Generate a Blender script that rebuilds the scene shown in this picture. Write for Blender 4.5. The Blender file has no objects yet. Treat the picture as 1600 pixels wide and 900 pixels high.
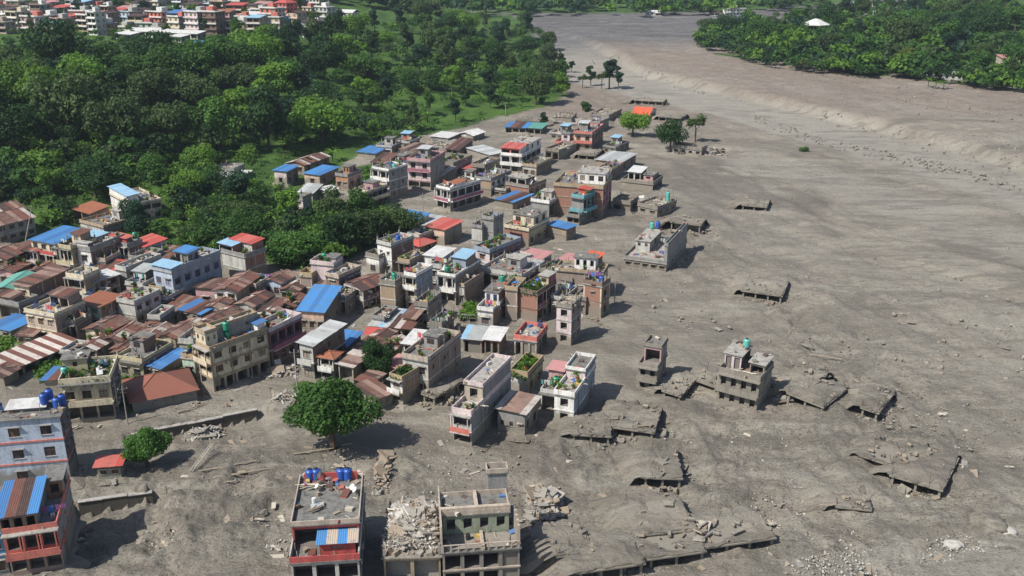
import bpy, math, random
import numpy as np
from mathutils import Vector, Matrix
R = math.radians
random.seed(7)
scene = bpy.context.scene
COL = scene.collection

# ---------------------------------------------------------------- camera
FPX, CAMZ, PITCH = 1500.0, 75.0, 20.5
cam_d = bpy.data.cameras.new('camera')
cam = bpy.data.objects.new('camera', cam_d)
COL.objects.link(cam)
cam.location = (0, 0, CAMZ)
cam.rotation_euler = (R(90 - PITCH), 0, 0)
cam_d.sensor_width = 36
cam_d.lens = 36 * FPX / 1600
cam_d.clip_start = 1
cam_d.clip_end = 9000
scene.camera = cam
scene.render.resolution_x = 1024
scene.render.resolution_y = 576

# ---------------------------------------------------------------- sky + sun
SUN_EL, SUN_AZ = 50.0, 212.0          # azimuth of the sun, counted from +X counter-clockwise
Lh = Vector((math.cos(R(SUN_AZ)), math.sin(R(SUN_AZ)), 0))
world = bpy.data.worlds.new('World')
scene.world = world
world.use_nodes = True
wn = world.node_tree
sky = wn.nodes.new('ShaderNodeTexSky')
sky.sky_type = 'NISHITA'
sky.sun_disc = False
sky.sun_elevation = R(SUN_EL)
sky.sun_rotation = math.atan2(Lh.x, Lh.y)
wn.links.new(sky.outputs[0], wn.nodes['Background'].inputs[0])
wn.nodes['Background'].inputs[1].default_value = 0.095
sun_d = bpy.data.lights.new('sun', 'SUN')
sun_d.energy = 5.0
sun_d.angle = R(0.5)
sun_d.color = (1.0, 0.95, 0.87)
sun = bpy.data.objects.new('sun', sun_d)
COL.objects.link(sun)
Ld = Lh * math.cos(R(SUN_EL)) + Vector((0, 0, math.sin(R(SUN_EL))))
sun.rotation_euler = Ld.to_track_quat('Z', 'Y').to_euler()
sun.location = (-100, -50, 200)
scene.view_settings.view_transform = 'Standard'
scene.view_settings.look = 'None'
scene.view_settings.exposure = 0.2
scene.view_settings.gamma = 1.0
HAZE_DENSITY = .0001

# ---------------------------------------------------------------- small maths
_rs = np.random.RandomState(11)
_T = _rs.rand(256, 256)
def vnoise(x, y):
    xi = np.floor(x).astype(int); yi = np.floor(y).astype(int)
    fx = x - xi; fy = y - yi
    fx = fx * fx * (3 - 2 * fx); fy = fy * fy * (3 - 2 * fy)
    a = _T[xi & 255, yi & 255]; b = _T[(xi + 1) & 255, yi & 255]
    c = _T[xi & 255, (yi + 1) & 255]; d = _T[(xi + 1) & 255, (yi + 1) & 255]
    return (a * (1 - fx) + b * fx) * (1 - fy) + (c * (1 - fx) + d * fx) * fy
def fbm(x, y, s, o=4):
    r = 0.0; a = 0.5; n = 0
    for i in range(o):
        r = r + a * (vnoise(x / s + 17.3 * i, y / s - 9.1 * i) * 2 - 1); n += a; a *= 0.5; s *= 0.5
    return r / n
def S(t):
    t = np.clip(t, 0, 1); return t * t * (3 - 2 * t)
cp, sp = math.cos(R(PITCH)), math.sin(R(PITCH))
def ray(px, py):
    u = (px - 800) / FPX; v = (py - 450) / FPX
    return Vector((u, cp - v * sp, -sp - v * cp))
def on_plane(px, py, z):
    r = ray(px, py); t = (z - CAMZ) / r.z
    return Vector((r.x * t, r.y * t, z))
def P0s(l): return [tuple(on_plane(a, b, 0)[:2]) for a, b in l]

GREEN_L = P0s([(-700, 400), (0, 385), (120, 372), (200, 378), (300, 395), (400, 410), (440, 425), (520, 420), (600, 388),
    (628, 350), (600, 328), (548, 332), (528, 300), (520, 285), (560, 245), (590, 228), (640, 215), (700, 207), (760, 190),
    (800, 180), (850, 168), (890, 150), (893, 125), (868, 95), (850, 70), (835, 52), (812, 36), (800, 28), (700, 8)]) + [(-1900, 1150), (-1900, 200)]
GREEN_R = P0s([(1088, 62), (1095, 78), (1130, 85), (1200, 103), (1300, 118), (1345, 130), (1420, 124), (1500, 138), (1600, 150), (1800, 170)]) \
    + [(1700, 300), (1700, 1500)] + P0s([(1420, 4), (1250, 30), (1150, 45)])
GREEN_F = P0s([(-400, 14), (800, 28), (960, 26), (1150, 24), (1290, 12), (1420, 2)]) + [(1900, 1120), (3500, 5000), (-3500, 5000)]
GARDENS = [P0s(p) for p in (
    [(-30, 520), (60, 512), (70, 545), (20, 560), (-30, 560)], [(180, 590), (240, 575), (310, 570), (300, 600), (215, 650), (185, 660)],
    [(440, 600), (560, 575), (600, 620), (520, 640)], [(545, 262), (600, 250), (575, 290), (540, 300)], [(1120, 90), (1200, 100), (1210, 108), (1110, 92)])]
WALLS = [(P0s([(205, 678), (402, 640)]), 1.7), (P0s([(122, 784), (238, 768)]), 2.0)]

RIVER_ = P0s([(835, 60), (900, 95), (960, 125), (1040, 145), (1150, 168), (1260, 196), (1380, 228), (1500, 262), (1620, 300), (1750, 350), (2300, 560)])
BANKP = RIVER_ + [(1900, 60), (1900, 1700), (-500, 1700), (-300, 1100)]
def pdist(x, y, poly, closed=True):
    best = np.full(np.shape(x), 1e18)
    n = len(poly)
    for i in range(n if closed else n - 1):
        ax, ay = poly[i]; bx, by = poly[(i + 1) % n]
        dx, dy = bx - ax, by - ay
        t = np.clip(((x - ax) * dx + (y - ay) * dy) / (dx * dx + dy * dy + 1e-9), 0, 1)
        best = np.minimum(best, (x - ax - t * dx) ** 2 + (y - ay - t * dy) ** 2)
    return np.sqrt(best)
def inside(x, y, poly):
    c = np.zeros(np.shape(x), bool); n = len(poly)
    for i in range(n):
        ax, ay = poly[i]; bx, by = poly[(i + 1) % n]
        if ay == by: continue
        c ^= ((ay > y) != (by > y)) & (x < (bx - ax) * (y - ay) / (by - ay) + ax)
    return c
def gz(x, y):
    x = np.asarray(x, float); y = np.asarray(y, float)
    z = np.zeros(x.shape)
    m = inside(x, y, GREEN_L)
    d = pdist(x, y, GREEN_L) * m
    zl = 24 * S(d / 175) + (1.8 * fbm(x, y, 60, 2) * S(d / 40)) + 10 * S((y - 700) / 500) * S(d / 100)
    st = 2.2; f = zl / st; k = np.floor(f); zt = (k + S((f - k - 0.55) / 0.3)) * st
    tm = S((x + 110) / 40)
    z = z + np.where(m, zl * (1 - .8 * tm) + zt * .8 * tm, 0)
    m = inside(x, y, GREEN_R); d = pdist(x, y, GREEN_R) * m
    z = z + 13 * S(d / 220)
    m = inside(x, y, GREEN_F); d = pdist(x, y, GREEN_F) * m
    z = z + 10 * S(d / 300) + 230 * S((d - 300) / 2200)
    d = pdist(x, y, RIVER_, False)
    z = z + 3.0 * S((d - (9 + y * .025) - 4 * fbm(x, y, 24, 2)) / 6) * inside(x, y, BANKP)
    for seg, h in WALLS:
        (ax, ay), (bx, by) = seg
        L = math.hypot(bx - ax, by - ay); ux, uy = (bx - ax) / L, (by - ay) / L
        s = (x - ax) * ux + (y - ay) * uy; q = (x - ax) * uy - (y - ay) * ux      # q>0 on the camera side
        z = z - np.where(q > 0, h * (1 - S((q - 3) / 16)) * S((s + 1.5) / 1.5) * S((L + 3 - s) / 3), 0)
    return z
_tt = np.concatenate([np.linspace(60, 320, 260), np.linspace(321, 1400, 400), np.linspace(1410, 6000, 80)])
def at(px, py):
    r = ray(px, py)
    t = _tt / r.y
    X = r.x * t; Y = r.y * t; Z = CAMZ + r.z * t
    g = gz(X, Y); b = Z < g
    if not b.any(): return Vector((X[-1], Y[-1], float(g[-1])))
    i = int(np.argmax(b))
    if i == 0: return Vector((X[0], Y[0], float(g[0])))
    e0 = Z[i - 1] - g[i - 1]; e1 = g[i] - Z[i]; k = e0 / (e0 + e1 + 1e-9)
    tt = t[i - 1] + (t[i] - t[i - 1]) * k
    x, y = r.x * tt, r.y * tt
    return Vector((x, y, float(gz(np.array([x]), np.array([y]))[0])))
def g1(x, y): return float(gz(np.array([x]), np.array([y]))[0])

# ---------------------------------------------------------------- materials
MATS = {}
def newmat(name):
    m = bpy.data.materials.new(name); m.use_nodes = True
    nt = m.node_tree; b = nt.nodes['Principled BSDF']
    b.inputs['Roughness'].default_value = 0.85
    b.inputs['Specular IOR Level'].default_value = 0.25
    return m, nt, b
def N(nt, typ, **kw):
    n = nt.nodes.new(typ)
    for k, v in kw.items(): setattr(n, k, v)
    return n
def noise(nt, vec, scale, detail=4, rough=.6, dist=0.0):
    n = N(nt, 'ShaderNodeTexNoise'); n.inputs['Scale'].default_value = scale
    n.inputs['Detail'].default_value = detail; n.inputs['Roughness'].default_value = rough
    nt.links.new(vec, n.inputs['Vector']); n.inputs['Distortion'].default_value = dist; return n.outputs['Fac']
def ramp(nt, fac, a, b):
    n = N(nt, 'ShaderNodeMapRange'); n.inputs['From Min'].default_value = a; n.inputs['From Max'].default_value = b
    n.interpolation_type = 'SMOOTHSTEP'
    nt.links.new(fac, n.inputs['Value']); return n.outputs['Result']
def mix(nt, fac, a, b):
    n = N(nt, 'ShaderNodeMix', data_type='RGBA')
    for s, v in ((n.inputs['Factor'], fac), (n.inputs['A'], a), (n.inputs['B'], b)):
        if isinstance(v, (tuple, list)): s.default_value = (*v[:3], 1)
        elif isinstance(v, (int, float)): s.default_value = v
        else: nt.links.new(v, s)
    return n.outputs['Result']
def math_(nt, op, a, b=0.0):
    n = N(nt, 'ShaderNodeMath', operation=op)
    for s, v in ((n.inputs[0], a), (n.inputs[1], b)):
        if isinstance(v, (int, float)): s.default_value = v
        else: nt.links.new(v, s)
    return n.outputs[0]
def bump(nt, b, h, st=.4, dist=.05):
    n = N(nt, 'ShaderNodeBump'); n.inputs['Strength'].default_value = st; n.inputs['Distance'].default_value = dist
    nt.links.new(h, n.inputs['Height']); nt.links.new(n.outputs[0], b.inputs['Normal'])
MUD = (.265, .240, .198)
def worldpos(nt): return N(nt, 'ShaderNodeNewGeometry').outputs['Position']
def wallmat(name, col, kind='plaster', grime=.45, splash=True):
    """painted plaster / concrete / brick with dirt streaks and a mud line left by the flood"""
    if name in MATS: return MATS[name]
    m, nt, b = newmat(name)
    pos = worldpos(nt)
    mp = N(nt, 'ShaderNodeMapping'); mp.inputs['Scale'].default_value = (1, 1, .22); nt.links.new(pos, mp.inputs[0])
    n1 = noise(nt, mp.outputs[0], 1.1, 6, .7); n2 = noise(nt, pos, .35, 3); n3 = noise(nt, pos, 3.5, 4, .7)
    dirt = tuple(c * .30 + .03 for c in col)
    c = mix(nt, math_(nt, 'MULTIPLY', ramp(nt, n1, .42, .68), min(1, grime * 1.15)), col, dirt)
    c = mix(nt, math_(nt, 'MULTIPLY', ramp(nt, n2, .4, .7), .35), c, tuple(min(1, x * .72 + .05) for x in col))
    c = mix(nt, math_(nt, 'MULTIPLY', ramp(nt, n3, .45, .7), .55), c, tuple(x * .45 for x in col))
    if kind == 'brick':
        tc = N(nt, 'ShaderNodeTexCoord').outputs['Object']
        sx = N(nt, 'ShaderNodeSeparateXYZ'); nt.links.new(tc, sx.inputs[0])
        cx = N(nt, 'ShaderNodeCombineXYZ'); nt.links.new(math_(nt, 'ADD', sx.outputs[0], sx.outputs[1]), cx.inputs[0]); nt.links.new(sx.outputs[2], cx.inputs[1])
        br = N(nt, 'ShaderNodeTexBrick'); br.inputs['Scale'].default_value = 2.2; br.inputs['Mortar Size'].default_value = .03
        br.inputs['Color1'].default_value = (*col, 1); br.inputs['Color2'].default_value = (*[x * .62 for x in col], 1)
        br.inputs['Mortar'].default_value = (*[x * .5 + .12 for x in col], 1)
        nt.links.new(cx.outputs[0], br.inputs['Vector'])
        c = mix(nt, .65, c, br.outputs['Color'])
    if splash:
        sz = N(nt, 'ShaderNodeSeparateXYZ'); nt.links.new(pos, sz.inputs[0])
        hgt = math_(nt, 'SUBTRACT', sz.outputs[2], math_(nt, 'MULTIPLY', n2, 4.6))
        inv = math_(nt, 'SUBTRACT', 1.0, ramp(nt, hgt, -.7, .7))
        c = mix(nt, math_(nt, 'MULTIPLY', inv, .85), c, tuple(x * .85 for x in MUD))
    nt.links.new(c, b.inputs['Base Color'])
    bump(nt, b, n3, .35, .04)
    MATS[name] = m; return m
def roofmat(name, col, spot, amt=.6, gloss=.55, scale=.5):
    if name in MATS: return MATS[name]
    m, nt, b = newmat(name)
    pos = worldpos(nt)
    oi = N(nt, 'ShaderNodeObjectInfo').outputs['Random']
    n1 = noise(nt, pos, scale, 6, .75); n2 = noise(nt, pos, 3.0, 4, .7); n3 = noise(nt, pos, .9, 5, .8)
    c = mix(nt, math_(nt, 'MULTIPLY', ramp(nt, n1, .42, .68), amt), col, spot)
    c = mix(nt, math_(nt, 'MULTIPLY', ramp(nt, n2, .5, .8), .35), c, tuple(x * .5 for x in spot))
    c = mix(nt, math_(nt, 'MULTIPLY', oi, .4), c, tuple(x * .6 + .03 for x in col))
    c = mix(nt, math_(nt, 'MULTIPLY', ramp(nt, n3, .54, .66), .5), c, (.16, .125, .10))
    nt.links.new(c, b.inputs['Base Color']); b.inputs['Roughness'].default_value = gloss
    bump(nt, b, n2, .2, .02)
    MATS[name] = m; return m
def flat(name, col, rough=.7, spec=.3, metal=0):
    if name in MATS: return MATS[name]
    m, nt, b = newmat(name)
    pos = worldpos(nt)
    n = noise(nt, pos, 2.5, 4)
    nt.links.new(mix(nt, math_(nt, 'MULTIPLY', ramp(nt, n, .4, .75), .45), col, tuple(x * .55 for x in col)), b.inputs['Base Color'])
    b.inputs['Roughness'].default_value = rough; b.inputs['Specular IOR Level'].default_value = spec; b.inputs['Metallic'].default_value = metal
    MATS[name] = m; return m
def leafmat(name, c0, c1):
    if name in MATS: return MATS[name]
    m, nt, b = newmat(name)
    at_ = N(nt, 'ShaderNodeAttribute', attribute_name='v').outputs['Fac']
    oi = N(nt, 'ShaderNodeObjectInfo').outputs['Random']
    c = mix(nt, at_, c0, c1)
    c = mix(nt, math_(nt, 'MULTIPLY', oi, .55), c, tuple(x * .5 for x in c0))
    nt.links.new(c, b.inputs['Base Color']); b.inputs['Roughness'].default_value = .6
    tr = N(nt, 'ShaderNodeBsdfTranslucent'); nt.links.new(c, tr.inputs[0])
    ms = N(nt, 'ShaderNodeMixShader'); ms.inputs[0].default_value = .38
    nt.links.new(b.outputs[0], ms.inputs[1]); nt.links.new(tr.outputs[0], ms.inputs[2])
    nt.links.new(ms.outputs[0], nt.nodes['Material Output'].inputs[0])
    MATS[name] = m; return m

WALLC = dict(cream=(.68, .60, .44), yellow=(.52, .46, .29), peach=(.70, .50, .38), pink=(.54, .33, .33), palepink=(.68, .57, .56),
    white=(.80, .79, .75), offwhite=(.52, .51, .47), mint=(.45, .62, .50), grey=(.30, .295, .28), dgrey=(.13, .125, .12), bluegrey=(.32, .37, .44),
    paleblue=(.48, .56, .66), blue=(.12, .30, .50), teal=(.16, .38, .42), magenta=(.38, .15, .20), red=(.52, .10, .09), orange=(.44, .23, .14),
    tan=(.44, .34, .22), beige=(.50, .42, .34), purple=(.20, .15, .17), green=(.30, .34, .25), mud=(.27, .245, .205), coral=(.62, .20, .155), brown=(.24,.17,.13))
def W(c):
    if c == 'brick': return wallmat('brick_red', (.36, .18, .125), 'brick', .4)
    if c == 'dbrick': return wallmat('brick_dark', (.22, .14, .115), 'brick', .5)
    if c == 'tbrick': return wallmat('brick_tan', (.40, .29, .19), 'brick', .4)
    if c == 'gbrick': return wallmat('block_grey', (.33, .255, .21), 'brick', .5)
    return wallmat('plaster_' + c, WALLC[c], 'plaster', .5)
CONC = wallmat('raw_concrete', (.34, .32, .285), 'plaster', .6)
DECK = wallmat('weathered_deck', (.20, .195, .18), 'plaster', .9, False)
DECKM = wallmat('mud_coated_deck', (.275, .250, .208), 'plaster', .4, False)
DECKW = wallmat('pale_screed_deck', (.40, .38, .345), 'plaster', .7, False)
INNER = wallmat('room_interior', (.20, .18, .16), 'plaster', .5)
GLASS = flat('window_glass', (.035, .04, .045), .15, .5)
FRAME = flat('window_frame', (.16, .11, .08), .6)
STEEL = flat('rusty_steel', (.12, .085, .065), .7)
WOOD = flat('weathered_timber', (.30, .25, .19), .9)
PALEWOOD = flat('bleached_timber', (.50, .45, .37), .9)
BARK = flat('bark', (.12, .09, .065), .95)
SHEETS = {
 'rust': [roofmat('tin_rust_dark', (.085, .048, .040), (.05, .035, .032)), roofmat('tin_rust_red', (.185, .078, .056), (.10, .055, .045)),
          roofmat('tin_rust_pale', (.30, .20, .16), (.12, .07, .055)), roofmat('tin_rust_mid', (.14, .070, .052), (.26, .19, .16))],
 'pale': [roofmat('tin_galvanised', (.50, .46, .42), (.26, .18, .14))],
 'grey': [roofmat('tin_grey', (.42, .44, .43), (.30, .29, .27)), roofmat('tin_grey_pale', (.52, .54, .54), (.36, .34, .31))],
 'blue': [roofmat('tin_blue', (.06, .19, .44), (.09, .17, .30)), roofmat('tin_blue_faded', (.07, .25, .56), (.10, .22, .38))],
 'lblue': [roofmat('tin_light_blue', (.30, .50, .66), (.24, .38, .5))],
 'red': [roofmat('tin_red', (.50, .09, .075), (.36, .10, .08)), roofmat('tin_red_faded', (.55, .15, .12), (.38, .12, .09))],
 'orange': [roofmat('tin_orange', (.66, .13, .06), (.5, .12, .06))],
 'orust': [roofmat('tin_orange_rust', (.34, .13, .07), (.22, .09, .06))],
 'teal': [roofmat('tin_teal', (.12, .34, .28), (.12, .26, .22))],
 'white': [roofmat('tin_white', (.66, .66, .64), (.42, .38, .34))],
 'pink': [roofmat('tin_pink', (.52, .26, .25), (.40, .2, .18))],
 'thatch': [roofmat('thatch_mud', (.30, .24, .18), (.22, .18, .13))],
}
SHEETS['shed'] = [roofmat('tin_shed_red', (.27, .105, .072), (.19, .08, .055), .6, .55, .25)]
SHEETS['rustpale'] = SHEETS['rust'] + SHEETS['pale']
SHEETS['stripe'] = [SHEETS['rust'][1], roofmat('tin_stripe_pale', (.60, .55, .50), (.42, .33, .28))]
SHEETS['bluestripe'] = [SHEETS['blue'][1], roofmat('tin_stripe_sand', (.5, .40, .30), (.3, .4, .5))]
SHEETS['bluerust'] = [SHEETS['blue'][0], SHEETS['rust'][1], SHEETS['rust'][0], SHEETS['blue'][1]]
SHEETS['redgrey'] = [SHEETS['grey'][0], SHEETS['grey'][1], SHEETS['lblue'][0]]

# ---------------------------------------------------------------- mesh helpers
def link(o, parent=None):
    COL.objects.link(o)
    if parent is not None: o.parent = parent
    return o
def tag(o, label=None, cat=None, group=None, kind=None):
    if label: o['label'] = label
    if cat: o['category'] = cat
    if group: o['group'] = group
    if kind: o['kind'] = kind
    return o
def empty(name, loc, rz=0, rot=None):
    o = bpy.data.objects.new(name, None); o.location = loc
    o.rotation_euler = rot if rot else (0, 0, rz); o.empty_display_size = .5
    return link(o)
class MB:
    def __init__(s): s.v = []; s.f = []; s.m = []
    def quad(s, a, b, c, d, m=0):
        i = len(s.v); s.v += [a, b, c, d]; s.f.append((i, i + 1, i + 2, i + 3)); s.m.append(m)
    def poly(s, pts, m=0):
        i = len(s.v); s.v += list(pts); s.f.append(tuple(range(i, i + len(pts)))); s.m.append(m)
    def box(s, x0, x1, y0, y1, z0, z1, m=0, T=None):
        p = [(x, y, z) for z in (z0, z1) for y in (y0, y1) for x in (x0, x1)]
        if T is not None: p = [tuple(T @ Vector(q)) for q in p]
        i = len(s.v); s.v += p
        for f in ((0, 2, 3, 1), (4, 5, 7, 6), (0, 1, 5, 4), (2, 6, 7, 3), (0, 4, 6, 2), (1, 3, 7, 5)):
            s.f.append(tuple(i + k for k in f)); s.m.append(m)
    def bar(s, a, b, r, m=0, r2=None, n=5):
        a = Vector(a); b = Vector(b); d = b - a
        if d.length < 1e-6: return
        q = d.to_track_quat('Z', 'Y'); r2 = r if r2 is None else r2
        i = len(s.v)
        for c, rr in ((a, r), (b, r2)):
            for k in range(n):
                s.v.append(tuple(c + q @ Vector((math.cos(2 * math.pi * k / n) * rr, math.sin(2 * math.pi * k / n) * rr, 0))))
        for k in range(n):
            s.f.append((i + k, i + (k + 1) % n, i + n + (k + 1) % n, i + n + k)); s.m.append(m)
        s.f.append(tuple(i + n + k for k in range(n))); s.m.append(m)
        s.f.append(tuple(i + n - 1 - k for k in range(n))); s.m.append(m)
    def lathe(s, prof, n=14, m=0, c=(0, 0)):
        i = len(s.v)
        for r, z in prof:
            for k in range(n): s.v.append((c[0] + r * math.cos(2 * math.pi * k / n), c[1] + r * math.sin(2 * math.pi * k / n), z))
        for j in range(len(prof) - 1):
            for k in range(n):
                s.f.append((i + j * n + k, i + j * n + (k + 1) % n, i + (j + 1) * n + (k + 1) % n, i + (j + 1) * n + k)); s.m.append(m)
        s.f.append(tuple(i + (len(prof) - 1) * n + k for k in range(n))); s.m.append(m)
    def mesh(s, name, mats):
        me = bpy.data.meshes.new(name); me.from_pydata([tuple(p) for p in s.v], [], s.f)
        for m in (mats if isinstance(mats, (list, tuple)) else [mats]): me.materials.append(m)
        if any(s.m): me.polygons.foreach_set('material_index', s.m)
        return me
    def build(s, name, mats, parent=None, smooth=False):
        me = s.mesh(name, mats)
        if smooth: me.polygons.foreach_set('use_smooth', [True] * len(me.polygons))
        return link(bpy.data.objects.new(name, me), parent)
def inst(name, me, parent, loc=(0, 0, 0), rot=(0, 0, 0), scale=(1, 1, 1)):
    o = bpy.data.objects.new(name, me); o.location = loc; o.rotation_euler = rot; o.scale = scale
    return link(o, parent)
def np_mesh(name, verts, nv, mats, attr=None, smooth=False):
    """verts (n*nv,3): separate faces of nv corners each"""
    me = bpy.data.meshes.new(name); n = len(verts) // nv
    me.vertices.add(len(verts)); me.vertices.foreach_set('co', np.ascontiguousarray(verts, np.float32).ravel())
    me.loops.add(len(verts)); me.loops.foreach_set('vertex_index', np.arange(len(verts), dtype=np.int32))
    me.polygons.add(n); me.polygons.foreach_set('loop_start', np.arange(0, len(verts), nv, dtype=np.int32))
    me.update(calc_edges=True)
    for m in (mats if isinstance(mats, (list, tuple)) else [mats]): me.materials.append(m)
    if attr is not None:
        a = me.attributes.new('v', 'FLOAT', 'FACE'); a.data.foreach_set('value', attr.astype(np.float32))
    return me
def idx_mesh(name, verts, faces, mat, smooth=False):
    me = bpy.data.meshes.new(name); faces = np.asarray(faces, np.int32); k = faces.shape[1]
    me.vertices.add(len(verts)); me.vertices.foreach_set('co', np.ascontiguousarray(verts, np.float32).ravel())
    me.loops.add(faces.size); me.loops.foreach_set('vertex_index', faces.ravel())
    me.polygons.add(len(faces)); me.polygons.foreach_set('loop_start', np.arange(0, faces.size, k, dtype=np.int32))
    if smooth: me.polygons.foreach_set('use_smooth', np.ones(len(faces), bool))
    me.update(calc_edges=True); me.materials.append(mat); return me

# ---------------------------------------------------------------- the ground: one sheet
def flowfield(x, y):
    # rotate so that the long axis of the noise follows the river, which runs from far centre to near right
    a = R(62); u = x * math.cos(a) - y * math.sin(a); v = x * math.sin(a) + y * math.cos(a)
    return u, v
RIVER = P0s([(835, 60), (900, 95), (960, 125), (1040, 145), (1150, 168), (1260, 196), (1380, 228), (1500, 262), (1620, 300), (1750, 350)])
RIVER3 = P0s([(1300, 930), (1420, 885), (1520, 872), (1700, 850)])
HEAVY = [(270, 790, 11), (220, 850, 9), (340, 770, 8), (300, 850, 9), (400, 800, 7), (560, 745, 4), (905, 745, 7), (860, 700, 5), (1110, 720, 9), (1330, 620, 9), (1160, 820, 7), (1440, 690, 8), (640, 740, 5), (1230, 500, 6), (1180, 780, 8)]
RIVER2 = P0s([(1180, 255), (1330, 290), (1450, 330), (1600, 385)])
ROUGH = [(300, 800, 26), (250, 850, 20), (370, 820, 16), (640, 760, 8), (850, 800, 12), (1150, 720, 16), (1120, 800, 14), (1400, 640, 22), (1300, 700, 20), (1450, 780, 14), (1230, 450, 10),
         (1350, 870, 14), (900, 720, 8), (560, 600, 6), (1300, 560, 16), (1180, 660, 10), (330, 700, 8), (1090, 380, 8), (1240, 840, 10)]
DARKP = [(1130, 290, 30), (1060, 268, 14), (1230, 295, 14), (1385, 405, 9), (1040, 152, 26), (1300, 365, 7), (1560, 400, 10), (1000, 600, 6), (830, 700, 8), (1120, 350, 14)]
def build_ground():
    nv, nu = 660, 780
    t = np.linspace(0, 1, nv)
    Y = 62 * (2600 / 62.0) ** (t ** 1.0)
    Y = np.concatenate([[-900, -300, -60, 30, 55], Y, [2900, 3250]])
    u = np.linspace(-1, 1, nu)
    U = np.where(np.abs(u) < .9, u * .80, np.sign(u) * (.72 + (np.abs(u) - .9) / .1 * 2.6))
    half = np.clip(Y, 90, None) + 15
    X = np.clip(U[None, :] * half[:, None], -3900, 3900); X = X + U[None, :] * 2; YY = np.repeat(Y[:, None], nu, 1)
    z = gz(X, YY)
    gl = inside(X, YY, GREEN_L); gr = inside(X, YY, GREEN_R); gf = inside(X, YY, GREEN_F)
    edge = np.minimum(pdist(X, YY, GREEN_L), np.minimum(pdist(X, YY, GREEN_R) * .45, pdist(X, YY, GREEN_F) * .3))
    grn = (gl | gr | gf) * S((edge + 3 * fbm(X, YY, 9, 3)) / 4.0)
    for g in GARDENS: grn = np.maximum(grn, inside(X, YY, g) * S(pdist(X, YY, g) / 1.5))
    mud = 1 - grn
    a, b = flowfield(X, YY)
    wx = 9 * fbm(X, YY, 55, 3) + 3 * fbm(X, YY, 14, 2); a = a + wx; b = b + wx * .8
    rough = .38 * S(fbm(a * .6, b * 1.2, 34, 4) * 2.2 + .25) * S((X + 75) / 30)
    for px, py, r in ROUGH:
        c = on_plane(px, py, 0)
        rough = np.maximum(rough, np.exp(-((X - c.x) ** 2 + (YY - c.y) ** 2 * .7) / (r * r)))
    dr = pdist(X, YY, RIVER, False); dr2 = pdist(X, YY, RIVER2, False)
    wid = 7 + YY * .025
    riv = 1 - S((dr - wid + 5 * fbm(X, YY, 30, 3)) / 8)
    riv3 = 1 - S((pdist(X, YY, RIVER3, False) - 4 + 3 * fbm(X, YY, 12, 3)) / 3)
    riv2 = (1 - S((dr2 - 6 + 5 * fbm(X, YY, 25, 3)) / 9)) * .6
    fade = np.clip(1 - (YY - 250) / 900, .25, 1)
    lump = fbm(X, YY, 7, 4)
    rel = .30 * fbm(a * .45, b * 1.3, 22, 4) + .16 * fbm(a * .4, b * 1.6, 6, 3)
    ridge = 1 - np.abs(fbm(a * .55 + 3 * lump, b * 1.2, 9, 4)) * 2.2
    q = lump * 4 + .7 * fbm(X, YY, 3, 2); q = (np.floor(q) + S((q - np.floor(q) - .7) / .3)) / 4
    rel = rel * 1.7 + rough * (.45 * lump + .75 * q + .45 * np.clip(ridge, -1, 1) * .6 + .3 * fbm(X, YY, 1.9, 3))
    rel = rel + (.10 + .12 * rough) * fbm(X, YY, 1.5, 2)
    rel = rel * (1 - .85 * np.maximum(riv, riv2)) - .5 * riv
    # streets between the houses lie smooth
    town = (X < 25) & (YY > 150) & (YY < 420)
    rel = np.where(town, rel * .35, rel)
    far = S((YY - 420) / 200)
    rel = rel + far * mud * 1.6 * fbm(a * .5, b * 1.5, 45, 4)
    east = S((X - 55) / 40) * S((YY - 220) / 120)
    rel = rel + mud * east * .55 * fbm(a * .35, b * 1.5, 26, 5)
    riv2 = np.maximum(riv2, riv3)
    hv = np.zeros(X.shape)
    for px, py, r in HEAVY:
        c = on_plane(px, py, 0); hv = np.maximum(hv, np.exp(-((X - c.x) ** 2 + (YY - c.y) ** 2 * .8) / (r * r)))
    rd = 1 - np.abs(fbm(X + 2 * lump, YY * .8, 6.5, 4)) * 3.2
    rel = rel + hv * (1.15 * np.clip(rd, -.6, 1) - .2) * (1 - riv3)
    pl = S((X + 20) / 60)
    rel = rel + mud * pl * (.42 * (1 - np.abs(fbm(a * .28 + 2 * lump, b * 1.6, 11, 5)) * 3) + .22 * fbm(a * .5, b * 1.6, 2.8, 3)) * (1 - np.maximum(riv, riv2))
    m0 = on_plane(1288, 470, 0)
    rel = rel + 1.7 * np.exp(-((X - m0.x) / 6) ** 2 - ((YY - m0.y) / 9) ** 2)
    z = z + rel * mud + grn * (.5 * fbm(X, YY, 4, 3) + .9 * fbm(X, YY, 13, 3) * S(edge / 20))
    pale = np.clip(riv + riv2 + .35 * S(fbm(a * .4, b * 1.4, 40, 4) * 2) * S((X - 10) / 60), 0, 1)
    dk = np.zeros(X.shape)
    for px, py, r in DARKP:
        c = on_plane(px, py, 0); k = flowfield(c.x, c.y)
        dk = np.maximum(dk, np.exp(-(((a - k[0]) / (1.8 * r)) ** 2 + ((b - k[1]) / (.7 * r)) ** 2)) )
    dk = np.clip(S((dk + .8 * fbm(a * .5, b * 1.7, 14, 5) - .42) / .35), 0, 1) * .8
    farbrown = S((YY - 330) / 120) * (1 - riv) * (X > 0)
    ny = len(Y)
    verts = np.stack([X, YY, z], -1).reshape(-1, 3)
    i = np.arange((ny - 1) * nu).reshape(ny - 1, nu)[:, :-1].ravel()
    faces = np.stack([i, i + 1, i + nu + 1, i + nu], 1)
    # ground material
    m, nt, bs = newmat('flood_mud_and_grass')
    pos = worldpos(nt)
    ca = N(nt, 'ShaderNodeAttribute', attribute_name='zone')
    sep = N(nt, 'ShaderNodeSeparateColor'); nt.links.new(ca.outputs['Color'], sep.inputs[0])
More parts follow.
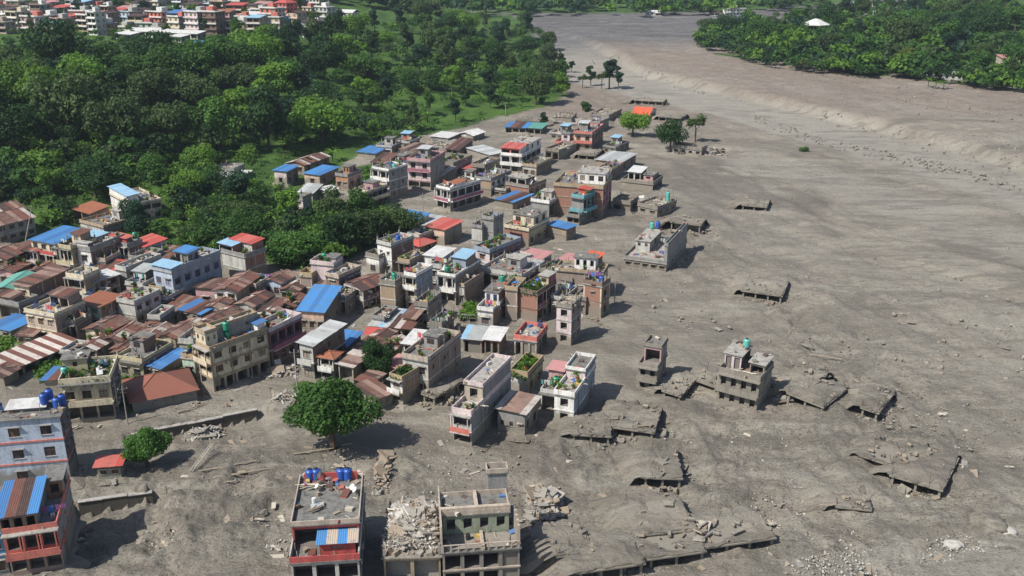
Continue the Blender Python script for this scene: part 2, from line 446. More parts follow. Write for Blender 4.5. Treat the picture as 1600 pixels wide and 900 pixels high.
    fb = N(nt, 'ShaderNodeAttribute', attribute_name='brown').outputs['Fac']
    rg = N(nt, 'ShaderNodeAttribute', attribute_name='rough').outputs['Fac']
    mp = N(nt, 'ShaderNodeMapping'); mp.inputs['Rotation'].default_value = (0, 0, R(62)); mp.inputs['Scale'].default_value = (.38, 1.5, 1)
    nt.links.new(pos, mp.inputs[0])
    nA = noise(nt, mp.outputs[0], .045, 9, .7, .9); nB = noise(nt, pos, .9, 7, .75); nC = noise(nt, pos, .13, 4, .6); nD = noise(nt, mp.outputs[0], .28, 8, .74, .7); nE = noise(nt, mp.outputs[0], .11, 7, .7, 1.2); nF = noise(nt, pos, 2.6, 4, .75)
    c = mix(nt, ramp(nt, nA, .36, .66), (.20, .181, .149), (.355, .326, .270))
    c = mix(nt, math_(nt, 'MULTIPLY', ramp(nt, nC, .45, .65), .55), c, (.345, .298, .248))
    c = mix(nt, math_(nt, 'MULTIPLY', fb, .75), c, mix(nt, ramp(nt, nD, .35, .65), (.20, .155, .125), (.33, .27, .222)))
    c = mix(nt, math_(nt, 'MULTIPLY', sep.outputs[2], .8), c, (.155, .14, .118))
    c = mix(nt, math_(nt, 'MULTIPLY', sep.outputs[1], .75), c, (.37, .342, .29))
    c = mix(nt, math_(nt, 'MULTIPLY', ramp(nt, nD, .48, .72), .5), c, (.14, .126, .10))
    c = mix(nt, math_(nt, 'MULTIPLY', ramp(nt, nB, .50, .66), math_(nt, 'ADD', math_(nt, 'MULTIPLY', rg, .7), .22)), c, (.105, .097, .08))
    vo = N(nt, 'ShaderNodeTexVoronoi'); vo.inputs['Scale'].default_value = 1.6; nt.links.new(pos, vo.inputs['Vector'])
    peb = math_(nt, 'MULTIPLY', math_(nt, 'SUBTRACT', 1.0, ramp(nt, vo.outputs['Distance'], .10, .22)), math_(nt, 'MULTIPLY', ramp(nt, nD, .5, .62), rg))
    c = mix(nt, math_(nt, 'MULTIPLY', ramp(nt, nE, .53, .58), .58), c, (.185, .165, .134))
    c = mix(nt, math_(nt, 'MULTIPLY', ramp(nt, nE, .44, .34), .50), c, (.37, .345, .295))
    c = mix(nt, math_(nt, 'MULTIPLY', ramp(nt, nF, .54, .66), math_(nt, 'ADD', .16, math_(nt, 'MULTIPLY', rg, .75))), c, (.095, .085, .07))
    c = mix(nt, math_(nt, 'MULTIPLY', ramp(nt, nF, .42, .32), math_(nt, 'ADD', .12, math_(nt, 'MULTIPLY', rg, .6))), c, (.45, .42, .36))
    fy = N(nt, 'ShaderNodeSeparateXYZ'); nt.links.new(pos, fy.inputs[0])
    c = mix(nt, math_(nt, 'MULTIPLY', ramp(nt, fy.outputs[1], 590, 720), .85), c, mix(nt, ramp(nt, nA, .35, .65), (.085, .085, .088), (.17, .168, .17)))
    c = mix(nt, peb, c, (.46, .44, .40))
    g1_ = noise(nt, pos, .05, 5, .65); g2 = noise(nt, pos, .8, 5, .7)
    g = mix(nt, ramp(nt, g1_, .38, .62), (.045, .095, .018), (.085, .165, .028))
    g = mix(nt, math_(nt, 'MULTIPLY', ramp(nt, g2, .45, .7), .7), g, (.025, .055, .015))
    c = mix(nt, sep.outputs[0], c, g)
    nt.links.new(c, bs.inputs['Base Color'])
    rr = math_(nt, 'SUBTRACT', .9, math_(nt, 'ADD', math_(nt, 'MULTIPLY', sep.outputs[1], .2), math_(nt, 'MULTIPLY', ramp(nt, nE, .53, .58), .28))); nt.links.new(rr, bs.inputs['Roughness'])
    hh = math_(nt, 'ADD', math_(nt, 'ADD', math_(nt, 'MULTIPLY', nD, 1.0), math_(nt, 'MULTIPLY', nB, .7)), math_(nt, 'MULTIPLY', nF, .35))
    bump(nt, bs, hh, 1.0, .8)
    global GROUND_M; GROUND_M = m
    me = idx_mesh('ground', verts, faces, m, True)
    col = me.color_attributes.new('zone', 'FLOAT_COLOR', 'POINT')
    cc = np.stack([grn, pale * mud, dk * mud, np.ones(X.shape)], -1).astype(np.float32)
    col.data.foreach_set('color', cc.ravel())
    for nm, arr in (('brown', farbrown), ('rough', rough)):
        k = me.attributes.new(nm, 'FLOAT', 'POINT'); k.data.foreach_set('value', arr.astype(np.float32).ravel())
    o = link(bpy.data.objects.new('ground', me))
    tag(o, 'grey brown flood mud plain and grassy hillsides of the valley', kind='structure')
build_ground()
# ---------------------------------------------------------------- shared pieces
PANES = [GLASS, flat('curtained_pane', (.30, .26, .22), .6), flat('shutter_pane', (.13, .085, .055), .7), GLASS, GLASS]
def win_mesh(fm, nm, pane):
    b = MB()
    b.box(-.5, .5, -.02, .02, .04, .96, 1)
    for x in (-.5, -.03, .44): b.box(x, x + .06, -.06, .05, 0, 1, 0)
    for z in (0, .62, .95): b.box(-.439, .439, -.055, .045, z, z + .05, 0)
    return b.mesh(nm, [fm, pane])
WINM = {k: [win_mesh(flat('frame_' + k, c, .6), 'window_' + k, pn_) for pn_ in PANES] for k, c in
        dict(brown=(.14, .08, .05), white=(.6, .6, .57), blue=(.05, .12, .35), green=(.06, .25, .15), red=(.3, .05, .04)).items()}
_b = MB(); _b.box(-.5, .5, -.5, .5, 0, 1); UNIT = {}
def unit(mat):
    if mat.name not in UNIT: UNIT[mat.name] = _b.mesh('block_' + mat.name, mat)
    return UNIT[mat.name]
def block(name, mat, parent, x0, x1, y0, y1, z0, z1):
    return inst(name, unit(mat), parent, ((x0 + x1) / 2, (y0 + y1) / 2, z0), (0, 0, 0), (abs(x1 - x0), abs(y1 - y0), z1 - z0))
SHM = {}
def sheet_mesh(mat):
    if mat.name not in SHM:
        b = MB(); n = 10
        for i in range(n):
            xa, xb = i / n - .5, (i + 1) / n - .5
            za, zb = (.035 if i % 2 else 0), (0 if i % 2 else .035)
            b.quad((xa, 0, za), (xb, 0, zb), (xb, 1, zb), (xa, 1, za))
            b.quad((xa, 0, za - .012), (xa, 1, za - .012), (xb, 1, zb - .012), (xb, 0, zb - .012))
        SHM[mat.name] = b.mesh('sheet_' + mat.name, mat)
    return SHM[mat.name]
def sheets(parent, style, p0, along, up, sw=1.15, rng=random, skip=0.0):
    """lay corrugated sheets side by side: p0 corner, 'along' = eave vector, 'up' = slope vector"""
    p0 = Vector(p0); along = Vector(along); up = Vector(up)
    n = max(1, round(along.length / sw)); a = along.normalized(); u = up.normalized(); w = a.cross(u)
    if w.z < 0: a = -a; p0 = p0 + along; w = a.cross(u)
    st = along.length / n; mats = SHEETS[style]
    for i in range(n):
        if rng.random() < skip: continue
        if style in ('stripe', 'bluestripe'): m = mats[i % 2]
        elif style == 'bluerust': m = mats[min(3, int(i * 4 / n))]
        else: m = rng.choice(mats)
        c = p0 + a * (st * (i + .5)) + w * (rng.random() * .035 + (.02 if i % 2 else 0))
        if style in ('rust', 'rustpale', 'redgrey', 'grey'): k = rng.uniform(-.22, .15)
        else: k = rng.uniform(-.04, .04)
        M = Matrix((a, u, w)).transposed().to_4x4()
        o = inst('roof_sheet', sheet_mesh(m), parent)
        o.location = c - u * max(0, k)
        o.rotation_euler = (M.to_euler()); o.scale = (st * 1.06, up.length + abs(k), 1)
def facade(b, p0, xd, W, H, holes, m, depth=.16, mi=2):
    """wall with rectangular openings. xd unit dir, outward = xd x z. holes: (x0,x1,z0,z1,depth)"""
    p0 = Vector(p0); xd = Vector(xd); out = xd.cross(Vector((0, 0, 1)))
    P = lambda x, z, d=0: tuple(p0 + xd * x + Vector((0, 0, z)) - out * d)
    xs = sorted({0, W} | {h[0] for h in holes} | {h[1] for h in holes})
    zs = sorted({0, H} | {h[2] for h in holes} | {h[3] for h in holes})
    for j in range(len(zs) - 1):
        x = 0; zc = (zs[j] + zs[j + 1]) / 2; run = None
        for i in range(len(xs) - 1):
            xc = (xs[i] + xs[i + 1]) / 2
            hole = any(h[0] < xc < h[1] and h[2] < zc < h[3] for h in holes)
            if not hole:
                if run is None: run = xs[i]
            if hole or i == len(xs) - 2:
                e = xs[i] if hole else xs[i + 1]
                if run is not None and e > run: b.quad(P(run, zs[j]), P(e, zs[j]), P(e, zs[j + 1]), P(run, zs[j + 1]), m)
                run = None
    for x0, x1, z0, z1, d in holes:
        b.quad(P(x0, z0), P(x0, z0, d), P(x0, z1, d), P(x0, z1), m if d < .5 else mi)
        b.quad(P(x1, z0, d), P(x1, z0), P(x1, z1), P(x1, z1, d), m if d < .5 else mi)
        b.quad(P(x0, z0, d), P(x0, z0), P(x1, z0), P(x1, z0, d), m if d < .5 else mi)
        b.quad(P(x0, z1), P(x0, z1, d), P(x1, z1, d), P(x1, z1), m if d < .5 else mi)
        if d > .5: b.quad(P(x0, z0, d), P(x1, z0, d), P(x1, z1, d), P(x0, z1, d), mi)
def rows(spec, Wd, n, sh, rng):
    """openings of a facade. storeys from the top: w3 windows, v2 balcony bays, g3 open ground floor, b blank, n2 small"""
    sp = spec.split(','); hs = []; wins = []; bays = []
    for k in range(n):
        s = sp[min(k, len(sp) - 1)]; t = s[0]; zb = (n - 1 - k) * sh
        if t == 'b': continue
        q = int(s[1:] or 2); st = Wd / q
        for i in range(q):
            c = st * (i + .5)
            if t == 'w':
                w = min(1.5, st * .55); z0, z1 = zb + .85, zb + min(2.35, sh - .5)
                hs.append((c - w / 2, c + w / 2, z0, z1, .18)); wins.append((c, z0, w, z1 - z0))
            elif t == 'n':
                w = min(.7, st * .4); z0, z1 = zb + 1.3, zb + min(2.1, sh - .5)
                hs.append((c - w / 2, c + w / 2, z0, z1, .18)); wins.append((c, z0, w, z1 - z0))
            elif t == 'v':
                w = st - .35; hs.append((c - w / 2, c + w / 2, zb + .85, zb + sh - .4, 1.5)); bays.append((c, zb, w))
            elif t == 'g':
                w = st - .45; hs.append((c - w / 2, c + w / 2, zb + .05, zb + sh - .45, 2.6))
            elif t == 'h':     # raw hole without a window
                w = min(1.3, st * .5); hs.append((c - w / 2, c + w / 2, zb + .8, zb + min(2.3, sh - .5), 1.2))
    return hs, wins, bays
HOUSES = {}
PERIM = []
ODD = [WOOD, PALEWOOD, STEEL, flat('odd_blue', (.10, .2, .4), .8), flat('odd_white', (.6, .58, .54), .8), flat('odd_red', (.38, .13, .1), .8)]
ODDM = [WOOD, PALEWOOD, STEEL, CONC, DECKM, DECKM]
def rect(FR, FL, BR, hp):
    FR = Vector(FR); bx = FR.x + (800 - FR.x) * hp / (4468 - FR.y)
    B = at(bx, FR.y + hp); r = ray(*FR); z = CAMZ + r.z * (B.y / r.y)
    A = on_plane(FR.x, FR.y, z); L = on_plane(FL[0], FL[1], z); K = on_plane(BR[0], BR[1], z)
    a = A - L; k = K - A
    a1 = math.atan2(a.y, a.x); a2 = math.atan2(k.y, k.x) - math.pi / 2
    wa, wk = a.length, k.length
    d = (a2 - a1 + math.pi) % (2 * math.pi) - math.pi
    rz = a1 + d * wk / (wa + wk)
    c = math.cos(d * .5)
    return A, max(2.5, wa * c), max(2.5, wk * c), rz, B.z, z
def house(label, FR, FL, BR, hp, front='w2', side='b', fc='cream', sc='brick', roof='flat', trim='offwhite', name='house', cat='house',
          tanks=(), up=(), bal=0, rail=None, win='brown', frame=None, n=None, junk=2, deck=None, plants=0, tilt=0, pitch=.28, group=None,
          minh=0, parapet=True, dmax=30, wmax=30, mud=False, stair=None):
    rng = random.Random(hash((FR[0] * 7 + FR[1] * 131)) & 0xffff)
    A, w, d, rz, zb, zt = rect(FR, FL, BR, hp)
    d = min(d, dmax); w = min(w, wmax)
    ct, s_ = math.cos(rz), math.sin(rz)
    xd = Vector((ct, s_, 0)); yd = Vector((-s_, ct, 0))
    c = A - xd * (w / 2) + yd * (d / 2)
    crn = [c + xd * (sx * w / 2) + yd * (sy * d / 2) for sx in (-1, 1) for sy in (-1, 1)]
    gmin = min(g1(p.x, p.y) for p in crn)
    z0 = zb; h = max(2.2, zt - z0, minh)
    root = empty(name, (c.x, c.y, z0), rz)
    if tilt: root.rotation_euler = (R(tilt[0]), R(tilt[1]), rz)
    tag(root, label, cat, group)
    if n is None: n = max(1, round(h / 3.0))
    sh = h / n
    FM, SM, TR = W(fc), W(sc), W(trim)
    b = MB(); x0, x1, y0, y1 = -w / 2, w / 2, -d / 2, d / 2
    base = -(z0 - gmin) - .9
    hf, wf, bays = rows(front, w, n, sh, rng); hsd, ws, bs = rows(side, d, n, sh, rng)
    facade(b, (x0, y0, 0), (1, 0, 0), w, h, hf, 0); facade(b, (x1, y0, 0), (0, 1, 0), d, h, hsd, 1)
    b.quad((x1, y1, 0), (x0, y1, 0), (x0, y1, h), (x1, y1, h), 1); b.quad((x0, y1, 0), (x0, y0, 0), (x0, y0, h), (x0, y1, h), 1)
    b.box(x0, x1, y0, y1, base, 0, 1); b.quad((x0, y0, h), (x1, y0, h), (x1, y1, h), (x0, y1, h), 1)
    b.build('wall', [FM, SM, INNER], root)
    WMS = WINM[win]
    if z0 < 4:
        PERIM.append((c, w, d, rz)); bk = MB(); pts_ = []; per = [(x0, y1, x0, y0), (x0, y0, x1, y0), (x1, y0, x1, y1)]
        for (xa, ya, xb, yb) in per:
            L_ = math.hypot(xb - xa, yb - ya); ns = max(2, int(L_ / .9)); nx_, ny_ = (yb - ya) / L_, -(xb - xa) / L_
            for i in range(ns): pts_.append((xa + (xb - xa) * i / ns, ya + (yb - ya) * i / ns, nx_ if nx_ else 0, ny_))
        pts_.append((x1, y1, 1, 0)); sx_ = rng.uniform(0, 90)
        def prof(i):
            x, y, a_, b_ = pts_[i]; a_, b_ = (-1, 0) if x == x0 and y > y0 else ((0, -1) if y == y0 and x0 < x < x1 else ((-.7, -.7) if x == x0 else ((.7, -.7) if y == y0 else (1, 0))))
            v_ = float(fbm(np.array([i * .45 + sx_]), np.array([sx_]), 1.6, 2)[0]) + .25; up_ = max(.05, .75 * v_ + (.35 if a_ < 0 else 0)); o_ = max(.5, .8 + 2.2 * v_)
            return [(x, y, up_), (x + a_ * o_ * .4, y + b_ * o_ * .4, up_ * .6), (x + a_ * o_, y + b_ * o_, -.35)]
        pr = [prof(i) for i in range(len(pts_))]
        for A_, B_ in zip(pr, pr[1:]):
            for j in range(2): bk.quad(A_[j], A_[j + 1], B_[j + 1], B_[j])
        bk.build('mud_bank', GROUND_M, root, True)
    for cx, z, ww, hh in wf: inst('window', rng.choice(WMS), root, (x0 + cx, y0 + .12, z), (0, 0, 0), (ww, 1, hh))
    for cx, z, ww, hh in ws: inst('window', rng.choice(WMS), root, (x1 - .12, y0 + cx, z), (0, 0, math.pi / 2), (ww, 1, hh))
    sd = MB()
    for cx, z, ww, hh in wf:
        if rng.random() < .8: sd.box(x0 + cx - ww / 2 - .18, x0 + cx + ww / 2 + .18, y0 - .38, y0 + .01, z + hh + .06, z + hh + .14)
        sd.box(x0 + cx - ww / 2 - .1, x0 + cx + ww / 2 + .1, y0 - .09, y0 + .01, z - .09, z - .01)
    for cx, z, ww, hh in ws:
        if rng.random() < .8: sd.box(x1 - .01, x1 + .36, y0 + cx - ww / 2 - .18, y0 + cx + ww / 2 + .18, z + hh + .06, z + hh + .14)
    for q in range(rng.randint(1, 3)):
        yy = rng.uniform(y0 + .3, y1 - .3); sd.bar((x1 + .1, yy, 0), (x1 + .1, yy, h * rng.uniform(.6, 1)), .06, n=5)
    for q in range(rng.randint(2, 5)):
        yy, zz = rng.uniform(y0 + .5, y1 - .6), rng.uniform(.8, max(1.0, h - .8)); sd.box(x1 - .01, x1 + rng.uniform(.08, .35), yy, yy + rng.uniform(.25, .8), zz, zz + rng.uniform(.2, .6))
    if sd.f: sd.build('sunshades_and_pipes', rng.choice([TR, CONC, W('grey')]), root)['kind'] = 'stuff'
    for (bx_, zb_, bw_) in bays:
        if bal and zb_ > .1:
            for e in (-1, 1): block('balcony_post', TR, root, x0 + bx_ + e * bw_ / 2 - .07, x0 + bx_ + e * bw_ / 2 + .07, y0 - .98, y0 - .84, zb_ + .96, zb_ + sh - .13)
    # projecting floors
    for k in range(1, n):
        z = k * sh
        bb = 1.0 if (bal and (k > 1 or n < 3 or bal > 1)) else .12
        block('floor_slab', TR, root, x0 - .08, x1 + .1, y0 - bb, y0 + .02 if bb < .5 else y0 + .0, z - .12, z + .1)
        block('floor_slab', TR, root, x1 + .003, x1 + (1.0 if bal in (2, 3) else .09), y0, y1 + .02, z - .11, z + .09)
        rm = W(rail) if rail else TR
        if bb > .5:
            block('railing', rm, root, x0 - .08, x1 + .1, y0 - bb - .003, y0 - bb + .09, z + .104, z + .95)
        if bal in (2, 3): block('railing', rm, root, x1 + .92, x1 + 1.003, y0, y1, z + .104, z + .95)
    if frame or sc in ('brick', 'dbrick', 'tbrick', 'gbrick'):
        fm = W(frame) if frame else W('beige'); m = MB(); nb = max(2, round(d / 3.8) + 1)
        for i in range(nb):
            yy = y0 + .14 + (d - .28) * i / (nb - 1); m.box(x1, x1 + .045, yy - .14, yy + .14, 0, h - .02)
        for k in range(1, n + 1): m.box(x1, x1 + .04, y0 + .29, y1 - .29, k * sh - .30, k * sh - .12 - .005)
        if fc == sc:
            nb = max(2, round(w / 3.5) + 1)
            for i in range(nb):
                xx = x0 + .14 + (w - .28) * i / (nb - 1); m.box(xx - .14, xx + .14, y0 - .045, y0, 0, h - .02)
            for k in range(1, n + 1): m.box(x0 + .29, x1 - .29, y0 - .04, y0, k * sh - .3, k * sh - .125)
        m.build('concrete_frame', fm, root)
    sn = ' '.join(label.split()[:9])
    def oddments(xa, xb, ya, yb, z, dens, par, avoid=()):
        m = MB(); n_ = int(min(90, (xb - xa) * (yb - ya) * dens))
        for q in range(n_):
            x, y = (rng.uniform(xa, xb), rng.uniform(ya, yb)) if rng.random() < .6 else rng.choice([(xa + rng.uniform(.1, .5), rng.uniform(ya, yb)), (xb - rng.uniform(.1, .5), rng.uniform(ya, yb)), (rng.uniform(xa, xb), ya + rng.uniform(.1, .5)), (rng.uniform(xa, xb), yb - rng.uniform(.1, .5))])
            if any(a_ - .2 < x < b_ + .2 and c_ - .2 < y < d_ + .2 for a_, b_, c_, d_ in avoid): continue
            k_ = rng.random(); mi_ = rng.choice([0, 0, 1, 1, 2, 2, 3, 4, 5])
            if k_ < .22: m.bar((x, y, z - .02), (x + rng.uniform(-.15, .15), y + rng.uniform(-.15, .15), z + rng.uniform(.6, 1.7)), rng.uniform(.025, .06), rng.choice([0, 1, 2]), n=4)
            elif k_ < .5:
                a_ = rng.uniform(0, 3.14); L_ = rng.uniform(.4, 1.5); m.bar((x, y, z + .06), (x + math.cos(a_) * L_, y + math.sin(a_) * L_, z + rng.uniform(.06, .5)), rng.uniform(.03, .08), rng.choice([0, 1, 2]), n=4)
            else:
                s1_, s2_ = rng.uniform(.12, .5), rng.uniform(.1, .45); T_ = Matrix.Translation((x, y, z)) @ Matrix.Rotation(rng.uniform(0, 3), 4, 'Z') @ Matrix.Rotation(rng.gauss(0, .15), 4, 'X')
                m.box(-s1_, s1_, -s2_, s2_, -.04, rng.uniform(.06, .5), mi_, T_)
        if m.f: m.build('rooftop_oddments', ODD if not mud else ODDM, par)['kind'] = 'stuff'
    T = lambda u, v, z=0: Vector((x0 + u * w, y0 + v * d, h + z))
    if trim == 'offwhite': TR = W(rng.choice(['offwhite', 'beige', 'grey', 'tan', 'mud', 'offwhite']))
    if roof == 'flat':
        dk = deck or (DECKM if mud else rng.choice([DECK, DECK, DECKW]))
        block('roof_slab', dk, root, x0 - .22, x1 + .22, y0 - (.9 if bal else .28), y1 + .15, h + .002, h + .16)
        if parapet:
            m = MB(); ph = rng.uniform(.55, .95); t = .14
            m.box(x0 - .1, x1 + .1, y0 - .1, y0 - .1 + t, h + .16, h + .16 + ph)
            m.box(x1 + .1 - t, x1 + .1, y0 + .04, y1 - .04, h + .16, h + .16 + ph)
            m.box(x0 - .1, x0 - .1 + t, y0 + .04, y1 - .04, h + .16, h + .16 + ph)
            m.box(x0 - .1, x1 + .1, y1 - .04, y1 - .04 + t, h + .16, h + .16 + ph)
            m.build('parapet', W(rail) if rail and rng.random() < .5 else (TR if not mud else W('mud')), root)
        if rng.random() < .5 and not up:
            m = MB()
            for sx in (x0 + .1, x1 - .1):
                for sy in (y0 + .15, 0, y1 - .15):
                    hh = rng.uniform(.9, 1.7); m.box(sx - .13, sx + .13, sy - .13, sy + .13, h + .17, h + .16 + hh)
                    for q in range(4): m.bar((sx + (q % 2 - .5) * .14, sy + (q // 2 - .5) * .14, h + hh), (sx + (q % 2 - .5) * .2, sy + (q // 2 - .5) * .2, h + hh + rng.uniform(.5, 1.1)), .018, n=3)
            m.build('column_stub', CONC, root)['kind'] = 'stuff'
        if stair is None: stair = not up and w > 4.5 and d > 6 and rng.random() < .6 and not mud
        if stair:
            u0 = rng.uniform(0.02, .45); su = min(.55, 3.2 / w); sv = min(.4, 3.4 / d); v0 = rng.uniform(.35, .98 - sv)
            up = list(up) + [(u0, u0 + su, v0, v0 + sv, 2.4, rng.choice([fc, 'offwhite', 'grey']), rng.choice(['flat', 'flat', 'grey', 'rust', 'lblue']))]
    for U in up:
        u0, u1, v0, v1, hh, uc, ur = U[:7]; fs = U[7] if len(U) > 7 else 'w1'; ss = U[8] if len(U) > 8 else 'b'; sc2 = U[9] if len(U) > 9 else sc
        a0, a1, b0, b1 = x0 + u0 * w, x0 + u1 * w, y0 + v0 * d, y0 + v1 * d
        m = MB(); nn = max(1, round(hh / 3)); zb_ = h + .165
        hf, wf, _ = rows(fs, a1 - a0, nn, hh / nn, rng); h2, w2, _ = rows(ss, b1 - b0, nn, hh / nn, rng)
        facade(m, (a0, b0, zb_), (1, 0, 0), a1 - a0, hh, hf, 0); facade(m, (a1, b0, zb_), (0, 1, 0), b1 - b0, hh, h2, 1)
        m.quad((a1, b1, zb_), (a0, b1, zb_), (a0, b1, zb_ + hh), (a1, b1, zb_ + hh), 1); m.quad((a0, b1, zb_), (a0, b0, zb_), (a0, b0, zb_ + hh), (a0, b1, zb_ + hh), 1)
        m.quad((a0, b0, zb_ + hh), (a1, b0, zb_ + hh), (a1, b1, zb_ + hh), (a0, b1, zb_ + hh), 1)
        room = m.build('rooftop_room', [W(uc), W(sc2), INNER], root)
        for cx, z, ww, h_ in wf: inst('window', rng.choice(WMS), room, (a0 + cx, b0 + .12, zb_ + z), (0, 0, 0), (ww, 1, h_))
        for cx, z, ww, h_ in w2: inst('window', rng.choice(WMS), room, (a1 - .12, b0 + cx, zb_ + z), (0, 0, math.pi / 2), (ww, 1, h_))
        zt_ = zb_ + hh
        if ur in ('flat', 'par') and (a1 - a0) * (b1 - b0) > 9: oddments(a0, a1, b0, b1, zt_ + .145, .45, room)
        if ur == 'flat':
            block('upper_roof_slab', deck or rng.choice([DECK, DECKW]), room, a0 - .25, a1 + .25, b0 - .3, b1 + .14, zt_ + .002, zt_ + .14)
        elif ur == 'par':
            block('upper_roof_slab', deck or DECK, room, a0 - .2, a1 + .2, b0 - .2, b1 + .14, zt_ + .002, zt_ + .14)
            m = MB(); p = .7
            m.box(a0 - .1, a1 + .1, b0 - .1, b0 + .03, zt_ + .14, zt_ + p); m.box(a1 - .03, a1 + .1, b0 + .03, b1, zt_ + .14, zt_ + p); m.box(a0 - .1, a0 + .03, b0 + .03, b1, zt_ + .14, zt_ + p); m.box(a0+.031, a1-.031, b1 - .12, b1, zt_ + .14, zt_ + p)
            m.build('parapet', TR, room)
        elif ur == 'hip':
            pass
        else:
            rise = .22 * (b1 - b0) * .5
            sheets(root, ur, (a0 - .35, b0 - .45, zt_ + .06), (a1 - a0 + .7, 0, 0), (0, b1 - b0 + .9, rise), rng=rng)
            m = MB(); m.poly([(a1, b0, zt_), (a1, b1, zt_), (a1, b1, zt_ + rise * .85)], 0); m.poly([(a0, b1, zt_), (a0, b0, zt_), (a0, b1, zt_ + rise * .85)], 0)
            m.quad((a1, b1, zt_), (a0, b1, zt_), (a0, b1, zt_ + rise * .85), (a1, b1, zt_ + rise * .85)); m.build('gable_wall', SM, root)
    if roof.startswith('hip:'):
        st = roof[4:]; rise = min(w, d) * .5 * .5; o = .5; m = MB()
        a = [(x0 - o, y0 - o, h - .02), (x1 + o, y0 - o, h - .02), (x1 + o, y1 + o, h - .02), (x0 - o, y1 + o, h - .02)]
        if w >= d: r0, r1 = (x0 + d / 2, 0, h + rise), (x1 - d / 2 + .01, 0, h + rise)
        else: r0, r1 = (0, y0 + w / 2, h + rise), (0, y1 - w / 2 + .01, h + rise)
        pl = [(a[0], a[1], r1, r0), (a[1], a[2], r1, r1), (a[2], a[3], r0, r1), (a[3], a[0], r0, r0)] if w >= d else [(a[0], a[1], r0, r0), (a[1], a[2], r1, r0), (a[2], a[3], r1, r1), (a[3], a[0], r0, r1)]
        for q in pl:
            q = list(dict.fromkeys(q)); m.poly(q)
            b2 = MB(); b2.poly(q); ob = b2.build('roof_plane', rng.choice(SHEETS[st]), root)
        bx = MB(); bx.poly([p for p in a[::-1]]); bx.build('eave_soffit', WOOD, root)
        bx = MB()
        for p, q in ((r0, r1), (a[0], r0), (a[1], r1 if w >= d else r0), (a[2], r1), (a[3], r0 if w >= d else r1)): bx.bar(Vector(p) + Vector((0, 0, .04)), Vector(q) + Vector((0, 0, .04)), .09)
        bx.build('ridge_cap', rng.choice(SHEETS[st]), root)
    elif ':' in roof:
        kind, st = roof.split(':'); o = .5
        if kind == 'gy':       # ridge along the depth
            rise = pitch * w / 2; sk = .03 if st.startswith('rust') else 0
            sheets(root, st, (x1 + o, y0 - o, h - o * pitch + .05), (0, d + 2 * o, 0), (-(w / 2 + o), 0, rise + o * pitch), rng=rng, skip=sk)
            sheets(root, st, (x0 - o, y0 - o, h - o * pitch + .05), (0, d + 2 * o, 0), (w / 2 + o, 0, rise + o * pitch), rng=rng, skip=sk)
            m = MB(); m.poly([(x0, y0, h), (x1, y0, h), (0, y0, h + rise)]); m.poly([(x1, y1, h), (x0, y1, h), (0, y1, h + rise)]); m.build('gable_wall', SM, root)
            m = MB(); m.box(-.18, .18, y0 - o, y1 + o, h + rise + .06, h + rise + .12); m.build('ridge_cap', rng.choice(SHEETS[st]), root)
            T = lambda u, v, z=0: Vector((x0 + u * w, y0 + v * d, h + rise * (1 - abs(2 * u - 1)) + .05))
        elif kind == 'gx':
            rise = pitch * d / 2
            sheets(root, st, (x0 - o, y0 - o, h - o * pitch + .05), (w + 2 * o, 0, 0), (0, d / 2 + o, rise + o * pitch), rng=rng)
            sheets(root, st, (x0 - o, y1 + o, h - o * pitch + .05), (w + 2 * o, 0, 0), (0, -(d / 2 + o), rise + o * pitch), rng=rng)
            m = MB(); m.poly([(x1, y0, h), (x1, y1, h), (x1, 0, h + rise)]); m.poly([(x0, y1, h), (x0, y0, h), (x0, 0, h + rise)]); m.build('gable_wall', SM, root)
        else:                  # 'mb' mono pitch rising to the back, 'mr' rising to the left, 'mf' rising to the front; 's' variants lay sheets along
            if kind == 'mb':
                rise = pitch * d * .6; sheets(root, st, (x0 - o, y0 - o, h + .05), (w + 2 * o, 0, 0), (0, d + 2 * o, rise), rng=rng)
                pts = [(y0, 0), (y1, rise * .93)]
            elif kind == 'mf':
                rise = pitch * d * .5; sheets(root, st, (x0 - o, y0 - o, h + rise + .05), (w + 2 * o, 0, 0), (0, d + 2 * o, -rise), rng=rng)
                pts = [(y0, rise * .93), (y1, 0)]
            else:
                rise = pitch * w * .7; sheets(root, st, (x1 + o, y0 - o, h + .05), (0, d + 2 * o, 0), (-(w + 2 * o), 0, rise), rng=rng)
                pts = None
            m = MB()
            if pts:
                (ya, ra), (yb, rb) = pts
                for x, s in ((x1, 1), (x0, -1)):
                    q = [(x, ya, h), (x, yb, h), (x, yb, h + rb), (x, ya, h + ra)]; m.poly(q if s > 0 else q[::-1])
                m.quad((x0, y0, h), (x1, y0, h), (x1, y0, h + ra), (x0, y0, h + ra)); m.quad((x1, y1, h), (x0, y1, h), (x0, y1, h + rb), (x1, y1, h + rb))
            else:
                r = rise * .93
                m.poly([(x0, y0, h), (x1, y0, h), (x0, y0, h + r)]); m.poly([(x1, y1, h), (x0, y1, h), (x0, y1, h + r)]); m.quad((x0, y1, h), (x0, y0, h), (x0, y0, h + r), (x0, y1, h + r))
            m.build('gable_wall', SM, root)
        if mud is False and st.startswith('rust') and rng.random() < .9:
            m = MB()
            for q in range(rng.randint(4, 10)):
                p = T(rng.random(), rng.random()) + Vector((0, 0, .12)); a = rng.uniform(0, 3.1); l = rng.uniform(.4, 1.6)
                m.bar(p, p + Vector((math.cos(a) * l, math.sin(a) * l, .03)), .07, n=4)
            m.build('roof_weight', random.choice([WOOD, CONC]), root)['kind'] = 'stuff'
    M = Matrix.Translation(root.location) @ root.rotation_euler.to_matrix().to_4x4()
    HOUSES[label] = (M, x0, x1, y0, y1, h, root)
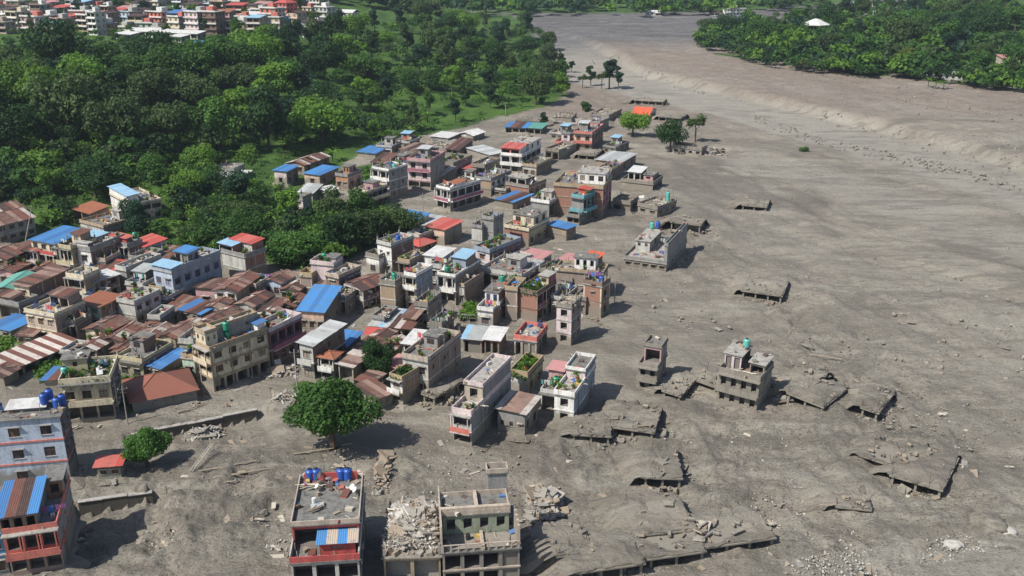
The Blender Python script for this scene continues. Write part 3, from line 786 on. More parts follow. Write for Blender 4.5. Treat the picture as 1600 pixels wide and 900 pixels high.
    for tk in tanks:
        c_, u, v = tk[:3]; e = tk[3] if len(tk) > 3 else 0.16
        tank(M @ T(u, v, e), c_, sn)
    if roof == 'flat' and junk:
        occ = [(q[0], q[1], q[2], q[3]) for q in up]
        oddments(x0 + .1, x1 - .1, y0 + .1, y1 - .1, h + .17, .55 * (2 if mud else 1) * min(1.3, .5 + junk * .3), root, [(x0 + q[0] * w, x0 + q[1] * w, y0 + q[2] * d, y0 + q[3] * d) for q in up])
        for q in range(int(junk * 1.8) + 1):
            for _ in range(8):
                u, v = rng.uniform(.08, .92), rng.uniform(.06, .94)
                if not any(o_[0] - .06 < u < o_[1] + .06 and o_[2] - .05 < v < o_[3] + .05 for o_ in occ): break
            else: continue
            clutter(M @ T(u, v, .165), rz + rng.uniform(-.4, .4), rng, sn, mud)
    if plants >= 12:
        g_ = np.random.RandomState(int(FR[0])); n_ = int(plants * 90); c_ = np.column_stack([g_.uniform(x0, x1, n_), g_.uniform(y0, y1 - .2, n_), np.zeros(n_)])
        hh_ = np.clip(.25 + 1.1 * (fbm(c_[:, 0] + FR[0], c_[:, 1], 2.2, 3) + .25), .05, 1.5); ed_ = (np.minimum(c_[:, 0] - x0, x1 - c_[:, 0]) < .35) | (c_[:, 1] - y0 < .35)
        c_[:, 2] = h + .2 + hh_ * g_.rand(n_) ** .5 - np.where(ed_, g_.rand(n_) * 1.0, 0); c_[:, 1] -= np.where(c_[:, 1] - y0 < .35, .45, 0); d_ = g_.normal(size=(n_, 3)); d_ /= np.linalg.norm(d_, axis=1)[:, None]
        o_ = link(bpy.data.objects.new('roof_garden', np_mesh('roof_garden', leaves(c_, d_, .2, g_), 4, LEAF['light' if plants > 20 else 'mid'], g_.rand(n_))), root); o_['kind'] = 'stuff'; plants = 4
    for q in range(plants):
        u, v = rng.uniform(.06, .94), rng.uniform(.06, .94)
        potted(M @ T(u, v, .16), rng, sn)
    return root
# ---------------------------------------------------------------- tanks, pots and other things that stand on roofs
TANKC = dict(green=flat('tank_green', (.02, .26, .15), .4, .5), blue=flat('tank_blue', (.02, .09, .38), .4, .5), black=flat('tank_black', (.03, .03, .035), .5), teal=flat('tank_teal', (.10, .42, .36), .4, .5), yellow=flat('tank_yellow', (.6, .42, .06), .4))
TM = {}
def tank(p, colr, where, s=1.0, base=.0):
    if colr not in TM:
        b = MB(); pr = [(.55, 0)]
        for k in range(5): pr += [(.58, .12 + k * .24), (.55, .18 + k * .24), (.55, .22 + k * .24), (.58, .28 + k * .24)]
        pr += [(.55, 1.32), (.40, 1.48), (.24, 1.55)]
        b.lathe(pr, 16); l = MB(); l.lathe([(.25, 1.55), (.27, 1.56), (.27, 1.62), (.12, 1.66)], 12)
        TM[colr] = (b.mesh('tank_body_' + colr, TANKC[colr]), l.mesh('tank_lid_' + colr, TANKC['black'] if colr != 'black' else TANKC['blue']))
    r = empty('water_tank', p); r.scale = (s * 1.0,) * 3
    tag(r, f'{colr} plastic water tank on the {where}'[:110], 'water tank', 'water tanks on the rooftops')
    inst('tank_lid', TM[colr][1], inst('tank_body', TM[colr][0], r))
def leafball(n, r, leaf, seed, zs=.8):
    g = np.random.RandomState(seed); d = g.normal(size=(n, 3)); d /= np.linalg.norm(d, axis=1)[:, None]
    c = d * (g.rand(n, 1) ** .5) * r; c[:, 2] *= zs
    return c, d, g
def leaves(c, out, size, g, bend=.5):
    n = len(c); nr = out * bend + g.normal(size=(n, 3)) * .6; nr[:, 2] += .35; nr /= np.linalg.norm(nr, axis=1)[:, None] + 1e-9
    t = np.cross(nr, g.normal(size=(n, 3))); t /= np.linalg.norm(t, axis=1)[:, None] + 1e-9; s = np.cross(nr, t)
    k = (size * g.uniform(.6, 1.35, n))[:, None]; w = k * g.uniform(.45, .8, n)[:, None]
    v = np.stack([c - t * k, c + s * w - nr * k * .15, c + t * k, c - s * w - nr * k * .15], 1).reshape(-1, 3)
    return v
LEAF = dict(
    dark=leafmat('leaf_dark', (.018, .055, .016), (.055, .135, .032)), mid=leafmat('leaf_mid', (.040, .112, .022), (.115, .25, .042)),
    light=leafmat('leaf_light', (.085, .19, .024), (.22, .40, .05)), olive=leafmat('leaf_olive', (.045, .088, .026), (.12, .19, .055)),
    blue=leafmat('leaf_blue_green', (.018, .060, .030), (.052, .12, .055)), yellow=leafmat('leaf_yellow_green', (.10, .14, .02), (.22, .26, .05)))
POTM = flat('terracotta', (.32, .13, .07), .9)
PL = []
for _k in range(4):
    c_, d_, g_ = leafball(70, .45, .13, 40 + _k, 1.0); c_[:, 2] += .75
    PL.append(np_mesh('plant_leaves', leaves(c_, d_, .15, g_), 4, LEAF[['mid', 'light', 'dark', 'light'][_k]], g_.rand(70)))
_p = MB(); _p.lathe([(.2, 0), (.3, .4), (.33, .42), (.26, .41)], 10); POT = _p.mesh('pot_body', POTM)
def potted(p, rng, where):
    r = empty('potted_plant', p); s = rng.uniform(.7, 1.5); r.scale = (s, s, s)
    tag(r, f'leafy potted plant on the {where}', 'plant', 'potted plants on the rooftops')
    inst('foliage', rng.choice(PL), r); inst('pot', POT, r)
CLOTH = [flat('cloth_' + str(i), c, .9) for i, c in enumerate([(.5, .1, .12), (.1, .2, .5), (.6, .58, .55), (.5, .35, .1), (.3, .12, .3), (.12, .35, .35)])]
DISHM = flat('dish_white', (.6, .6, .58), .5)
CLM = {}
def clutter(p, rz, rng, where, mud=False):
    k = rng.choice(['plank', 'plank', 'brickpile', 'potted', 'potted', 'plank', 'dish', 'brickpile', 'line', 'barrel', 'chair', 'panel', 'crate', 'sheet', 'sheet', 'crate'] if not mud else ['plank', 'brickpile', 'debris', 'debris'])
    key = (k, rng.randint(0, 2))
    if k == 'potted': potted(p, rng, where); return
    if key not in CLM:
        b = MB(); g = random.Random(str(key))
        if k in ('plank', 'debris'):
            for i in range(7):
                a = g.uniform(-.5, .5); c = Vector((g.uniform(-.4, .4), g.uniform(-.4, .4), .05 + i * .07)); v = Vector((math.cos(a), math.sin(a), g.uniform(-.04, .04))) * g.uniform(.7, 1.5)
                b.bar(c - v, c + v, .07, n=4)
            CLM[key] = ('timber_heap', 'loose planks heaped', 'planks', b.mesh('timber_heap', PALEWOOD if key[1] else WOOD))
        elif k == 'brickpile':
            for i in range(26):
                x, y, z = (i % 4) * .26 - .5, ((i // 4) % 3) * .16 - .2, (i // 12) * .1
                b.box(x + g.uniform(0, .03), x + .23, y, y + .12, z, z + .08)
            CLM[key] = ('brick_stack', 'small stack of bricks', 'bricks', b.mesh('brick_stack', flat('loose_brick', (.36, .17, .11), .9)))
        elif k == 'dish':
            b.lathe([(.02, .0), (.28, .06), (.5, .2), (.49, .22), (.27, .09)], 14)
            for i in range(len(b.v)):
                v = Matrix.Rotation(R(-50), 3, 'X') @ Vector(b.v[i]); b.v[i] = (v.x, v.y, v.z + .8)
            b.bar((0, 0, 0), (0, .05, .8), .035)
            CLM[key] = ('satellite_dish', 'white satellite dish', 'satellite dish', b.mesh('satellite_dish', DISHM))
        elif k == 'line':
            b.bar((-1.6, 0, 0), (-1.6, 0, 1.9), .03, 0); b.bar((1.6, 0, 0), (1.6, 0, 1.9), .03, 0); b.bar((-1.6, 0, 1.85), (1.6, 0, 1.85), .012, 0, n=3)
            x = -1.45
            while x < 1.3:
                ww = g.uniform(.35, .8); b.box(x, x + ww, -.012, .012, 1.85 - g.uniform(.6, 1.15), 1.84, g.randint(1, 3)); x += ww + g.uniform(.05, .3)
            CLM[key] = ('washing_line', 'washing line of coloured clothes', 'washing line', b.mesh('washing_line', [STEEL, CLOTH[key[1]], CLOTH[2], CLOTH[key[1] + 3]]))
        elif k == 'barrel':
            b.lathe([(.28, 0), (.3, .1), (.3, .4), (.31, .42), (.3, .45), (.3, .8), (.27, .86)], 12)
            CLM[key] = ('barrel', 'small plastic barrel', 'barrel', b.mesh('barrel', [TANKC['blue'], TANKC['black'], DISHM][key[1]]))
        elif k == 'chair':
            b.box(-.22, .22, -.22, .22, .42, .46); b.box(-.22, .22, .19, .22, .46, .9)
            for x in (-.2, .18):
                for y in (-.2, .18): b.box(x, x + .03, y, y + .03, 0, .42)
            CLM[key] = ('plastic_chair', 'plastic chair', 'chair', b.mesh('plastic_chair', CLOTH[[0, 2, 1][key[1]]]))
        elif k == 'panel':
            b.box(-.5, .5, -.02, .02, 0, 1.6, 0, Matrix.Translation((0, 0, .5)) @ Matrix.Rotation(R(-60), 4, 'X')); b.bar((-.4, .1, 0), (-.4, .3, .7), .02); b.bar((.4, .1, 0), (.4, .3, .7), .02)
            b.lathe([(.18, 1.2), (.18, 1.7)], 8, 0, (0, 1.0))
            CLM[key] = ('solar_heater', 'tilted solar water heater', 'solar heater', b.mesh('solar_heater', [flat('solar_blue', (.03, .05, .12), .2, .6), DISHM][key[1] % 2]))
        elif k == 'crate':
            for i in range(5): b.box(-.4, .4, -.3, .3, i * .12, i * .12 + .09)
            for x in (-.4, .36): b.box(x - .01, x + .05, -.31, .31, 0, .6)
            CLM[key] = ('wooden_crate', 'slatted wooden crate', 'crate', b.mesh('wooden_crate', [WOOD, PALEWOOD, CLOTH[3]][key[1]]))
        else:
            for i in range(8):
                x = -.6 + i * .15; b.quad((x, -1, .3 + .03 * (i % 2)), (x + .15, -1, .33 - .03 * (i % 2)), (x + .15, 1, .1 + .03 - .03 * (i % 2)), (x, 1, .1 + .03 * (i % 2)))
            for q in ((-.5, -.9), (.5, -.9)): b.bar((q[0], q[1], 0), (q[0], q[1], .3), .03)
            CLM[key] = ('loose_tin_sheet', 'loose corrugated tin sheet', 'tin sheet', b.mesh('loose_tin_sheet', [SHEETS['rust'][1], SHEETS['grey'][0], SHEETS['blue'][1]][key[1]]))
    nm, lb, ct, me = CLM[key]
    o = inst(nm, me, None, p, (0, 0, rz), (rng.uniform(.75, 1.05),) * 3)
    tag(o, f'{lb} on the {where}', ct, f'{ct} left on the rooftops')

# ---------------------------------------------------------------- trees
def crown(seed, n, rx, rz, zc, leaf, mat, lobes=11, hollow=.55, flatb=.5, name='crown'):
    g = np.random.RandomState(seed)
    L = g.normal(size=(lobes, 3)); L /= np.linalg.norm(L, axis=1)[:, None]
    L *= g.uniform(.35, .82, (lobes, 1)); L[0] = 0
    L = L * [rx, rx, rz]; L[:, 2] = np.maximum(L[:, 2], -rz * flatb)
    lr = g.uniform(.28, .50, lobes) * rx; lr[0] = rx * .5
    k = g.choice(lobes, n, p=lr ** 2 / (lr ** 2).sum())
    d = g.normal(size=(n, 3)); d /= np.linalg.norm(d, axis=1)[:, None]
    rad = g.uniform(hollow, 1.12, n) ** .6
    # carve sprays: leaves gather in twigs
    tw = np.sin(d[:, 0] * 7 + k * 1.7) * np.sin(d[:, 1] * 7 + k) * np.sin(d[:, 2] * 7 + 2 * k)
    rad *= 1 + .20 * tw
    c = L[k] + d * (lr[k] * rad)[:, None] * [1, 1, .82]
    c[:, 2] += zc
    keep = g.rand(n) > np.clip(-(d[:, 2] + .25) * 1.2, 0, .75)
    c, d, k = c[keep], d[keep], k[keep]
    v = leaves(c, d, leaf, g, .9)
    col = np.clip(.5 * g.rand(len(c)) + .35 * g.rand(lobes)[k] + .15, 0, 1)
    return np_mesh(name, v, 4, LEAF[mat], col)
def trunk(seed, h, r, top, spread, nb=5):
    g = random.Random(seed); b = MB(); p = Vector((0, 0, -.8)); q = Vector((g.uniform(-.3, .3), g.uniform(-.3, .3), h * .45))
    b.bar(p, q, r, r2=r * .7, n=8); t = Vector((g.uniform(-.5, .5), g.uniform(-.5, .5), top)); b.bar(q, t, r * .7, r2=r * .2, n=6)
    for i in range(nb):
        a = 2 * math.pi * i / nb + g.random(); s = q.lerp(t, g.uniform(0, .5)); e = s + Vector((math.cos(a) * spread, math.sin(a) * spread, g.uniform(.35, .8) * (top - q.z) + .3))
        m = s.lerp(e, .5) + Vector((0, 0, -.2)); b.bar(s, m, r * .42, r2=r * .28, n=5); b.bar(m, e, r * .28, r2=r * .08, n=4)
    return b.mesh('trunk', BARK)
KINDS = {}
def kind(nm, mats, n=2300, rx=4.2, rz=3.4, zc=6.4, leaf=.36, h=9, r=.28, **kw):
    KINDS[nm] = [(crown(100 + hash_(nm) + i * 13, n, rx, rz, zc, leaf, m, **kw), trunk(i + hash_(nm), h, r, zc + rz * .4, rx * .55)) for i, m in enumerate(mats)]
def hash_(s): return sum(ord(c) * (i + 3) for i, c in enumerate(s)) % 997
kind('round', ['dark', 'mid', 'mid', 'light', 'olive', 'dark', 'blue', 'mid'], n=3800, rz=4.0, zc=5.0, leaf=.29, flatb=.8)
kind('wide', ['mid', 'dark', 'olive', 'light'], n=5200, rx=6.0, rz=3.4, zc=5.4, leaf=.31, h=10, r=.4, lobes=15, flatb=.25)
kind('tall', ['dark', 'blue', 'mid', 'olive'], n=2800, rx=2.5, rz=5.6, zc=6.6, leaf=.28, h=12, r=.24, lobes=14, flatb=.8)
kind('sparse', ['olive', 'blue', 'mid'], n=1100, rx=3.0, rz=3.8, zc=7.4, leaf=.34, h=10, r=.24, lobes=8, hollow=.3)
kind('bush', ['light', 'mid', 'light', 'olive', 'dark'], n=1100, rx=2.4, rz=1.7, zc=1.5, leaf=.30, h=2, r=.12, lobes=7)
kind('hero', ['mid', 'dark'], n=14000, rx=5.3, rz=4.6, zc=5.3, flatb=.6, leaf=.24, h=8, r=.5, lobes=15, hollow=.42)
kind('yellow', ['yellow'], n=1800, rx=3.6, rz=3.0, zc=5.6, leaf=.34)
def banana(seed):
    g = random.Random(seed); b = MB(); b.bar((0, 0, -.3), (0, 0, 2.2), .14, 1, .1)
    for i in range(9):
        a = i * 2.4 + g.random(); L = g.uniform(2.2, 3.1); w = .34; el = g.uniform(.5, 1.2); pv = None
        dx, dy = math.cos(a), math.sin(a); P = []
        for j in range(6):
            t = j / 5; r = L * t * math.cos(el * (1 - t * .6)) ; z = 2.1 + L * (math.sin(el) * t - .62 * t * t); ww = w * math.sin(math.pi * min(.97, t * .9 + .08))
            P.append(((dx * r - dy * ww, dy * r + dx * ww, z + .05), (dx * r, dy * r, z - .05), (dx * r + dy * ww, dy * r - dx * ww, z + .05)))
        for p, q in zip(P, P[1:]): b.quad(p[0], p[1], q[1], q[0]); b.quad(p[1], p[2], q[2], q[1])
    me = b.mesh('banana_leaves', [LEAF['light'], LEAF['olive']]); a_ = me.attributes.new('v', 'FLOAT', 'FACE'); a_.data.foreach_set('value', np.random.RandomState(seed).rand(len(me.polygons)).astype(np.float32)); return me
BAN = [banana(i) for i in range(3)]
TREE_N = 0
def tree(knd, p, s, label, group, rng, vi=None, sz=None, name=None):
    global TREE_N; TREE_N += 1
    ms = KINDS[knd]; i = rng.randrange(len(ms)) if vi is None else vi % len(ms)
    r = empty(name or ('bush' if knd == 'bush' else 'tree'), (p[0], p[1], p[2] - .1), rng.uniform(0, 6.28)); r.scale = (s, s, s if sz is None else sz)
    tag(r, label, 'bush' if knd == 'bush' else 'tree', group)
    inst('crown', ms[i][0], r); inst('trunk', ms[i][1], r)
    return r
KW = dict(round='round crowned', wide='wide spreading', tall='tall slender', sparse='thin open crowned', bush='low', yellow='yellow-green', hero='large leafy')
MW = dict(dark='dark green', mid='mid green', light='bright green', olive='olive green', blue='deep bluish green', yellow='')
KM = dict(round=['dark', 'mid', 'mid', 'light', 'olive', 'dark', 'blue', 'mid'], wide=['mid', 'dark', 'olive', 'light'], tall=['dark', 'blue', 'mid', 'olive'], sparse=['olive', 'blue', 'mid'], bush=['light', 'mid', 'light', 'olive', 'dark'], yellow=['yellow'], hero=['mid', 'dark'])
def pin(px, py, poly):
    c = False; n = len(poly)
    for i in range(n):
        ax, ay = poly[i]; bx, by = poly[(i + 1) % n]
        if (ay > py) != (by > py) and px < (bx - ax) * (py - ay) / (by - ay) + ax: c = not c
    return c
LAND = [(0, 40, 'the beige end of the far town'), (60, 45, 'the pink and white terraced far house'), (155, 45, 'the narrow white far tower'), (235, 60, 'the long white plateau roofs'), (330, 45, 'the tall dark brick far house'), (430, 40, 'the tiered red far house'),
  (545, 25, 'the lone pale pink far roof'), (365, 268, 'the lone white slope house'), (212, 315, 'the cream slope house'), (140, 325, 'the orange brick slope house'), (20, 335, 'the left edge roofs'), (450, 265, 'the blue-roofed slope houses'), (95, 365, 'the bright blue left roof'), (235, 375, 'the flat red sloping roof'),
  (290, 390, 'the blue roof pavilion'), (400, 390, 'the red roof by the grove'), (510, 420, 'the pinkish white tower'), (590, 385, 'the stepped white-fronted house'), (575, 235, 'the deep blue wood-edge roof'), (700, 212, 'the white-roofed low house'), (780, 185, 'the terrace edge'), (890, 130, 'the tip of the hill nose'),
  (850, 60, 'the far bend of the hill nose'), (640, 60, 'the distant hill saddle'), (1130, 80, 'the left tip of the right bank'), (1270, 50, 'the white pavilion'), (1230, 78, 'the orange roofed hut'), (1395, 62, 'the yellow-flowering tree'), (1415, 105, 'the yellowish rounded tree'), (1490, 120, 'the low white bank sheds'),
  (1575, 98, 'the cream right-edge house'), (1530, 20, 'the top right corner'), (1342, 8, 'the pale blue far roof'), (520, 130, 'the dark hillside hollow'), (300, 180, 'the heart of the left wood'), (90, 180, 'the left flank of the wood'), (20, 110, 'the upper left edge'), (430, 330, 'the small green field'), (1147, 20, 'the large white far house')]
OPEN = [[(420, 75), (560, 70), (560, 95), (430, 100)], [(60, 230), (150, 225), (170, 245), (70, 260)], [(480, 150), (545, 150), (540, 200), (490, 200)], [(150, 130), (230, 128), (230, 150), (150, 155)], [(440, 290), (420, 330), (440, 345), (470, 335), (470, 300)], [(380, 330), (430, 300), (440, 330), (400, 350)], [(615, 150), (780, 150), (790, 182), (700, 205), (600, 190)], [(310, 95), (400, 85), (400, 135), (330, 140)], [(560, 60), (660, 52), (660, 85), (620, 85)], [(1480, 60), (1600, 50), (1600, 140), (1490, 120)], [(540, 262), (600, 250), (575, 290), (540, 300)]]
TLAB = set()
def forest(zone, poly, step, kinds, smin, smax, seed, where, avoid=(), mx=999):
    """trees standing inside a tract of land; neighbours keep a distance that follows the crown size"""
    g = random.Random(seed); pts = []; xs = [p[0] for p in poly]; ys = [p[1] for p in poly]
    for _ in range(6000):
        if len(pts) >= mx: break
        x, y = g.uniform(min(xs), max(xs)), g.uniform(min(ys), max(ys))
        if not pin(x, y, poly) or any(pin(x, y, a) for a in avoid): continue
        if any(pin(x, y, a) for a in OPEN) and g.random() < .7: continue
        st = step * (.30 + max(0, y + 20) / 230)
        if any(abs(x - a) < st and abs(y - b) < st * .62 for a, b in pts): continue
        pts.append((x, y)); p = at(x, y)
        kn = g.choice(kinds); vi = g.randrange(len(KINDS[kn])); s = g.uniform(smin, smax)
        lx, ly, ln = min(LAND, key=lambda q: (q[0] - x) ** 2 + ((q[1] - y) * 2) ** 2)
        rel = ('right of' if x > lx else 'left of') if abs(x - lx) > 1.4 * abs(y - ly) else ('below' if y > ly else 'above')
        sz = 'large ' if s > smin + .7 * (smax - smin) else 'small ' if s < smin + .3 * (smax - smin) else ''
        far = 'well ' if math.hypot(x - lx, y - ly) > 55 else 'just ' if math.hypot(x - lx, y - ly) < 22 else ''
        lab = ' '.join(f'{sz}{MW[KM[kn][vi]]} {KW[kn].split()[0]} {"bush" if kn == "bush" else "tree"} {far}{rel} {ln}'.split())
        if lab in TLAB: pts.pop(); continue
        TLAB.add(lab)
        tree(kn, p, s, lab, f'{zone} {"bushes" if kn == "bush" else "trees"}', g, vi, s * g.uniform(.85, 1.2))
    return len(pts)
def wood_mass(name, label, specs, seed, leaf=.62, nl=240):
    """crowns too many to count, joined into one leafy canopy. specs: (poly, n, rmin, rmax)"""
    g = np.random.RandomState(seed); C = []; Rr = []
    for poly, n, r0, r1 in specs:
        xs = [p[0] for p in poly]; ys = [p[1] for p in poly]; k = 0; t = 0
        while k < n and t < 20000:
            t += 1; x, y = g.uniform(min(xs), max(xs)), g.uniform(min(ys), max(ys))
            if not pin(x, y, poly) or any(pin(x, y, a) for a in AV): continue
            if any(pin(x, y, a) for a in OPEN) and g.rand() < .88: continue
            C.append(tuple(at(x, y))); Rr.append(g.uniform(r0, r1)); k += 1
    C = np.array(C); Rr = np.array(Rr); n = len(C)
    lob = g.normal(size=(n, 5, 3)); lob /= np.linalg.norm(lob, axis=2)[..., None]; lob[..., 2] = np.abs(lob[..., 2]) * .7
    k = g.randint(0, 5, (n, nl)); L = lob[np.arange(n)[:, None], k] * (Rr * .55)[:, None, None]
    d = g.normal(size=(n, nl, 3)); d /= np.linalg.norm(d, axis=2)[..., None]; d[..., 2] = np.where(d[..., 2] < -.3, -d[..., 2], d[..., 2])
    c = C[:, None] + L + d * (Rr * .55)[:, None, None] * g.uniform(.75, 1.1, (n, nl, 1)); c[..., 2] += (Rr * .75)[:, None]
    v = leaves(c.reshape(-1, 3), d.reshape(-1, 3), leaf * np.repeat(np.clip(Rr / 4, .7, 2), nl), g, .9)
    col = np.repeat(g.rand(n), nl) * .5 + np.clip(.25 + .5 * g.rand(n * nl), 0, 1) * .5
    o = link(bpy.data.objects.new(name, np_mesh(name, v, 4, [LEAF[q] for q in ('mid', 'dark', 'light', 'olive', 'blue')], col)))
    o.data.polygons.foreach_set('material_index', np.repeat(g.choice(5, n, p=[.34, .24, .2, .12, .1]), nl).astype(np.int32)); tag(o, label, kind='stuff'); return o
# ---------------------------------------------------------------- buried slabs, rubble, stones
def slab(label, FR, FL, BR, hp, n=3, tilt=(0, 0), name='buried_building', cols=True, gap=None, bars=True):
    """the roof of a house drowned in mud: mud-laden slab on columns, dark storey below its edge"""
    rng = random.Random(FR[0] * 3 + FR[1]); A, w, d, rz, zb, zt = rect(FR, FL, BR, hp)
    h = max(1.0, zt - zb) + .55; ct, s_ = math.cos(rz), math.sin(rz); c = A - Vector((ct, s_, 0)) * (w / 2) + Vector((-s_, ct, 0)) * (d / 2)
    r = empty(name, (c.x, c.y, zb), rz, (R(tilt[0]), R(tilt[1]), rz)); tag(r, label, 'ruined building')
    x0, x1, y0, y1 = -w / 2, w / 2, -d / 2, d / 2
    b = MB(); k = 14; H = {}
    for i in range(k + 1):
        for j in range(k + 1):
            x = x0 - .3 + (w + .6) * i / k; y = y0 - .35 + (d + .7) * j / k
            e = min(i, j, k - i, k - j) / 3
            H[i, j] = (x + (rng.uniform(-.2, .2) if 0 < i < k else rng.uniform(-.35, .1)), y + (rng.uniform(-.1, .35) if j == 0 else rng.uniform(-.15, .15)), h + .22 + (.55 * min(1, e) * float(fbm(np.array([x + c.x]), np.array([y + c.y]), 4, 3)[0]) * 1.6 + rng.uniform(-.03, .03) + .16 * min(1, e)))
    for i in range(k):
        for j in range(k): b.quad(H[i, j], H[i + 1, j], H[i + 1, j + 1], H[i, j + 1])
    ring = [H[i, 0] for i in range(k)] + [H[k, j] for j in range(k)] + [H[k - i, k] for i in range(k)] + [H[0, k - j] for j in range(k)]
    for p, q in zip(ring, ring[1:] + ring[:1]): b.quad((p[0], p[1], h), (q[0], q[1], h), q, p)
    # mud banked against the back and the left side
    wb = [rng.uniform(2.5, 5.5) for _ in range(2 * k + 2)]; E = [H[0, j] for j in range(k + 1)] + [H[i, k] for i in range(1, k + 1)]
    def outp(i, f, zz):
        p = E[i]; u = wb[i]
        dx, dy = (-1, 0) if i < k else ((0, 1) if i > k else (-.7, .7))
        if i == 0: dx, dy = -.6, .1
        if i == 2 * k: dx, dy = .1, .6
        q = (p[0] + dx * u * f, p[1] + dy * u * f); w_ = c + Vector((ct * q[0] - s_ * q[1], s_ * q[0] + ct * q[1], 0))
        g_ = g1(w_.x, w_.y) - zb - .35; return (q[0], q[1], p[2] * (1 - zz) + g_ * zz + (rng.uniform(-.12, .12) if 0 < zz < 1 else 0))
    for i in range(0):
        a0, a1 = E[i], E[i + 1]; R1 = [outp(j, .4, .22) for j in (i, i + 1)]; R2 = [outp(j, .75, .7) for j in (i, i + 1)]; R3 = [outp(j, 1.1, 1) for j in (i, i + 1)]
        if i == 0: pass
        rows_.append((a0, a1, R1, R2, R3)) if False else None
    ST_ = [[E[i], None, None, None] for i in range(2 * k + 1)]
    for i in range(2 * k + 1):
        for n_, (f, zz) in enumerate(((.4, .2), (.75, .65), (1.15, 1))): ST_[i][n_ + 1] = outp(i, f, zz)
    for i in range(2 * k):
        for n_ in range(3): b.quad(ST_[i + 1][n_], ST_[i + 1][n_ + 1], ST_[i][n_ + 1], ST_[i][n_])
    b.build('mud_covered_roof', GROUND_M, r, True)
    cb = MB()
    for q in range(int(20 + w * d * .35)):
        t_ = rng.random(); e_ = rng.random()
        x, y = (rng.uniform(x0, x1), y0 - rng.uniform(.2, 1.6)) if t_ < .4 else ((x1 + rng.uniform(.2, 1.6), rng.uniform(y0, y1)) if t_ < .7 else (rng.uniform(x0, x1), rng.uniform(y0, y1)))
        z_ = .12 if t_ < .7 else h + .42; L_ = rng.uniform(.12, .5) * (2 if rng.random() < .12 else 1)
        cb.box(-L_, L_, -L_ * rng.uniform(.2, .7), L_ * rng.uniform(.2, .7), -.08, rng.uniform(.05, .3), 0 if rng.random() < .6 else 1, Matrix.Translation((x, y, z_)) @ Matrix.Rotation(rng.uniform(0, 3.1), 4, 'Z') @ Matrix.Rotation(rng.gauss(0, .4), 4, 'X'))
    cb.build('broken_pieces', [DECKM, WOOD], r)['kind'] = 'stuff'
    block('roof_slab', W('mud'), r, x0 - .25, x1 + .25, y0 - .3, y1 + .3, h - .18, h + .02)
    if cols:
        nx = max(2, round(w / 3.2) + 1); ny = max(2, round(d / 3.5) + 1)
        for i in range(nx):
            for j in range(ny):
                x = x0 + .2 + (w - .4) * i / (nx - 1); y = y0 + .2 + (d - .4) * j / (ny - 1)
                if j not in (0, ny - 1) and i not in (0, nx - 1): continue
                block('column', W('mud'), r, x - .16, x + .16, y - .16, y + .16, -1.5, h - .183)
    block('back_wall', W('mud'), r, x0 + .4, x1 - .4, 0, y1 - .5, -1.5, h - .185)
    if bars:
        m = MB()
        for q in range(6):
            x = rng.choice([x0, x1, rng.uniform(x0, x1)]); y = rng.choice([y0, y1]); p = Vector((x, y, h))
            e = p + Vector((rng.uniform(-.5, .5), rng.uniform(-.5, .5), rng.uniform(.6, 1.8))); m.bar(p, e, .04, n=4)
        m.build('bent_rebar', STEEL, r)['kind'] = 'stuff'
    return r
ICO = None
def ico():
    t = (1 + 5 ** .5) / 2; v = np.array([(-1, t, 0), (1, t, 0), (-1, -t, 0), (1, -t, 0), (0, -1, t), (0, 1, t), (0, -1, -t), (0, 1, -t), (t, 0, -1), (t, 0, 1), (-t, 0, -1), (-t, 0, 1)]) / 1.9
    f = [(0, 11, 5), (0, 5, 1), (0, 1, 7), (0, 7, 10), (0, 10, 11), (1, 5, 9), (5, 11, 4), (11, 10, 2), (10, 7, 6), (7, 1, 8), (3, 9, 4), (3, 4, 2), (3, 2, 6), (3, 6, 8), (3, 8, 9), (4, 9, 5), (2, 4, 11), (6, 2, 10), (8, 6, 7), (9, 8, 1)]
    return v, np.array(f)
def stones(name, label, pts, smin, smax, mat, seed, power=3):
    g = np.random.RandomState(seed); n = len(pts); v0, f0 = ico(); P = np.array(pts)
    s = smin + (smax - smin) * g.rand(n) ** power; V = v0[None] * (1 + .35 * g.uniform(-1, 1, (n, 12, 1))) * (s[:, None, None] * g.uniform(.55, 1.3, (n, 1, 3)))
    a = g.uniform(0, 6.28, n); ca, sa = np.cos(a)[:, None], np.sin(a)[:, None]
    x = V[..., 0] * ca - V[..., 1] * sa; y = V[..., 0] * sa + V[..., 1] * ca
    V = np.stack([x + P[:, 0:1], y + P[:, 1:2], V[..., 2] * .8 + P[:, 2:3]], -1).reshape(-1, 3)
    F = (f0[None] + 12 * np.arange(n)[:, None, None]).reshape(-1, 3)
    o = link(bpy.data.objects.new(name, idx_mesh(name, V, F, mat))); tag(o, label, kind='stuff'); return o
def scatter_px(g, poly, n):
    out = []; xs = [p[0] for p in poly]; ys = [p[1] for p in poly]
    while len(out) < n:
        x, y = g.uniform(min(xs), max(xs)), g.uniform(min(ys), max(ys))
        if pin(x, y, poly): q = on_plane(x, y, 0); out.append((q.x, q.y))
    a = np.array(out); z = gz(a[:, 0], a[:, 1]); return np.column_stack([a, z])
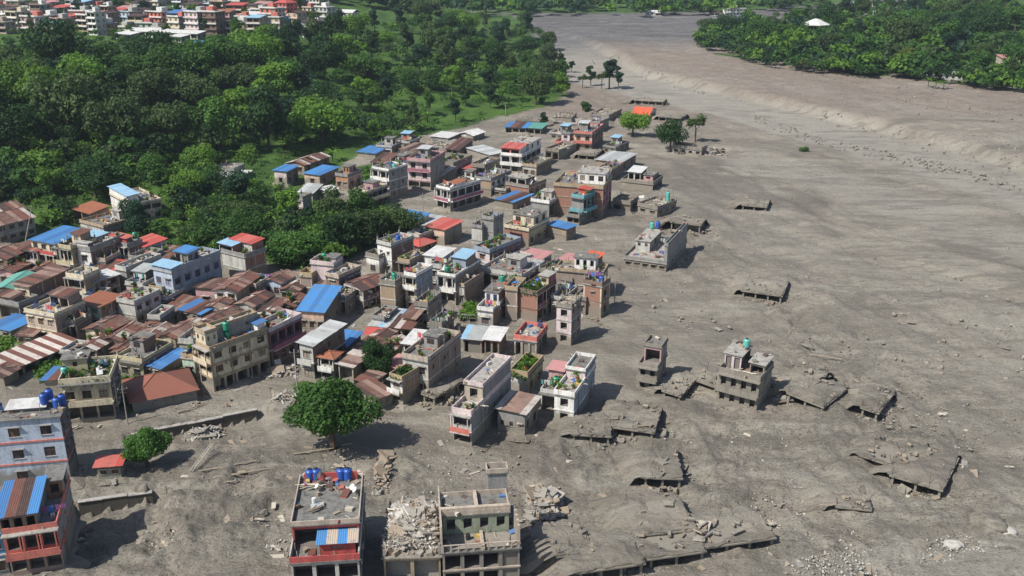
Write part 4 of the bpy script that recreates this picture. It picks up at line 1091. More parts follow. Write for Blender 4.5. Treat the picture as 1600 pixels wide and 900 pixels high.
def chips(name, label, P, n, smin, smax, mats, seed, pile=None, flatness=.25):
    """broken planks, beams and slabs, joined: nobody could count them"""
    g = random.Random(seed); b = MB()
    for i in range(n):
        p = P[g.randrange(len(P))] if pile is None else pile(g)
        L = g.uniform(smin, smax); w = L * g.uniform(.06, .5); t = g.uniform(.04, .14)
        T = Matrix.Translation(p) @ Matrix.Rotation(g.uniform(0, 6.28), 4, 'Z') @ Matrix.Rotation(g.gauss(0, flatness), 4, 'X') @ Matrix.Rotation(g.gauss(0, flatness), 4, 'Y')
        b.box(-L / 2, L / 2, -w / 2, w / 2, -t / 2, t / 2, g.randrange(len(mats)), T)
    o = b.build(name, mats); tag(o, label, kind='stuff'); return o
# ================================================================ the lower town, left
H = house
H('long grey two-storey house with pale rusty roof at the left edge', (-5, 353), (-38, 341), (50, 338), 30, 'w2', 'w4', 'grey', 'grey', 'gy:rustpale', win='brown')
H('low house under a rusty roof and blue tarp above the long grey house', (-2, 335), (-30, 325), (37, 325), 14, 'w2', 'v3', 'tan', 'dbrick', 'gy:rustpale')
H('small orange brick house with striped rusty roof below the trees', (140, 334), (120, 325), (165, 326), 20, 'v2', 'w2', 'orange', 'brick', 'mb:orust')
H('cream house on the wooded slope with white gable wall and roof terrace', (204, 322), (180, 303), (248, 312), 28, 'n1', 'v3,w3', 'white', 'peach', 'flat', up=[(0, .9, .0, .35, 2.2, 'white', 'lblue', 'b', 'b', 'white')], plants=2, trim='cream')
H('grey flat-roofed house stepping down below the cream slope house', (162, 357), (131, 346), (212, 341), 18, 'b', 'n3', 'offwhite', 'grey', 'flat', junk=3)
H('tiny mint green house tucked under the grey flat-roofed house', (152, 379), (131, 367), (160, 369), 12, 'w2', 'w1', 'mint', 'mint', 'mb:lblue')
H('three-storey house with bright blue tin roof and crimson balconies', (86, 381), (52, 373), (133, 363), 52, 'w3,v3,v3', 'b', 'cream', 'dbrick', 'mb:blue', rail='red', bal=1, pitch=.12)
H('cream balconied row house right of the crimson balconies', (111, 391), (88, 385), (148, 377), 46, 'v2,w3,w3', 'w2,b', 'cream', 'tbrick', 'flat', bal=1, rail='yellow')
H('long dark brick house with white front beside the cream row house', (141, 393), (125, 388), (190, 371), 44, 'w1', 'b', 'white', 'dbrick', 'flat', junk=3, up=[(0, .9, 0, .12, 1.6, 'white', 'flat', 'b')])
H('pinkish white house with dark balcony bays and tin roof', (57, 393), (33, 385), (72, 382), 38, 'v1', 'w2', 'palepink', 'palepink', 'mb:rust', bal=1, rail='palepink')
H('pale pink house with red window railings at the left', (32, 398), (6, 388), (46, 385), 32, 'w2', 'w1', 'pink', 'palepink', 'gy:rust', rail='red', bal=1)
H('brown brick house under a rust roof at the far left', (10, 404), (-22, 394), (26, 389), 36, 'w2', 'b', 'brown', 'dbrick', 'gy:rust')
H('house with flat red sloping roof and peach wall near the trees', (226, 386), (210, 377), (255, 376), 30, 'b', 'w3', 'peach', 'palepink', 'mb:red', pitch=.2)
H('narrow white and pink house with three stacked balconies', (199, 387), (176, 379), (219, 379), 34, 'v1', 'b', 'palepink', 'dbrick', 'flat', bal=1, rail='palepink', tanks=[('green', .8, .8, 1.2)], up=[(0, .9, .1, .5, 1.8, 'red', 'red')])
H('low house with a small crimson roof below the stacked balconies', (183, 423), (160, 417), (191, 412), 20, 'w2', 'b', 'beige', 'grey', 'mb:red')
H('long grey concrete house running behind the crimson roof', (197, 424), (186, 419), (248, 402), 34, 'b', 'n4', 'grey', 'grey', 'flat', junk=3)
H('big blue-grey apartment block with rows of windows and blue roof pavilion', (268, 427), (241, 420), (342, 397), 52, 'w2', 'w5,w5,n5', 'paleblue', 'bluegrey', 'flat',
  up=[(0, 1, 0, .2, .9, 'paleblue', 'lblue', 'b'), (.2, .9, .38, .6, 2.5, 'grey', 'blue', 'g2', 'g2')], plants=8, win='blue', trim='bluegrey')
H('tall house with red tin roof and bare brick side by the dark trees', (382, 403), (350, 393), (411, 391), 38, 'b', 'b', 'offwhite', 'brick', 'flat', up=[(0, .95, .45, 1, 2.3, 'offwhite', 'red', 'b'), (-.1, .5, .0, .42, 2.0, 'offwhite', 'lblue', 'g1')], plants=3)
H('rusty roofed house with pink front next to the twin-window house', (335, 456), (310, 451), (354, 436), 24, 'w1', 'b', 'pink', 'tbrick', 'mf:rust', pitch=.2)
H('rusty roofed house with white twin-window front and tan brick side', (368, 456), (338, 451), (399, 429), 32, 'w2,v2', 'b', 'white', 'tbrick', 'gy:rust', trim='cream')
H('rusty roofed house with pale blue wall under the dark trees', (438, 442), (412, 437), (459, 428), 24, 'w2', 'w2', 'paleblue', 'paleblue', 'gy:rust')
H('white walled house under a rust roof right of the tan brick side', (395, 478), (371, 473), (424, 460), 22, 'b', 'w2', 'offwhite', 'white', 'gy:rust')
H('narrow rust roofed house between white wall and pink block', (426, 491), (410, 487), (444, 467), 20, 'b', 'n2', 'tan', 'tan', 'mf:rustpale', pitch=.15)
H('low house roofed half blue half rust sheets', (313, 491), (284, 482), (338, 477), 18, 'w2', 'b', 'tan', 'dbrick', 'mb:bluerust', pitch=.1)
H('broad rust roof with a few pale sheets behind the green tanks', (330, 508), (307, 503), (376, 484), 22, 'b', 'b', 'beige', 'tbrick', 'gy:rustpale')
H('small brown tin roofed house above the half blue roof', (278, 490), (253, 485), (293, 478), 16, 'w2', 'b', 'offwhite', 'tan', 'mb:rust', pitch=.12)
H('small tin roofed house with cream eave in the middle of the left town', (289, 478), (268, 473), (304, 468), 14, 'b', 'b', 'cream', 'grey', 'mb:rust', pitch=.12)
H('rusty roofed house with light blue sheet patch on top', (240, 529), (222, 523), (263, 508), 20, 'w2', 'w2', 'tan', 'brown', 'gy:rustpale')
H('tan walled rust roofed house left of the green tanks', (273, 527), (254, 521), (302, 506), 24, 'w1', 'n3', 'tan', 'tan', 'gy:rust', plants=0)
H('long low house with plain blue tin roof and white front', (250, 575), (227, 570), (289, 549), 22, 'w2', 'b', 'white', 'tan', 'gy:blue', pitch=.14)
H('yellow and peach balconied house left of the long blue roof', (222, 568), (191, 557), (262, 538), 28, 'w2', 'b', 'yellow', 'dbrick', 'flat', bal=1, rail='yellow', junk=3)
H('rust roofed house behind the yellow balconies', (206, 552), (181, 547), (229, 530), 18, 'b', 'b', 'tan', 'dbrick', 'gy:rust')
H('long single-storey shed with broad clean rust-red hipped roof', (207, 634), (197, 600), (307, 613), 13, 'b', 'b', 'bluegrey', 'bluegrey', 'hip:shed', wmax=14, name='long_shed')
H('house with sea green tin roof at the left edge', (27, 452), (-2, 447), (46, 428), 22, 'w2', 'b', 'yellow', 'dbrick', 'gy:teal')
H('tall brown brick house with a narrow rust roof', (44, 448), (30, 442), (97, 419), 46, 'w1', 'b', 'cream', 'dbrick', 'mr:rust', pitch=.12)
H('tan house with small rust porch roof below the sea green roof', (30, 480), (10, 468), (48, 466), 28, 'v1,w2', 'w1', 'tan', 'brown', 'flat', up=[(0, .8, 0, .5, 1.6, 'brown', 'rust')])
H('single-storey house with flat bright blue roof at the left edge', (16, 519), (-10, 509), (51, 501), 14, 'w2', 'b', 'white', 'white', 'mb:blue', pitch=.06)
H('three-storey beige concrete house with blank grey side and railed roof', (85, 496), (50, 483), (122, 473), 44, 'w3', 'b', 'beige', 'gbrick', 'flat', up=[(.3, .95, .55, .95, 2.4, 'beige', 'rust', 'g2')], trim='cream', junk=3)
H('mint green house with rust-orange roof and red brick side', (155, 479), (124, 471), (188, 463), 36, 'w2', 'n3', 'mint', 'brick', 'mb:orust', win='green', pitch=.05)
H('stepped cream house between brick houses', (131, 437), (109, 431), (152, 425), 42, 'v1', 'b', 'cream', 'tbrick', 'flat', bal=1, rail='cream')
H('dark brick house with grey sheet roof and big arched opening', (146, 441), (131, 434), (183, 428), 32, 'b', 'h2', 'dbrick', 'dbrick', 'mr:grey', pitch=.06)
H('narrow house with blank pale grey front and plants on its roof edge', (210, 476), (191, 468), (243, 456), 34, 'b', 'w3', 'offwhite', 'palepink', 'flat', plants=5, bal=0)
H('dark grey house with white roof columns behind the pale narrow house', (223, 448), (205, 441), (246, 430), 28, 'w2', 'b', 'offwhite', 'dgrey', 'flat', up=[(0, .7, .4, .9, 2, 'white', 'grey', 'g2')])
H('cream balconied house with dull rust roof below the mint house', (166, 519), (138, 511), (195, 500), 26, 'w2,v2', 'b', 'cream', 'dbrick', 'gy:rust', bal=1, rail='cream')
H('brick house under rust roof with pale stripes', (188, 531), (167, 526), (216, 507), 22, 'w2', 'b', 'brick', 'brick', 'gy:rustpale')
H('rust roofed house wedged left of the light blue sheet patch', (228, 523), (210, 519), (246, 505), 18, 'w1', 'b', 'brown', 'dbrick', 'gy:rust')
H('long shed with broad alternating red and white roof stripes', (13, 581), (-14, 566), (118, 534), 16, 'w2', 'g5', 'grey', 'purple', 'mr:stripe', pitch=.12, name='long_shed', dmax=40)
H('rust roofed hut at the left edge below the striped shed', (6, 594), (-18, 581), (14, 580), 12, 'b', 'b', 'tan', 'brown', 'gy:rust')
H('small tan house beside the green bushes at left', (50, 525), (31, 520), (58, 513), 18, 'w2', 'h1', 'tan', 'tan', 'mb:rust', pitch=.1)
H('small house with half blue half rust roof behind the overgrown cream block', (96, 599), (76, 593), (100, 577), 14, 'b', 'b', 'cream', 'tan', 'mf:bluerust', pitch=.1)
H('overgrown cream block with stepped balconies and dark side wall', (172, 595), (92, 604), (189, 563), 62, 'w3,v3,b', 'n3', 'cream', 'dgrey', 'flat', bal=1, trim='cream', rail='cream', plants=14, junk=4,
  up=[(.0, .5, .45, .85, 2.6, 'yellow', 'flat', 'n1')], tanks=[('teal', .03, .42)], dmax=16, wmax=11)
H('big white block with red bands and blue tanks at lower left', (93, 651), (-70, 674), (126, 627), 100, 'w3', 'n2,n2,b', 'paleblue', 'dgrey', 'flat', tanks=[('blue', .80, .60, 1.0), ('blue', .84, .8, 1.2), ('blue', .93, .6, .2), ('blue', .97, .75, .3)],
  up=[(.42, .80, .5, .95, .5, 'grey', 'white', 'b')], trim='coral', parapet=False, junk=1, cat='apartment block', name='apartment_block', bal=0, dmax=22, stair=False)
H('coral red house with arched balconies and rust-blue roof at lower left', (89, 824), (6, 836), (108, 752), 66, 'v3', 'b', 'coral', 'grey', 'flat', bal=1, rail='coral', trim='coral', junk=2, dmax=17,
  up=[(-.05, .66, .0, .62, 2.4, 'brown', 'bluerust', 'g3'), (.66, 1, .62, .98, 2.6, 'orange', 'flat', 'h1', 'h1', 'grey')], plants=6)
H('blue walled house cut by the left edge beside the coral red house', (2, 832), (-60, 842), (22, 772), 66, 'w3', 'b', 'blue', 'blue', 'mb:blue', pitch=.06, dmax=15)
H('mint green hut with red roof on the mud by the retaining wall', (187, 727), (151, 730), (193, 714), 20, 'w2', 'b', 'mint', 'mint', 'mb:red', pitch=.08, name='hut', cat='hut')

F = [((95, 408), (72, 403), (118, 392), 22, 'pink', 'brown', 'gy:rust', 'rust roofed pink house just below the crimson balconies'), ((72, 428), (48, 421), (100, 408), 20, 'palepink', 'brown', 'gy:rust', 'dull rust roofed pale house above the tall brown brick house'),
 ((165, 410), (146, 405), (182, 398), 26, 'white', 'dbrick', 'flat', 'small white-faced house left of the stacked balconies'), ((158, 430), (140, 425), (178, 415), 18, 'cream', 'tan', 'mb:rust', 'little cream house under rust sheets below the white-faced house'),
 ((225, 408), (208, 402), (250, 394), 24, 'grey', 'dgrey', 'flat', 'grey flat house squeezed beside the peach house'), ((262, 405), (245, 399), (282, 392), 20, 'offwhite', 'grey', 'mb:rust', 'off-white house behind the light blue front roof'),
 ((255, 455), (238, 450), (276, 440), 22, 'grey', 'dgrey', 'flat', 'dark flat-roofed house below the blue-grey block'), ((212, 462), (196, 456), (232, 446), 20, 'tan', 'brown', 'gy:rust', 'rust roofed tan house behind the pale narrow house'), ((262, 470), (245, 465), (282, 454), 18, 'brown', 'dbrick', 'flat', 'dark brick house with green roof edge under the blue-grey block'),
 ((98, 462), (80, 456), (118, 447), 22, 'brown', 'dbrick', 'gy:rust', 'rust roofed brown house right of the tall brown brick house'), ((302, 538), (284, 533), (318, 520), 26, 'offwhite', 'tan', 'flat', 'mint-trimmed house pressed against the cream corner block'), ((303, 562), (290, 556), (312, 550), 30, 'mint', 'white', 'flat', 'narrow mint and white house left of the cream corner block'),
 ((290, 520), (274, 515), (310, 500), 18, 'tan', 'brown', 'gy:rustpale', 'rust and tin roofed house behind the green tanks'), ((200, 546), (182, 540), (222, 522), 18, 'brick', 'dbrick', 'gy:rust', 'low brick house under worn rust sheets'), ((150, 545), (128, 538), (178, 524), 20, 'beige', 'brown', 'gy:rustpale', 'worn beige house behind the overgrown cream block'),
 ((120, 556), (98, 551), (142, 540), 16, 'grey', 'brown', 'flat', 'grey low house right of the striped shed'), ((345, 482), (325, 477), (366, 462), 20, 'white', 'tan', 'gy:rust', 'rust roofed house below the twin-window house'), ((460, 478), (440, 472), (472, 462), 20, 'tan', 'brown', 'gy:rust', 'tan house with rust roof left of the steep blue roof'),
 ((462, 455), (440, 450), (480, 440), 18, 'offwhite', 'tan', 'gy:rustpale', 'patchy tin roofed house by the grey annex'), ((400, 450), (384, 445), (418, 436), 22, 'brown', 'dbrick', 'flat', 'brown brick house with open roof beside the tan brick side'), ((410, 505), (385, 500), (440, 484), 22, 'beige', 'brown', 'gy:rustpale', 'patchy rust roofed house behind the magenta row'),
 ((540, 470), (524, 466), (556, 452), 26, 'offwhite', 'purple', 'flat', 'plain house on columns behind the steep blue roof'), ((575, 562), (560, 556), (600, 542), 24, 'tan', 'brown', 'mb:rust', 'brown tin roofed house left of the creeper tree'), ((610, 548), (594, 543), (632, 528), 22, 'offwhite', 'tan', 'gy:rustpale', 'pale house with mixed tin roof above the pink-red lean-to'),
 ((725, 448), (712, 444), (752, 428), 30, 'offwhite', 'gbrick', 'flat', 'off-white slim house right of the brown block-built house'), ((790, 452), (772, 446), (806, 436), 26, 'pink', 'brown', 'flat', 'pink slim house in the crowded block'), ((862, 428), (846, 422), (880, 414), 24, 'coral', 'dbrick', 'flat', 'dark red house with stepped terrace in the crowded block'), ((722, 415), (706, 410), (748, 398), 20, 'brown', 'dbrick', 'flat', 'low dark brick house beneath the plum grey house'),
 ((690, 420), (676, 416), (702, 410), 40, 'grey', 'bluegrey', 'flat', 'slate grey narrow house beside the tall pale house'), ((640, 412), (624, 408), (660, 400), 26, 'tan', 'dbrick', 'flat', 'dark brick house behind the slim tan tower'), ((880, 470), (862, 466), (900, 452), 28, 'grey', 'brown', 'flat', 'grey house with twisted bars between the brick houses'), ((915, 470), (900, 466), (926, 456), 24, 'brown', 'dbrick', 'flat', 'low dark house left of the brick tower legs'),
 ((730, 290), (712, 286), (746, 276), 14, 'grey', 'brown', 'flat', 'low dark house behind the crimson balcony house'), ((757, 262), (742, 258), (776, 250), 14, 'teal', 'grey', 'flat', 'house draped with teal netting in the north block'), ((668, 262), (652, 258), (690, 252), 12, 'tan', 'brown', 'flat', 'low dark house right of the long grey side'), ((628, 262), (614, 258), (640, 252), 20, 'offwhite', 'brown', 'flat', 'off-white house between the white and pink apartments'),
 ((905, 285), (888, 281), (925, 272), 14, 'white', 'magenta', 'flat', 'white terrace house stacked on the red brick house'), ((955, 268), (938, 264), (966, 256), 16, 'palepink', 'brown', 'flat', 'pale pink house behind the red brick house'), ((880, 212), (862, 209), (896, 204), 8, 'grey', 'mud', 'flat', 'low dark house behind the red-trimmed wing')]
F += [((600, 500), (584, 496), (618, 484), 24, 'offwhite', 'brown', 'flat', 'plain house pressed against the two-tier roof'), ((668, 480), (650, 476), (686, 462), 34, 'grey', 'gbrick', 'flat', 'brick-sided house with cluttered roof before the slate blue side'), ((690, 512), (676, 508), (706, 496), 22, 'offwhite', 'brown', 'flat', 'small open-topped house in the mud lane'),
 ((648, 498), (632, 494), (664, 482), 26, 'tan', 'gbrick', 'mb:rust', 'rust topped house behind the patchy red and grey roof'), ((655, 372), (640, 367), (676, 362), 18, 'cream', 'dbrick', 'flat', 'cream house in the shade of the peach house'), ((838, 262), (820, 258), (856, 250), 16, 'offwhite', 'brown', 'flat', 'small off-white house right of the red sheet awning'),
 ((716, 236), (700, 233), (734, 226), 8, 'grey', 'brown', 'mb:rust', 'low rust topped house north of the jumble'), ((600, 256), (586, 252), (612, 246), 10, 'tan', 'brown', 'mb:rust', 'low rust topped house behind the four-storey white house'), ((690, 275), (676, 271), (704, 266), 14, 'pink', 'brown', 'mb:rustpale', 'pink lean-to with striped canopy beside the pink apartments'),
 ((790, 300), (776, 296), (800, 290), 10, 'grey', 'mud', 'flat', 'low mud-stained house left of the squat brick house'), ((905, 340), (888, 336), (918, 330), 14, 'offwhite', 'grey', 'flat', 'low annex at the foot of the teal blue house'), ((962, 232), (944, 229), (980, 223), 10, 'mud', 'mud', 'flat', 'low mud-coated house behind the slate blue roof'),
 ((500, 458), (488, 455), (516, 446), 20, 'offwhite', 'brown', 'mb:rust', 'rust topped house at the foot of the pinkish white tower'), ((150, 470), (134, 466), (168, 456), 16, 'tan', 'dbrick', 'flat', 'brick house behind the mint green house'), ((118, 508), (104, 503), (134, 492), 26, 'beige', 'dbrick', 'flat', 'narrow beige house below the mint green house'), ((250, 500), (236, 496), (266, 484), 22, 'offwhite', 'dgrey', 'flat', 'narrow grey house among the rust roofs'),
 ((348, 520), (330, 516), (366, 502), 10, 'tan', 'brown', 'gy:rust', 'rust roof strip behind the rooftop terrace of the cream corner block'), ((20, 424), (4, 419), (38, 410), 24, 'pink', 'brown', 'gy:rust', 'rust roofed pink house above the sea green roof'), ((60, 470), (44, 466), (76, 455), 22, 'tan', 'dbrick', 'flat', 'dark brick house between the rust porch and the beige concrete house')]
for k_, (a_, b_, c_, hp_, f_, s_, rf_, lb_) in enumerate(F): H(lb_, a_, b_, c_, hp_, ['w2', 'v2', 'w2,v2', 'w1'][k_ % 4], ['b', 'n2', 'w3', 'b'][k_ % 4], f_, s_, rf_, junk=3, plants=(k_ % 3) * 2, bal=1 if k_ % 4 == 1 else 0)
# ---- the street of the cream block
H('cream corner apartment block with orange bands and green tanks', (328, 549), (305, 540), (419, 518), 64, 'v1,v1,v1', 'w4,w4,g5', 'cream', 'cream', 'flat', bal=1, rail='cream', trim='tan', tanks=[('green', .5, .42), ('green', .55, .40, 2.0), ('green', .15, .12)],
  up=[(0, .75, 0, .2, 2.6, 'cream', 'par', 'n2', 'n2', 'cream'), (0, .45, .2, .98, 2.4, 'grey', 'par', 'b', 'n2', 'grey'), (.3, .9, .86, .99, 1.5, 'white', 'blue', 'b', 'b', 'white')], frame='tan', deck=DECKW, name='apartment_block', cat='apartment block', dmax=36)
H('magenta pink row house on columns right of the cream block', (421, 521), (399, 513), (468, 496), 52, 'w1', 'v4,w4,g5', 'grey', 'magenta', 'flat', trim='palepink', bal=3, rail='magenta', junk=4)
H('peach house with six dark windows and steep blue roof', (505, 488), (469, 483), (526, 462), 32, 'w3', 'n2', 'peach', 'brown', 'mb:blue', pitch=.36, trim='white')
H('grey concrete house with long pale tin roof facing the street', (488, 540), (468, 536), (537, 507), 56, 'w1', 'n3,v3,b', 'offwhite', 'brown', 'mr:grey', pitch=.12, bal=1, rail='offwhite')
H('low house with faded blue tin roof in the block behind the big tree', (541, 541), (519, 536), (560, 522), 20, 'w1', 'b', 'tan', 'purple', 'mb:blue', win='blue', pitch=.1)
H('little white tower house with pointed tile roof', (520, 560), (502, 555), (528, 550), 38, 'v1', 'w1', 'white', 'cream', 'hip:orust', bal=1, rail='white')
H('house with roof of cream and rust stripes above the big tree', (551, 573), (530, 568), (574, 553), 30, 'v1', 'b', 'cream', 'tbrick', 'mr:rustpale', pitch=.1, plants=0)
H('tiny red tin roofed lean-to beside the dark creeper tree', (572, 552), (558, 548), (591, 533), 14, 'b', 'b', 'brown', 'brown', 'mr:rust', pitch=.1)
H('rust and cream tin roofed hut above the creeper tree', (591, 536), (571, 531), (617, 517), 16, 'b', 'b', 'cream', 'tan', 'gy:rustpale')
H('market house with two-tier roof of grey and bright red sheets', (612, 512), (579, 508), (633, 489), 18, 'g2', 'b', 'tan', 'grey', 'mb:redgrey', pitch=.12, up=[])
M_, x0, x1, y0, y1, h, rt = HOUSES['market house with two-tier roof of grey and bright red sheets']
sheets(rt, 'red', (x0 - .5, y0 - 2.6, h - .9), (x1 - x0 + 1, 0, 0), (0, 2.2, .85), rng=random.Random(3))
H('house with patchy red and grey tin roof right of the two-tier roof', (641, 514), (613, 510), (653, 497), 20, 'g2', 'b', 'tan', 'grey', 'mb:rustpale', pitch=.1)
H('overgrown two-storey house with white window front at the mud edge', (628, 596), (610, 591), (666, 575), 38, 'w1', 'b', 'white', 'tbrick', 'flat', plants=16, junk=1, bal=1, rail='white', trim='tan')
H('long grey-brown house with open roof columns above the mud street', (668, 567), (634, 556), (712, 524), 54, 'w2', 'n3,b', 'offwhite', 'gbrick', 'flat', junk=5, plants=5)
H('house with white sheet roof over open columns in the middle block', (660, 540), (634, 533), (670, 520), 30, 'g2,b', 'b', 'white', 'offwhite', 'mb:white', pitch=.08)
H('lean-to with faded pink-red roof by the overgrown house', (622, 581), (611, 577), (641, 566), 12, 'b', 'b', 'tan', 'tan', 'mr:pink', pitch=.15)
H('small rust roofed hut right of the big tree crown', (578, 605), (563, 599), (596, 590), 12, 'b', 'b', 'offwhite', 'brown', 'mr:rust', pitch=.1, name='hut', cat='hut')
H('white walled hut with rust-red roof at the foot of the overgrown house', (587, 626), (562, 606), (608, 613), 16, 'b', 'b', 'offwhite', 'offwhite', 'mr:rust', pitch=.1, name='hut', cat='hut')
H('tall pinkish white house with blank front and green tank', (521, 416), (486, 412), (534, 406), 48, 'b', 'w1', 'palepink', 'offwhite', 'flat', tanks=[('green', .4, .5, .5)], up=[(.55, .98, .3, .95, 1.2, 'offwhite', 'flat')], trim='palepink')
H('dark plum brick house behind the pinkish white tower', (529, 436), (512, 430), (560, 420), 40, 'w1', 'w3', 'brown', 'purple', 'flat', junk=3)
H('grey block-built annex left of the pinkish white tower', (487, 434), (471, 430), (493, 426), 32, 'b', 'b', 'gbrick', 'gbrick', 'flat')
H('long house with broad brownish tin roof along the dark street', (567, 453), (546, 440), (599, 436), 34, 'v2', 'v4,g4', 'offwhite', 'purple', 'gy:rust', rail='offwhite')
H('stepped white-fronted house with long brown brick side by the trees', (611, 386), (591, 380), (644, 373), 44, 'n2', 'b', 'white', 'dbrick', 'flat', win='green', junk=4, tanks=[('blue', .7, .5)])
H('low white annex before the stepped white-fronted house', (592, 405), (576, 399), (601, 398), 26, 'w1', 'b', 'white', 'white', 'flat')
H('pavilion with two-tier bright red hipped roof', (656, 386), (640, 380), (676, 377), 12, 'g2', 'g2', 'red', 'red', 'hip:red', name='pavilion', cat='pavilion')
H('slim tan brick tower house beside the dark street', (617, 447), (595, 443), (632, 434), 44, 'b', 'b', 'tbrick', 'tbrick', 'flat', tanks=[('green', .5, .6)])
H('narrow cream bay-windowed house with slate blue side', (650, 434), (632, 431), (676, 420), 54, 'v1,w1', 'b', 'cream', 'bluegrey', 'flat', bal=1, rail='white')
H('tall pale house with flat white sheet roof over blank walls', (690, 402), (664, 398), (708, 389), 50, 'n1,b', 'b', 'white', 'bluegrey', 'mb:white', pitch=.03)
H('long brown block-built house with white trims and roof plants', (711, 434), (685, 429), (749, 409), 44, 'v2', 'b,b,w4', 'white', 'gbrick', 'flat', plants=7, tanks=[('green', .35, .12)], up=[(.2, .95, .45, .85, 2.4, 'bluegrey', 'lblue', 'b')], trim='white', bal=1, rail='white')
H('tall bare grey concrete slab house by the mud street', (771, 345), (751, 343), (790, 339), 52, 'b', 'b', 'grey', 'grey', 'flat', frame='grey', trim='grey')
H('lower bare grey wing of the slab house', (753, 357), (736, 355), (768, 350), 40, 'b', 'b', 'offwhite', 'grey', 'flat', frame='grey', trim='grey')
H('long plum grey house with creeper on its roof', (765, 396), (748, 388), (807, 375), 34, 'w1', 'w4,w4', 'palepink', 'purple', 'flat', plants=10, trim='bluegrey')
H('brick house with cream attic storey by the mud', (826, 362), (791, 354), (853, 345), 24, 'b', 'w3', 'brick', 'yellow', 'flat', up=[(.1, .95, .3, .95, 2.8, 'cream', 'flat', 'w2', 'w2', 'cream')], junk=4, trim='cream')
H('small brick house on stilts with vivid blue roof', (885, 358), (857, 350), (897, 352), 20, 'b', 'b', 'tbrick', 'brown', 'mb:blue', pitch=.06, n=2)
H('white house with faded red flat roof in the crowded block', (845, 405), (816, 396), (853, 394), 18, 'h2', 'n1', 'white', 'white', 'mb:pink', pitch=.06)
H('small white-grey house on the terrace before the red flat roof', (803, 414), (788, 406), (826, 402), 16, 'w2', 'h2', 'white', 'offwhite', 'flat', junk=3)
H('wide terrace house with red posts and pink parapet in the crowded block', (815, 436), (750, 424), (852, 414), 26, 'v4,g4', 'v3', 'pink', 'palepink', 'flat', junk=6, trim='offwhite', rail='offwhite', bal=1)
H('red brick house with cream frame, bay balconies and roof garden', (839, 461), (810, 455), (868, 442), 46, 'b', 'v3,v3,g3', 'brick', 'magenta', 'flat', plants=14, tanks=[('blue', .45, .6)], frame='cream', trim='brown', up=[(.5, 1, .6, 1, 2.2, 'yellow', 'flat')])
H('rough stone-grey house squeezed left of the red brick house', (808, 455), (794, 452), (818, 440), 48, 'b', 'b', 'gbrick', 'gbrick', 'flat')
H('narrow white and blue house with brick side and one blue window', (770, 488), (747, 484), (793, 462), 26, 'w1,g1', 'b', 'white', 'brick', 'flat', win='blue', up=[(.1, 1, .35, 1, 2.8, 'white', 'flat', 'w2', 'b')], trim='white', tanks=[('green', .6, .95, 3.0)])
H('low white house smothered in green creeper', (746, 497), (715, 496), (760, 482), 13, 'w2', 'b', 'offwhite', 'grey', 'flat', plants=22, junk=0, parapet=False)
H('two-storey house with faded blue-pink awning roof', (752, 531), (723, 530), (765, 514), 24, 'g1,g1', 'g2', 'pink', 'brick', 'mb:redgrey', pitch=.08)
H('brick house with arched openings under pale tin roof', (779, 532), (757, 530), (791, 515), 28, 'v2,g2', 'b', 'orange', 'brick', 'mb:white', pitch=.08)
H('pinkish cream terrace house with red trims at the mud edge', (838, 535), (804, 530), (854, 514), 24, 'g3', 'g2', 'palepink', 'brick', 'flat', deck=DECKW, trim='coral')
H('slim ruined tower house with triangular holes in its front', (893, 482), (868, 480), (913, 469), 60, 'h1', 'n2', 'palepink', 'gbrick', 'flat', junk=4, frame='grey', mud=True)
H('brick tower house on bare legs above the mud, roof plants and blue tank', (940, 449), (911, 444), (955, 441), 48, 'n1,b,g2', 'h1,h1,g2', 'brick', 'brick', 'flat', plants=3, tanks=[('blue', .75, .5)], frame='cream', trim='brown')
H('wide flat deck house behind the brick tower with colourful top room', (942, 430), (866, 425), (956, 418), 38, 'b', 'b', 'gbrick', 'tbrick', 'flat', up=[(.35, .8, .4, .95, 2.6, 'white', 'flat', 'h3', 'n1', 'white')], junk=4, win='blue')
H('gaudy little house with spiky orange roof edge', (927, 408), (912, 403), (938, 400), 18, 'w2', 'w1', 'peach', 'orange', 'mb:orange', pitch=.3)
H('white room with blue tarp in the crowded block', (894, 440), (870, 434), (906, 427), 24, 'v2', 'h1', 'paleblue', 'white', 'flat', junk=3)
H('pinkish arcaded house with dull red roof in the crowded block', (899, 414), (873, 405), (912, 402), 16, 'v3', 'b', 'palepink', 'cream', 'mb:pink', pitch=.05, plants=0)
# ================================================================ the north end of the town
H('pinkish white two-storey house with blue roof on the wooded slope', (447, 268), (428, 266), (465, 261), 22, 'h1', 'h2', 'palepink', 'dbrick', 'mb:blue', pitch=.1)
H('stone house under a long brownish roof on the wooded slope', (475, 258), (453, 253), (507, 243), 15, 'w2', 'w3', 'tan', 'brown', 'gy:rustpale')
H('brick house with wide blue roof on the wooded slope', (499, 274), (481, 269), (522, 263), 18, 'w1', 'w2', 'peach', 'dbrick', 'mb:blue', pitch=.1)
H('small white ruin among trees on the slope', (488, 302), (472, 298), (493, 293), 13, 'b', 'b', 'white', 'grey', 'mb:grey')
H('two-storey pale ruin standing in the trees', (473, 313), (463, 309), (479, 306), 22, 'w1', 'b', 'palepink', 'grey', 'flat', n=2)
H('little gabled house with pinkish walls below the blue roofs', (513, 303), (498, 299), (520, 296), 8, 'w1', 'b', 'palepink', 'pink', 'gy:white')
H('bright orange round-cornered house at the wood edge', (543, 277), (529, 273), (559, 268), 20, 'w2', 'w2', 'orange', 'pink', 'flat', up=[(.3, .8, .3, .8, 2.5, 'orange', 'flat', 'w2', 'w2', 'pink')], frame='cream')
H('cream hut with deep blue roof at the wood edge', (586, 240), (562, 236), (599, 232), 10, 'b', 'b', 'cream', 'beige', 'mb:blue', pitch=.1)
